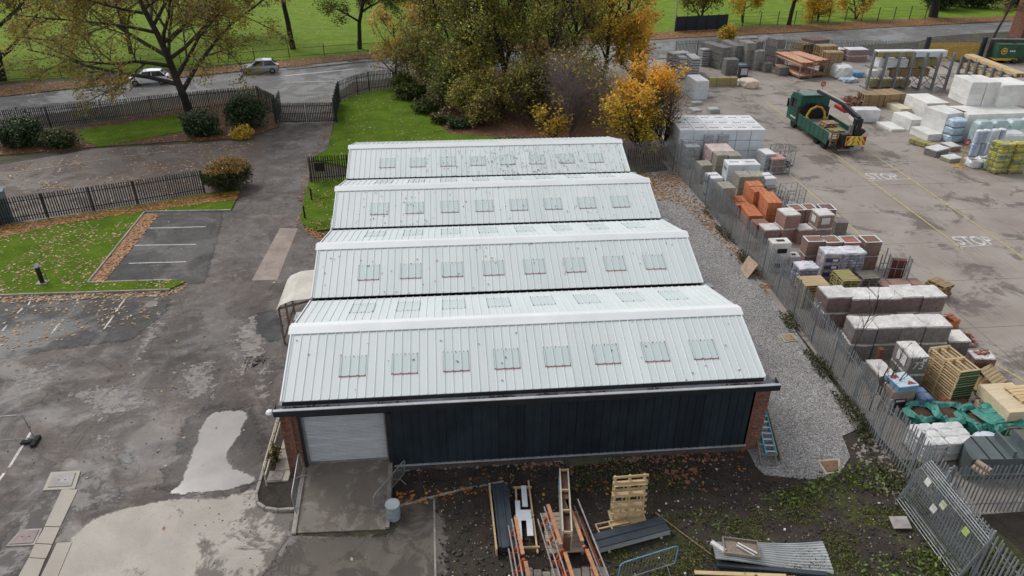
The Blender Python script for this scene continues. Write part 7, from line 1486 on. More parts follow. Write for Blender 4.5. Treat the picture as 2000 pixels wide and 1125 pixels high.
def car(label, c, ang, col, est=False):
    t = thing('parked_car', label, 'car', (*c, 0), ang, 'cars on the road'); L, hw = 4.3, .88
    st = [(-2.15, .62, .42, .72), (-2.0, .8, .25, .86), (-1.3, .87, .2, .93), (0, .89, .2, .97), (1.3, .88, .2, .96), (1.95, .82, .24, .93), (2.13, .66, .36, .8)]
    mb = MB(); vs = []; n = 10
    for x, w, z0, z1 in st: vs += [(x, -w * .86, z0), (x, w * .86, z0), (x, w, z0 + .12), (x, w, (z0 + z1) / 2 + .05), (x, w * .96, z1 - .08), (x, w * .8, z1), (x, -w * .8, z1), (x, -w * .96, z1 - .08), (x, -w, (z0 + z1) / 2 + .05), (x, -w, z0 + .12)]
    k = len(st); mb.add(vs, [(i * n + j, i * n + (j + 1) % n, (i + 1) * n + (j + 1) % n, (i + 1) * n + j) for i in range(k - 1) for j in range(n)] + [tuple(range(n - 1, -1, -1)), tuple(range((k - 1) * n, k * n))]); b = part('body', mb, col, t)
    g = [(-1.05, .80, .90), (-.35, .66, 1.44), (.4, .67, 1.50), (1.35, .63, 1.44), (1.95 if est else 1.85, .72, .93)]
    def gh(sc, dz, nm, m_, par):
        mb = MB(); vs = []
        for x, w, z in g: vs += [(x, -w * sc, z + dz), (x, w * sc, z + dz)]
        lo = [(g[0][0], .82), (g[-1][0], .82)]; vs += [(x, -hw * .92 * sc, .9) for x, _, _ in g] + [(x, hw * .92 * sc, .9) for x, _, _ in g]; m = len(g)
        fs = [(2 * i, 2 * i + 2, 2 * i + 3, 2 * i + 1) for i in range(m - 1)] + [(2 * m + i, 2 * m + i + 1, 2 * i + 2, 2 * i) for i in range(m - 1)] + [(3 * m + i + 1, 3 * m + i, 2 * i + 1, 2 * i + 3) for i in range(m - 1)]
        mb.add(vs, fs); return part(nm, mb, m_, par)
    gh(1.0, 0, 'windows', GLASS, t)
    mb = MB(); mb.add([(-.42, -.66, 1.45), (.4, -.67, 1.515), (1.4, -.63, 1.455), (1.4, .63, 1.455), (.4, .67, 1.515), (-.42, .66, 1.45)], [(0, 1, 4, 5), (1, 2, 3, 4)]); part('roof', mb, col, t)
    for s in (-1, 1):
        for a, c_ in (((-1.1, s * .81, .9), (-.38, s * .67, 1.46)), ((.45, s * .86, .92), (.45, s * .69, 1.5)), ((1.9, s * .76, .92), (1.36, s * .655, 1.46)), ((-.38, s * .67, 1.46), (1.36, s * .65, 1.47))): mb = MB(); mb.bar(a, c_, .07, .05); part('pillar', mb, col, t)
        for x in (-1.35, 1.32):
            M = Matrix.Rotation(math.pi / 2, 4, 'X'); mb = MB(); mb.lathe([(.2, -.1), (.3, -.1), (.325, -.06), (.325, .06), (.3, .1), (.2, .1)], 16, M); wo_ = part('wheel', mb, TYRE, t, (x, s * .8, .32)); mb = MB(); mb.lathe([(.2, -.105), (.2, .105)], 12, M); part('rim', mb, RIM, wo_)
        mb = MB(); mb.bbox(-2.12, s * .62 - .14, .6, -1.95, s * .62 + .14, .76, .02); part('headlight', mb, HEAD, t); mb = MB(); mb.bbox(1.98, s * .68 - .1, .68, 2.13, s * .68 + .1, .9, .02); part('tail_lamp', mb, TAIL, t)
        mb = MB(); mb.bbox(-.85, s * .98 - .08, .93, -.7, s * .98 + .08, 1.05, .02); part('mirror', mb, col, t)
    mb = MB(); mb.box(2.1, -.26, .52, 2.155, .26, .63); part('number_plate', mb, mat('plate_yellow', (.5, .42, .08), rnd=0), t); mb = MB(); mb.box(-2.18, -.26, .42, -2.13, .26, .53); part('number_plate', mb, PAPER, t)
CARW = NT('white_car_paint'); CARW.set(col=(.74, .75, .77), rough=.22); CARW.b.inputs['Coat Weight'].default_value = .5; CARW = CARW.m
CARS = NT('silver_car_paint'); CARS.set(col=(.36, .37, .38), rough=.28, metal=.35); CARS.b.inputs['Coat Weight'].default_value = .5; CARS = CARS.m
car('white car driving along the road behind the big half-bare tree', (-26.3, 63.0), R(12), CARW)
car('silver estate car on the road left of the entrance gate', (-15.2, 67.6), R(12), CARS, True)
car('white car on the road almost hidden behind the trunks of the wood', (11.5, 75.4), R(14), CARW)
# ------------------------------------------------------------------ ramp, barriers, rails beside the workshop
rp = link('loading_ramp', None); rp['kind'] = 'structure'
RAMPM = m_concrete('ramp_concrete', (.19, .165, .14), (.31, .275, .24), (.10, .075, .055), .8, .6, .4, wet=.2, lo=.46)
mb = MB(); mb.add([(.45, .33, -.1), (3.6, .33, -.1), (3.6, -2.72, -.1), (.42, -2.62, -.1), (.45, .33, .5), (3.6, .33, .5), (3.6, -.35, .47), (.45, -.35, .47), (3.6, -2.72, .03), (.42, -2.62, .03)], [(4, 7, 6, 5), (7, 9, 8, 6), (0, 4, 5, 1), (1, 5, 6, 8, 2), (2, 8, 9, 3), (3, 9, 7, 4, 0)]); part('ramp_slab', mb, RAMPM, rp)
for x in (.30, 3.58):
    for k in range(3):
        mb = MB(); y0, y1 = .3 - k * 1.0, .3 - (k + 1) * 1.0 + .015; zf = lambda y: .53 if y > -.35 else .53 - (-.35 - y) / 2.3 * .44
        mb.add([(x, y0, -.1), (x + .15, y0, -.1), (x + .15, y1, -.1), (x, y1, -.1), (x, y0, zf(y0)), (x + .15, y0, zf(y0)), (x + .15, y1, zf(y1)), (x, y1, zf(y1))], [(4, 7, 6, 5), (0, 1, 5, 4), (1, 2, 6, 5), (2, 3, 7, 6), (3, 0, 4, 7)]); part('edge_kerb', mb, KERB, rp)
def barrier(label, a, b, h=1.05, lean=(0, 0), m=GALV, m2=None, z=(0, 0), bars=18, feet=True):
    """crowd barrier: bent tube frame, upright bars, two feet"""
    t = thing('crowd_barrier', label, 'barrier', (*a, 0), 0, 'metal crowd barriers'); ux, uy = b[0] - a[0], b[1] - a[1]; L = math.hypot(ux, uy); ux /= L; uy /= L
    def P(s, z_): f = z_ / h; return (ux * s + lean[0] * f, uy * s + lean[1] * f, z_ + z[0] + (z[1] - z[0]) * s / L)
    mb = MB(); mb.tube([P(.0, .18), P(0, h - .12), P(.06, h - .03), P(.16, h), P(L - .16, h), P(L - .06, h - .03), P(L, h - .12), P(L, .18)], .021, 7); part('frame', mb, m2 or m, t)
    mb = MB(); mb.tube([P(0, .2), P(L, .2)], .017, 6); part('bottom_rail', mb, m, t)
    for i in range(1, bars): mb = MB(); mb.tube([P(L * i / bars, .2), P(L * i / bars, h)], .0075, 5, False); part('bar', mb, m, t)
    if feet:
        for s in (.3, L - .3):
            q = P(s, .0); mb = MB(); mb.tube([(q[0] - uy * .3, q[1] + ux * .3, q[2] + .02), P(s, .2), (q[0] + uy * .3, q[1] - ux * .3, q[2] + .02)], .017, 6); part('foot', mb, m, t)
    return t
barrier('galvanised crowd barrier along the left edge of the loading ramp', (.42, -.05), (.42, -2.0), 1.05, (-.08, 0), z=(.46, .12))
barrier('galvanised crowd barrier leaning over the right edge of the loading ramp', (4.15, -.3), (3.1, -2.1), .95, (.12, 0), z=(.1, .12), bars=20)
barrier('blue and grey crowd barrier lying tilted at the bottom edge near the dark sheets', (11.3, -5.75), (13.4, -5.2), .95, (.1, .12), m2=mat('faded_blue_tube', (.10, .28, .42), (.2, .4, .52), scale=4))
mb = MB(); CRW = mat('cream_tube', (.45, .40, .27), (.6, .55, .4), scale=5, rough=.5, rnd=.1)
t = thing('handrail', 'cream tubular handrail along the path left of the brick pier', 'handrail', (-1.02, -.3, 0))
for z in (1.0, .55): mb = MB(); mb.tube([(0, 0, z - .1), (0, .08, z), (0, 3.3, z), (0, 3.38, z - .1)], .028, 7); part('rail', mb, CRW, t)
for y in (.02, 1.6, 3.3): mb = MB(); mb.tube([(0, y, 0), (0, y, 1.0)], .028, 7); part('post', mb, CRW, t)
bush('small dark bush growing through the cream handrail', (-.95, 1.1), .35, .55, .9, 301, 900, .07, pal=[((.05, .045, .02), 4), ((.2, .16, .04), 2), ((.03, .03, .015), 3)])
root = link('paved_path', None); root['kind'] = 'structure'; SLABM = mat('paving_slab', (.30, .27, .22), (.43, .39, .33), scale=3, world=False, rnd=.2)
for k in range(9):
    for i in range(1): mb = MB(); mb.bbox(0, 0, -.1, .62, .58, .12, .012); part('slab', mb, SLABM, root, (-.86, -.1 + k * .6, random.uniform(-.01, .008)), random.uniform(-.01, .01))
sheet('path_soil', [(-1.25, 6), (-.2, 6), (-.2, .1), (.3, .1), (.3, -1.5), (-.7, -1.5), (-1.3, -.9)], .07, SOIL, drop=.2)
kerb([(-1.3, 6), (-1.32, -.7), (-1.2, -1.12), (-.85, -1.42), (-.35, -1.55), (.3, -1.56)], .12, .14, .7)
t = thing('steel_drum', 'grey-blue steel drum with a pale lid beside the ramp', 'drum', (3.86, -2.2, .02)); DRM = mat('grey_blue_drum', (.22, .27, .30), (.33, .38, .41), scale=4, rough=.45, rnd=.05)
mb = MB(); mb.lathe([(.235, 0), (.25, .02), (.25, .22), (.262, .235), (.25, .25), (.25, .45), (.262, .465), (.25, .48), (.25, .66), (.258, .68)], 26); part('body', mb, DRM, t)
mb = MB(); mb.lathe([(.262, .66), (.262, .70), (.245, .705), (.23, .69), (.01, .69)], 26); part('lid', mb, mat('pale_lid', (.42, .48, .52), (.56, .61, .64), scale=4), t); mb = MB(); mb.lathe([(.267, .655), (.275, .67), (.267, .685)], 26); part('lid_ring', mb, GALV, t)
t = thing('leaning_ladders', 'blue-railed ladders stacked beside the right brick pier', 'ladders', (18.55, -.45, .05), R(-8)); LB = mat('cyan_blue_fibreglass', (.06, .28, .40), (.14, .42, .54), scale=5, rnd=.1)
for k in range(2):
    o = part('ladder', MB().bar((0, 0, .1 + k * .14), (0, 2.5, .75 + k * .14), .05, .09).bar((.42, 0, .1 + k * .14), (.42, 2.5, .75 + k * .14), .05, .09), LB, t)
    for i in range(9): mb = MB(); f = (i + .5) / 9; mb.bar((0, 2.5 * f, .12 + .65 * f + k * .14), (.42, 2.5 * f, .12 + .65 * f + k * .14), .05, .04); part('rung', mb, HEAD if k else LB, o)
mb = MB(); mb.bar((.56, -.1, .08), (.56, 2.4, .6), .05, .3); part('board', mb, PINED, t)
t2 = thing('timber_cradle', 'weathered timber frame under the blue ladders at the right pier', 'frame', (18.25, -.75, .05), R(-10))
for a, b in (((0, 0, .06), (0, 1.2, .5)), ((.6, 0, .06), (.6, 1.2, .5)), ((0, 0, .06), (.6, 0, .06)), ((0, .4, .2), (.6, .4, .2)), ((0, .8, .35), (.6, .8, .35))): mb = MB(); mb.bar(a, b, .05, .08); part('batten', mb, GREYW, t2)
# ------------------------------------------------------------------ lawn lamp, left barrier, cabinet, posts
t = thing('bollard_lamp', 'black bollard lamp with slanted pale top on the lower left lawn', 'bollard', (*(-16.83, 16.75), .08)); M = Matrix.Identity(4)
mb = MB(); mb.tube([(0, 0, 0), (0, 0, 1.0)], .125, 14); part('post', mb, BLKM, t); mb = MB(); mb.box(-.28, -.25, -.05, .28, .25, .05); part('base', mb, KERB, t)
mb = MB(); vs = [(.13 * math.cos(a), .13 * math.sin(a), 1.12 + .1 * math.sin(a)) for a in [2 * math.pi * j / 14 for j in range(14)]] + [(.125 * math.cos(a), .125 * math.sin(a), 1.0) for a in [2 * math.pi * j / 14 for j in range(14)]]; mb.add(vs, [tuple(range(14))] + [(j, 14 + j, 14 + (j + 1) % 14, (j + 1) % 14) for j in range(14)]); part('lamp_head', mb, mat('lamp_lens', (.25, .28, .33), (.35, .38, .43), rnd=0, rough=.2), t)
mb = MB(); mb.tube([(.15, 0, .06), (.3, 0, .1), (.3, 0, .62), (.13, 0, .66)], .02, 6); part('loop', mb, BLKM, t)
c = (-10.95, 3.07); t = thing('site_barrier', 'tall tube barrier panel on a black rubber foot at the left edge', 'barrier', (*c, .01), R(4))
mb = MB(); mb.tube([(.02, 0, .12), (-.06, 0, 1.3), (-.12, 0, 1.42), (-.3, 0, 1.46), (-2.6, 0, 1.46)], .022, 7); mb.tube([(0, 0, .25), (-2.6, 0, .25)], .018, 6); part('frame', mb, GALV, t)
A = []; B = []
for i in range(34): A.append((-.1 - i * .075, 0, .25)); B.append((-.16 - i * .075, 0, 1.45))
part('mesh_wires', segs_mesh('mesh_wires', A, B, np.full(34, .002), np.full(34, .002), GALV, 3), None, t, kind='stuff')
mb = MB(); mb.bbox(-.1, -.32, 0, .12, .32, .13, .03); part('foot', mb, TYRE, t); mb = MB(); mb.bbox(-.55, -.1, .0, -.12, .15, .1, .03); part('foot', mb, TYRE, t)
t = thing('control_cabinet', 'blue-grey metal cabinet behind the black fence at the left edge', 'cabinet', ((-23.0, 25.02)[0] - 1.3, (-23.0, 25.02)[1] + .35, 0), R(20)); mb = MB(); mb.bbox(0, 0, 0, 1.5, .7, 2.0, .02); part('casing', mb, mat('blue_grey_cabinet', (.13, .17, .19), (.2, .24, .26), scale=3), t); mb = MB(); mb.bbox(-.06, -.06, 2.0, 1.56, .76, 2.12, .03); part('lid', mb, bpy.data.materials['blue_grey_cabinet'], t)
for q, lb in (((-3.48, 27.9), 'short black post on the small lawn, farther of two'), ((-3.47, 24.77), 'short black post on the small lawn edge, nearer of two')): mb = MB(); mb.tube([(0, 0, 0), (0, 0, .85)], .06, 8); mb.lathe([(.06, .85), (.03, .9), (.005, .91)], 8); solo('post', mb, BLKM, lb, 'post', (*q, .05), group='short black posts')
t = thing('street_lamp', 'tall thin grey lamp post by the road left of the navy hoarding', 'street lamp', (41.56, 90.48)); mb = MB(); mb.tube([(0, 0, 0), (0, 0, 9)], .09, 8, r1=.05); part('post', mb, GALV, t); mb = MB(); mb.tube([(0, 0, 9), (.2, 0, 9.25), (1.2, 0, 9.4)], .04, 6); part('arm', mb, GALV, t); mb = MB(); mb.bbox(1.1, -.1, 9.32, 1.7, .1, 9.45, .03); part('lamp_head', mb, GALV, t)
mb = MB(); mb.bbox(-.05, 0, 0, .05, .02, .0, .0) if False else None
# ------------------------------------------------------------------ materials lying in front of the workshop
def sheet_stack(label, loc, rz, L, w, n, m, edge, ribs=3, name='cladding_stack'):
    t = thing(name, label, 'cladding sheets', loc, rz, 'charcoal cladding sheets on the ground')
    for k in range(n):
        pr = []; s = w / ribs; z = k * .045
        for i in range(ribs): pr += [(i * s, z), (i * s + .02, z + .045), (i * s + .07, z + .045), (i * s + .09, z)]
        pr += [(w, z)]; mb = MB(); q = len(pr); o = random.uniform(-.03, .03); mb.k = 0
        mb.add([(a, o, b) for a, b in pr] + [(a, L + o, b) for a, b in pr], [(i, i + 1, q + i + 1, q + i) for i in range(q - 1)]); mb.k = 1
        mb.add([(0, o, z - .035), (0, L + o, z - .035), (0, L + o, z), (0, o, z), (w, o, z - .035), (w, L + o, z - .035), (w, L + o, z), (w, o, z)], [(3, 2, 1, 0), (4, 5, 6, 7), (0, 4, 7, 3), (5, 1, 2, 6)]); part('sheet', mb, [m, edge], t)
    for y in (.3, L - .4): mb = MB(); mb.box(-.05, y, -.12, w + .05, y + .08, -.04); part('bearer', mb, PINE, t)
    return t
SLATE = mat('slate_blue_sheet', (.030, .042, .052), (.048, .064, .078), scale=1.5, rough=.38, rnd=.1); EDGE = mat('pale_sheet_edge', (.36, .39, .41), (.5, .53, .55), scale=4)
sheet_stack('long charcoal cladding sheets in a timber cradle, left of the timber frame', (7.55, -4.2, .16), R(1), 2.95, .58, 6, SLATE, SLATE, 2)
for x, lb in ((7.47, 'thin pine batten along the left side of the long charcoal sheets'),): mb = MB(); mb.box(0, 0, 0, .05, 3.1, .36); solo('batten', mb, PINE, lb, 'batten', (x - .03, -4.25, .03), R(1))
sheet_stack('short stack of slate grey roofing sheets lying askew beside the timber rack', (10.99, -4.55, .2), R(-76.5), 0, 0, 0, SLATE, EDGE) if False else None
sheet_stack('stack of slate grey sheets with pale edges lying askew below the timber rack', (13.62, -3.92, .18), R(103.5) if False else R(102.5), 2.7, .66, 5, SLATE, EDGE, 2)
t = thing('timber_cradle', 'pale timber frame with white board offcuts, right of the long charcoal sheets', 'frame', (8.25, -4.2, .05), R(-3))
for a, b in (((0, 0, .1), (0, 3.0, .1)), ((.62, -.1, .1), (.5, 3.3, .1)), ((-.1, .1, .16), (.7, .1, .16)), ((-.1, 2.9, .16), (.6, 2.9, .16)), ((-.1, 1.5, .16), (.6, 1.5, .16))): mb = MB(); mb.bar(a, b, .06, .07); part('batten', mb, PINE, t)
for i, a in enumerate(((.2, 1.9, .4, 2.95), (-.02, 1.25, .5, 1.75), (-.06, .4, .12, 2.2), (.3, .55, .52, 1.3))): mb = MB(); mb.box(a[0], a[1], .2 + i * .004, a[2], a[3], .212 + i * .004); part('white_offcut', mb, BLUEWF, t)
# timber display rack
t = thing('timber_rack', 'tall fresh pine slatted rack on a base board in front of the charcoal wall', 'timber rack', (11.72, -3.35, .03), R(1)); w = 1.2
mb = MB(); mb.box(-.05, -.05, 0, w + .05, .75, .06); mb.box(-.05, -.05, .06, w + .05, .72, .1); part('base_board', mb, PINE, t)
for x in (.02, w / 2 - .04, w - .1):
    mb = MB(); mb.bar((x + .04, .3, .1), (x + .04, .55, 1.95), .07, .06); part('upright', mb, PINE, t); mb = MB(); mb.bar((x + .04, .7, .1), (x + .04, .62, 1.9), .06, .05); part('upright', mb, PINE, t)
for k in range(7): z = .3 + k * .265; y = .3 + .25 * (z - .1) / 1.85; mb = MB(); mb.box(-.04, y - .06, z, w + .04, y - .03, z + .1, Matrix.Translation((0, 0, 0))); part('slat', mb, PINE, t)
for k in range(3): z = .55 + k * .53; mb = MB(); mb.box(.0, .36, z, w, .62, z + .03); part('shelf', mb, PINE, t)
for x in (.3, .85):
    for k in range(3): mb = MB(); mb.bar((x, .35, .3 + k * .53), (x + .12, .5, .55 + k * .53), .04); part('strut', mb, PINE, t)
t = thing('pine_crate', 'small broken pine crate between the rack and the slate sheets', 'crate', (11.15, -3.72, .05), R(10))
for a, b in (((0, 0, .1), (1.3, 0, .1)), ((0, .45, .1), (1.3, .45, .1)), ((0, .22, .12), (1.3, .22, .12)), ((0, 0, .12), (0, .45, .12)), ((.5, 0, .14), (.5, .45, .14)), ((1.25, 0, .12), (1.25, .45, .12))): mb = MB(); mb.bar(a, b, .05, .06); part('batten', mb, PINE, t)
mb = MB(); mb.tube([(13.4, -2.86, .1), (14.1, -3.9, .12), (14.8, -4.85, .1)], .02, 6); solo('wooden_rod', mb, PINED, 'long thin wooden rod lying on the weeds right of the slate sheets', 'rod')
# red steel and timber racks with an upright panel box
ORM = mat('orange_red_steel', (.42, .06, .02), (.58, .12, .035), scale=4, rough=.5, rnd=.2, grime=.3); ORT = mat('orange_timber', (.38, .17, .085), (.54, .29, .16), scale=3, stretch=(8, 1, 8), rnd=.2); GTB = mat('grey_tube', (.24, .23, .22), (.38, .37, .35), scale=5, rnd=.2)
DECK = mat('deck_plank', (.18, .16, .135), (.32, .29, .25), scale=2, stretch=(1, 8, 8), rnd=.3)
def side_rack(label, a, b, h=.95, lean=.28):
    t = thing('steel_side_rack', label, 'rack', (*a, .05), math.atan2(b[1] - a[1], b[0] - a[0]), 'red steel side racks'); L = math.dist(a, b)
    for i in range(5):
        s = L * (i + .15) / 5; mb = MB(); mb.bar((s, 0, 0), (s + .12, lean, h), .07, .09); part('post', mb, ORM, t); mb = MB(); mb.bar((s, .28, 0), (s + .1, lean * 1.1, h * .95), .05, .06); part('stay', mb, ORM, t)
        mb = MB(); mb.bar((s, 0, .3), (s + .3, lean * .6, h * .62), .03); part('brace', mb, ORM, t)
    for zz, o in ((.28, -.06), (.55, .04), (.85, .16)): mb = MB(); mb.tube([(-.1, o, zz), (L + .1, o, zz)], .028, 6); part('tube', mb, GTB, t)
    mb = MB(); mb.box(-.05, lean - .06, h, L * .42, lean + .06, h + .06); part('top_batten', mb, ORT, t); mb = MB(); mb.box(L * .5, lean - .02, h + .0, L + .1, lean + .1, h + .06); part('top_batten', mb, ORT, t)
    mb = MB(); mb.bar((0, .26, .06), (L, .26, .06), .06); part('foot_rail', mb, ORM, t)
side_rack('red steel side rack with timber capping, left one at the bottom edge', (7.9, -3.55), (8.1, -7.2)); side_rack('red steel side rack with timber capping, middle one at the bottom edge', (9.1, -3.1), (9.55, -7.2)); side_rack('red steel side rack with orange timber capping, right one at the bottom edge', (10.35, -2.85), (10.9, -7.2), lean=-.28)
dk = thing('plank_deck', 'slatted plank deck under the upright timber box between the red racks', 'deck', (9.2, -4.45, .05), R(-1))
for i in range(9): mb = MB(); mb.bbox(0, 0, .16, 1.3, .185, .2 + random.uniform(0, .015), .008); part('plank', mb, mat('pale_plank', (.34, .28, .22), (.48, .41, .33), scale=2, stretch=(1, 8, 8), rnd=.25) if i == 0 else bpy.data.materials['pale_plank'], dk, (random.uniform(-.02, .02), i * .2, 0))
for x in (.05, 1.15): mb = MB(); mb.box(x, 0, 0, x + .1, 1.8, .16); part('bearer', mb, GREYW, dk)
for i, (x, lb) in enumerate(((8.15, 'weathered plank deck at the bottom edge between the left and middle red racks'), (9.65, 'weathered plank deck at the bottom edge between the middle and right red racks'))):
    d = thing('plank_deck', lb, 'deck', (x, -7.3, .05), R(-5 + i * -3))
    for k in range(4): mb = MB(); mb.bbox(0, 0, .1, .26, 2.3, .17, .01); part('plank', mb, DECK, d, (k * .29, random.uniform(-.1, .1), random.uniform(0, .02)))
    for y in (.2, 1.9): mb = MB(); mb.box(0, y, 0, 1.1, y + .1, .1); part('bearer', mb, GREYW, d)
bx = thing('panel_box', 'tall narrow timber box of brown panels standing on edge between the red racks', 'timber box', (9.66, -4.42, .24), R(-6.5))
mb = MB(); mb.box(0, 0, 0, .045, 2.95, 1.02); part('side_board', mb, mat('pale_side_board', (.42, .38, .31), (.55, .50, .42), scale=2), bx); mb = MB(); mb.box(.30, 0, 0, .345, 2.95, 1.02); part('side_board', mb, bpy.data.materials['pale_side_board'], bx)
for a, b in ((0, .95), (.98, 1.9), (1.93, 2.93)): mb = MB(); mb.box(.05, a, .1, .295, b, .72 + .1 * (a > .5)); part('brown_panel', mb, mat('brown_panel', (.10, .055, .035), (.18, .10, .065), scale=2) if a == 0 else bpy.data.materials['brown_panel'], bx)
for y in (.0, .95, 1.9, 2.9): mb = MB(); mb.box(.05, y, .9, .295, y + .05, .98); part('spacer', mb, PINE, bx)
mb = MB(); mb.box(-.02, 1.9, .75, .0, 2.5, .95); part('blue_tag', mb, SKYB, bx)
# heras panels leaning on the fence
def heras(label, k):
    Lh, Hh = 3.55, 1.98; a = Vector((22.52 + .13 * k, -3.05 + .05 * k, .05)); xd = Vector((-.01, -1, 0)).normalized(); top = Vector((.53 - .02 * k, -.02, 1.85)).normalized()
    t = thing('mesh_fence_panel', label, 'fence panel', a, 0, 'wire mesh fence panels leaning on the corner fence'); P = lambda s, u: xd * s + top * u
    mb = MB(); mb.tube([P(0, 0), P(0, Hh - .05), P(.05, Hh), P(Lh - .05, Hh), P(Lh, Hh - .05), P(Lh, 0)], .02, 7); mb.tube([P(0, .12), P(Lh, .12)], .017, 6); mb.tube([P(0, Hh * .9), P(Lh, Hh * .9)], .012, 6); part('frame', mb, GALV, t)
    A = []; B = []
    for i in range(1, 40): A.append(tuple(P(Lh * i / 40, .12))); B.append(tuple(P(Lh * i / 40, Hh)))
    for i in range(1, 9): A.append(tuple(P(0, .12 + (Hh - .12) * i / 9))); B.append(tuple(P(Lh, .12 + (Hh - .12) * i / 9)))
    part('mesh_wires', segs_mesh('mesh_wires', A, B, np.full(len(A), .0032), np.full(len(A), .0032), GRYF, 4), None, t, kind='stuff')
    if k == 0:
        nrm = xd.cross(top)
        for s, u, m_ in ((.55, 1.6, PAPER), (1.35, 1.1, PAPER), (1.55, 1.5, mat('green_tag', (.45, .52, .3), (.6, .64, .45), rnd=0)), (2.75, 1.55, mat('lime_tag', (.35, .5, .08), (.5, .62, .2), rnd=0))):
            c_ = P(s, u) - nrm * .03; mb = MB(); e = .13; vs = [tuple(c_ + xd * i * e + top * j * e - nrm * q) for q in (0, .008) for i, j in ((-1, -1), (1, -1), (1, 1), (-1, 1))]
            mb.add(vs, [(3, 2, 1, 0), (4, 5, 6, 7), (0, 1, 5, 4), (1, 2, 6, 5), (2, 3, 7, 6), (3, 0, 4, 7)]); part('tag', mb, m_, t)
for k, lb in enumerate(('front wire mesh fence panel with white and lime tags', 'second wire mesh fence panel behind the tagged one', 'third wire mesh fence panel behind the tagged one', 'rearmost wire mesh fence panel against the grey palisade')): heras(lb, k)
mb = MB(); mb.add([(23.46, 15.31, .06), (23.40, 14.06, .06), (24.05, 14.34, .85), (23.92, 15.5, .85), (23.49, 15.31, .05), (23.43, 14.06, .05), (24.08, 14.34, .84), (23.95, 15.5, .84)], [(0, 1, 2, 3), (7, 6, 5, 4), (0, 4, 5, 1), (1, 5, 6, 2), (2, 6, 7, 3), (3, 7, 4, 0)]); solo('chipboard', mb, mat('chipboard_tan', (.38, .27, .20), (.50, .38, .29), scale=6), 'tan chipboard sheet leaning against the long grey fence', 'board')
mb = MB(); mb.box(0, 0, 0, .62, .5, .04); solo('board_offcut', mb, mat('grey_board', (.32, .30, .27), (.44, .41, .38), scale=3), 'pale grey board offcut lying by the leaning mesh panels', 'board', (*(21.7, -4.35), .12), R(-8), rot=(R(8), R(-4), R(-8)))
# corrugated sheet, tray, planks
t = thing('corrugated_sheet', 'long pale corrugated metal sheet lying buckled on the weeds', 'metal sheet', (0, 0, 0)); mb = MB(); c4 = [Vector((14.95, -4.45, .12)), Vector((18.85, -4.72, .2)), Vector((18.7, -5.95, .1)), Vector((14.8, -5.25, .3))]; nu, nv = 10, 44; vs = []
for j in range(nv + 1):
    for i in range(nu + 1):
        f, g_ = i / nu, j / nv; p = c4[0].lerp(c4[1], f).lerp(c4[3].lerp(c4[2], f), g_); p.z += .022 * (1 if j % 4 < 2 else -1) + .08 * math.sin(f * 5 + 1) + .04 * math.sin(g_ * 4); vs.append(tuple(p))
mb.add(vs, [(j * (nu + 1) + i, j * (nu + 1) + i + 1, (j + 1) * (nu + 1) + i + 1, (j + 1) * (nu + 1) + i) for j in range(nv) for i in range(nu)]); part('sheet', mb, mat('zinc_sheet', (.40, .42, .42), (.52, .54, .54), scale=1.5, rough=.4, metal=.15), t)
mb = MB(); mb.bar((14.85, -5.3, .12), (18.4, -6.0, .1), .16, .12); part('curled_edge', mb, SLATE, t)
t = thing('timber_tray', 'shallow timber tray of rubble lying on the corrugated sheet', 'tray', (*(15.13, -5.1), .34), R(-14))
mb = MB(); mb.box(0, 0, 0, 1.2, .7, .02); part('base', mb, mat('rubbly_tray', (.16, .12, .1), (.34, .27, .22), scale=14), t)
for a in ((0, 0, 1.2, .04), (0, .66, 1.2, .7), (0, .04, .04, .66), (1.16, .04, 1.2, .66)): mb = MB(); mb.box(a[0], a[1], .02, a[2], a[3], .12); part('rail', mb, GREYW, t)
mb = MB(); mb.bar((.5, .5, .1), (1.1, .15, .1), .05, .04); mb.bar((.45, .4, .1), (1.0, .05, .1), .04, .04); part('pipe_offcut', mb, PAPER, t)
mb = MB(); mb.bbox(0, 0, 0, .55, .16, .1, .01); solo('white_offcut', mb, PAPER, 'white oblong offcut lying at the left end of the corrugated sheet', 'offcut', (*(14.81, -4.61), .32), R(-50))
for i, (a, b, lb) in enumerate((((14.0, -5.55), (17.0, -5.95), 'long pine plank at the bottom edge, farthest of three'), ((13.7, -5.9), (17.3, -6.05), 'long pine plank at the bottom edge, middle of three'), ((13.4, -6.05), (16.8, -6.3), 'long pine plank at the bottom edge, nearest of three'))):
    mb = MB(); mb.box(0, -.07, 0, math.dist(a, b), .07, .05); solo('plank', mb, PINE, lb, 'plank', (*a, .1), math.atan2(b[1] - a[1], b[0] - a[0]), group='pine planks at the bottom edge')
mb = MB(); mb.box(0, 0, 0, 1.6, .35, .12); solo('old_board', mb, mat('mossy_board', (.07, .08, .045), (.14, .14, .09), scale=3), 'mossy old board lying along the foot of the charcoal wall', 'board', (10.5, -.2, .03), R(2))
mb = MB(); mb.box(-.1, -.12, 0, .1, .12, 1.5); solo('rusty_post', mb, mat('rusty_red', (.10, .035, .022), (.17, .07, .045), scale=4), 'short rusty brown post behind the fence by the white-topped pack', 'post', (*(25.88, 4.62), .03))
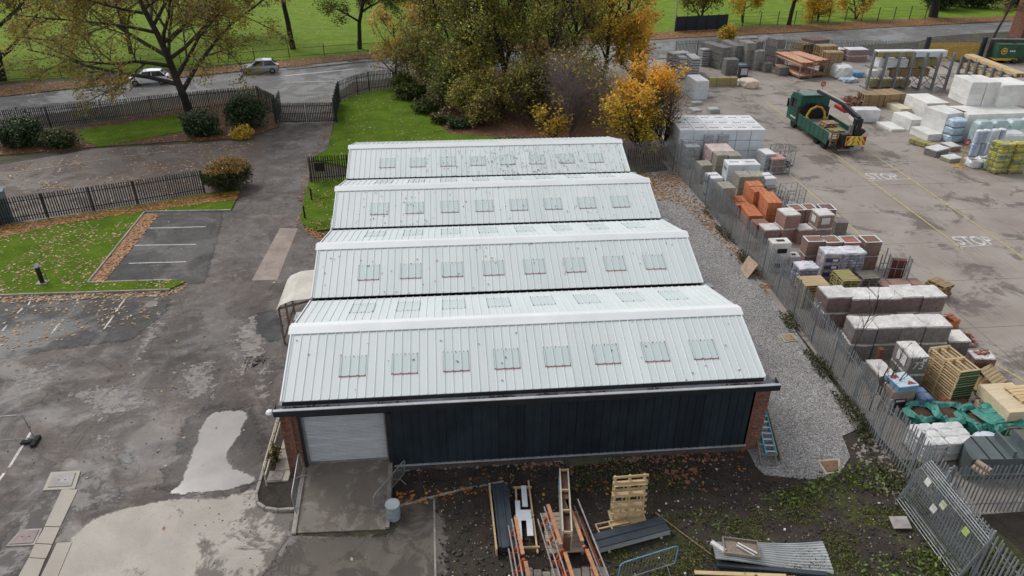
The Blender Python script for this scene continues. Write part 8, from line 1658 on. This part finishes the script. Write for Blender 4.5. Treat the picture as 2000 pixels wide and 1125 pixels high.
# rubble and scraps on the soil
def bits(name, poly, n, s, m, z=.04, seed=1, thr=None):
    r = random.Random(seed); P = scatter(poly, n); mb = MB()
    for x, y in P:
        k = s * r.uniform(.4, 1.5); M = Matrix.Translation((x, y, z + k * .15)) @ Matrix.Rotation(r.random() * 6, 4, (r.random() - .5, r.random() - .5, 2)); mb.box(-k, -k * r.uniform(.4, .9), -k * .3, k, k * r.uniform(.4, .9), k * .3, M, taper=k * .2)
    return tag(link(name, mb.mesh(name, m)), None, None, None, 'stuff')
SOILP = [(3.94, 0.45), (17.79, 0.02), (17.81, -1.56), (22.57, -0.83), (25.16, -3.74), (24.57, -7.19), (5.53, -5.55), (5.36, -2.05)]
STN = mat('pale_stone', (.20, .17, .15), (.34, .30, .27), scale=6, world=True)
bits('stones', SOILP, 1100, .026, STN, seed=2); bits('white_scraps', SOILP, 40, .04, PAPER, seed=3, z=.06); bits('dark_clods', SOILP, 1500, .06, mat('dark_clod', (.025, .02, .018), (.05, .042, .037), scale=6, world=True), seed=4)
bits('brick_rubble', [(8.62, 0.35), (16.75, 0.11), (17.01, -0.36), (8.76, -0.29)], 150, .06, BRICKR, seed=5); bits('stones', [(3.53, 0.63), (13.61, 0.28), (13.63, -0.07), (3.66, 0.14)], 260, .06, STN, seed=6); bits('brick_rubble', [(13.18, -0.61), (15.62, -0.76), (15.48, -1.49), (13.15, -1.16)], 40, .08, BRICKR, seed=8)
bits('stones', [(23.7, 1.26), (23.67, -2.59), (22.5, -3.51), (22.25, -0.21)], 160, .07, STN, seed=7); bits('gravel_stones', GRAVP, 3500, .022, STN, seed=9, z=.06)
bits('tarmac_grit', [(-15.48, 9.37), (-3.85, 11.15), (-0.54, 1.12), (-1.55, -1.46), (-11.84, 2.07)], 120, .022, mat('dark_grit', (.03, .028, .026), (.09, .085, .08), scale=8, world=True), seed=10, z=.02); bits('concrete_grit', [(-3.56, -0.79), (-0.24, -0.56), (0.42, -4.31), (-2.64, -4.05)], 60, .022, bpy.data.materials['dark_clod'], seed=11, z=.02)
kerb([(3.75, -1.75), (6.3, -1.05), (8.0, -.75)], .1, .06, .8)
strip('kerb_line', [(5.32, -1.42), (5.39, -6.29)], .07, .045, KERB, .1)
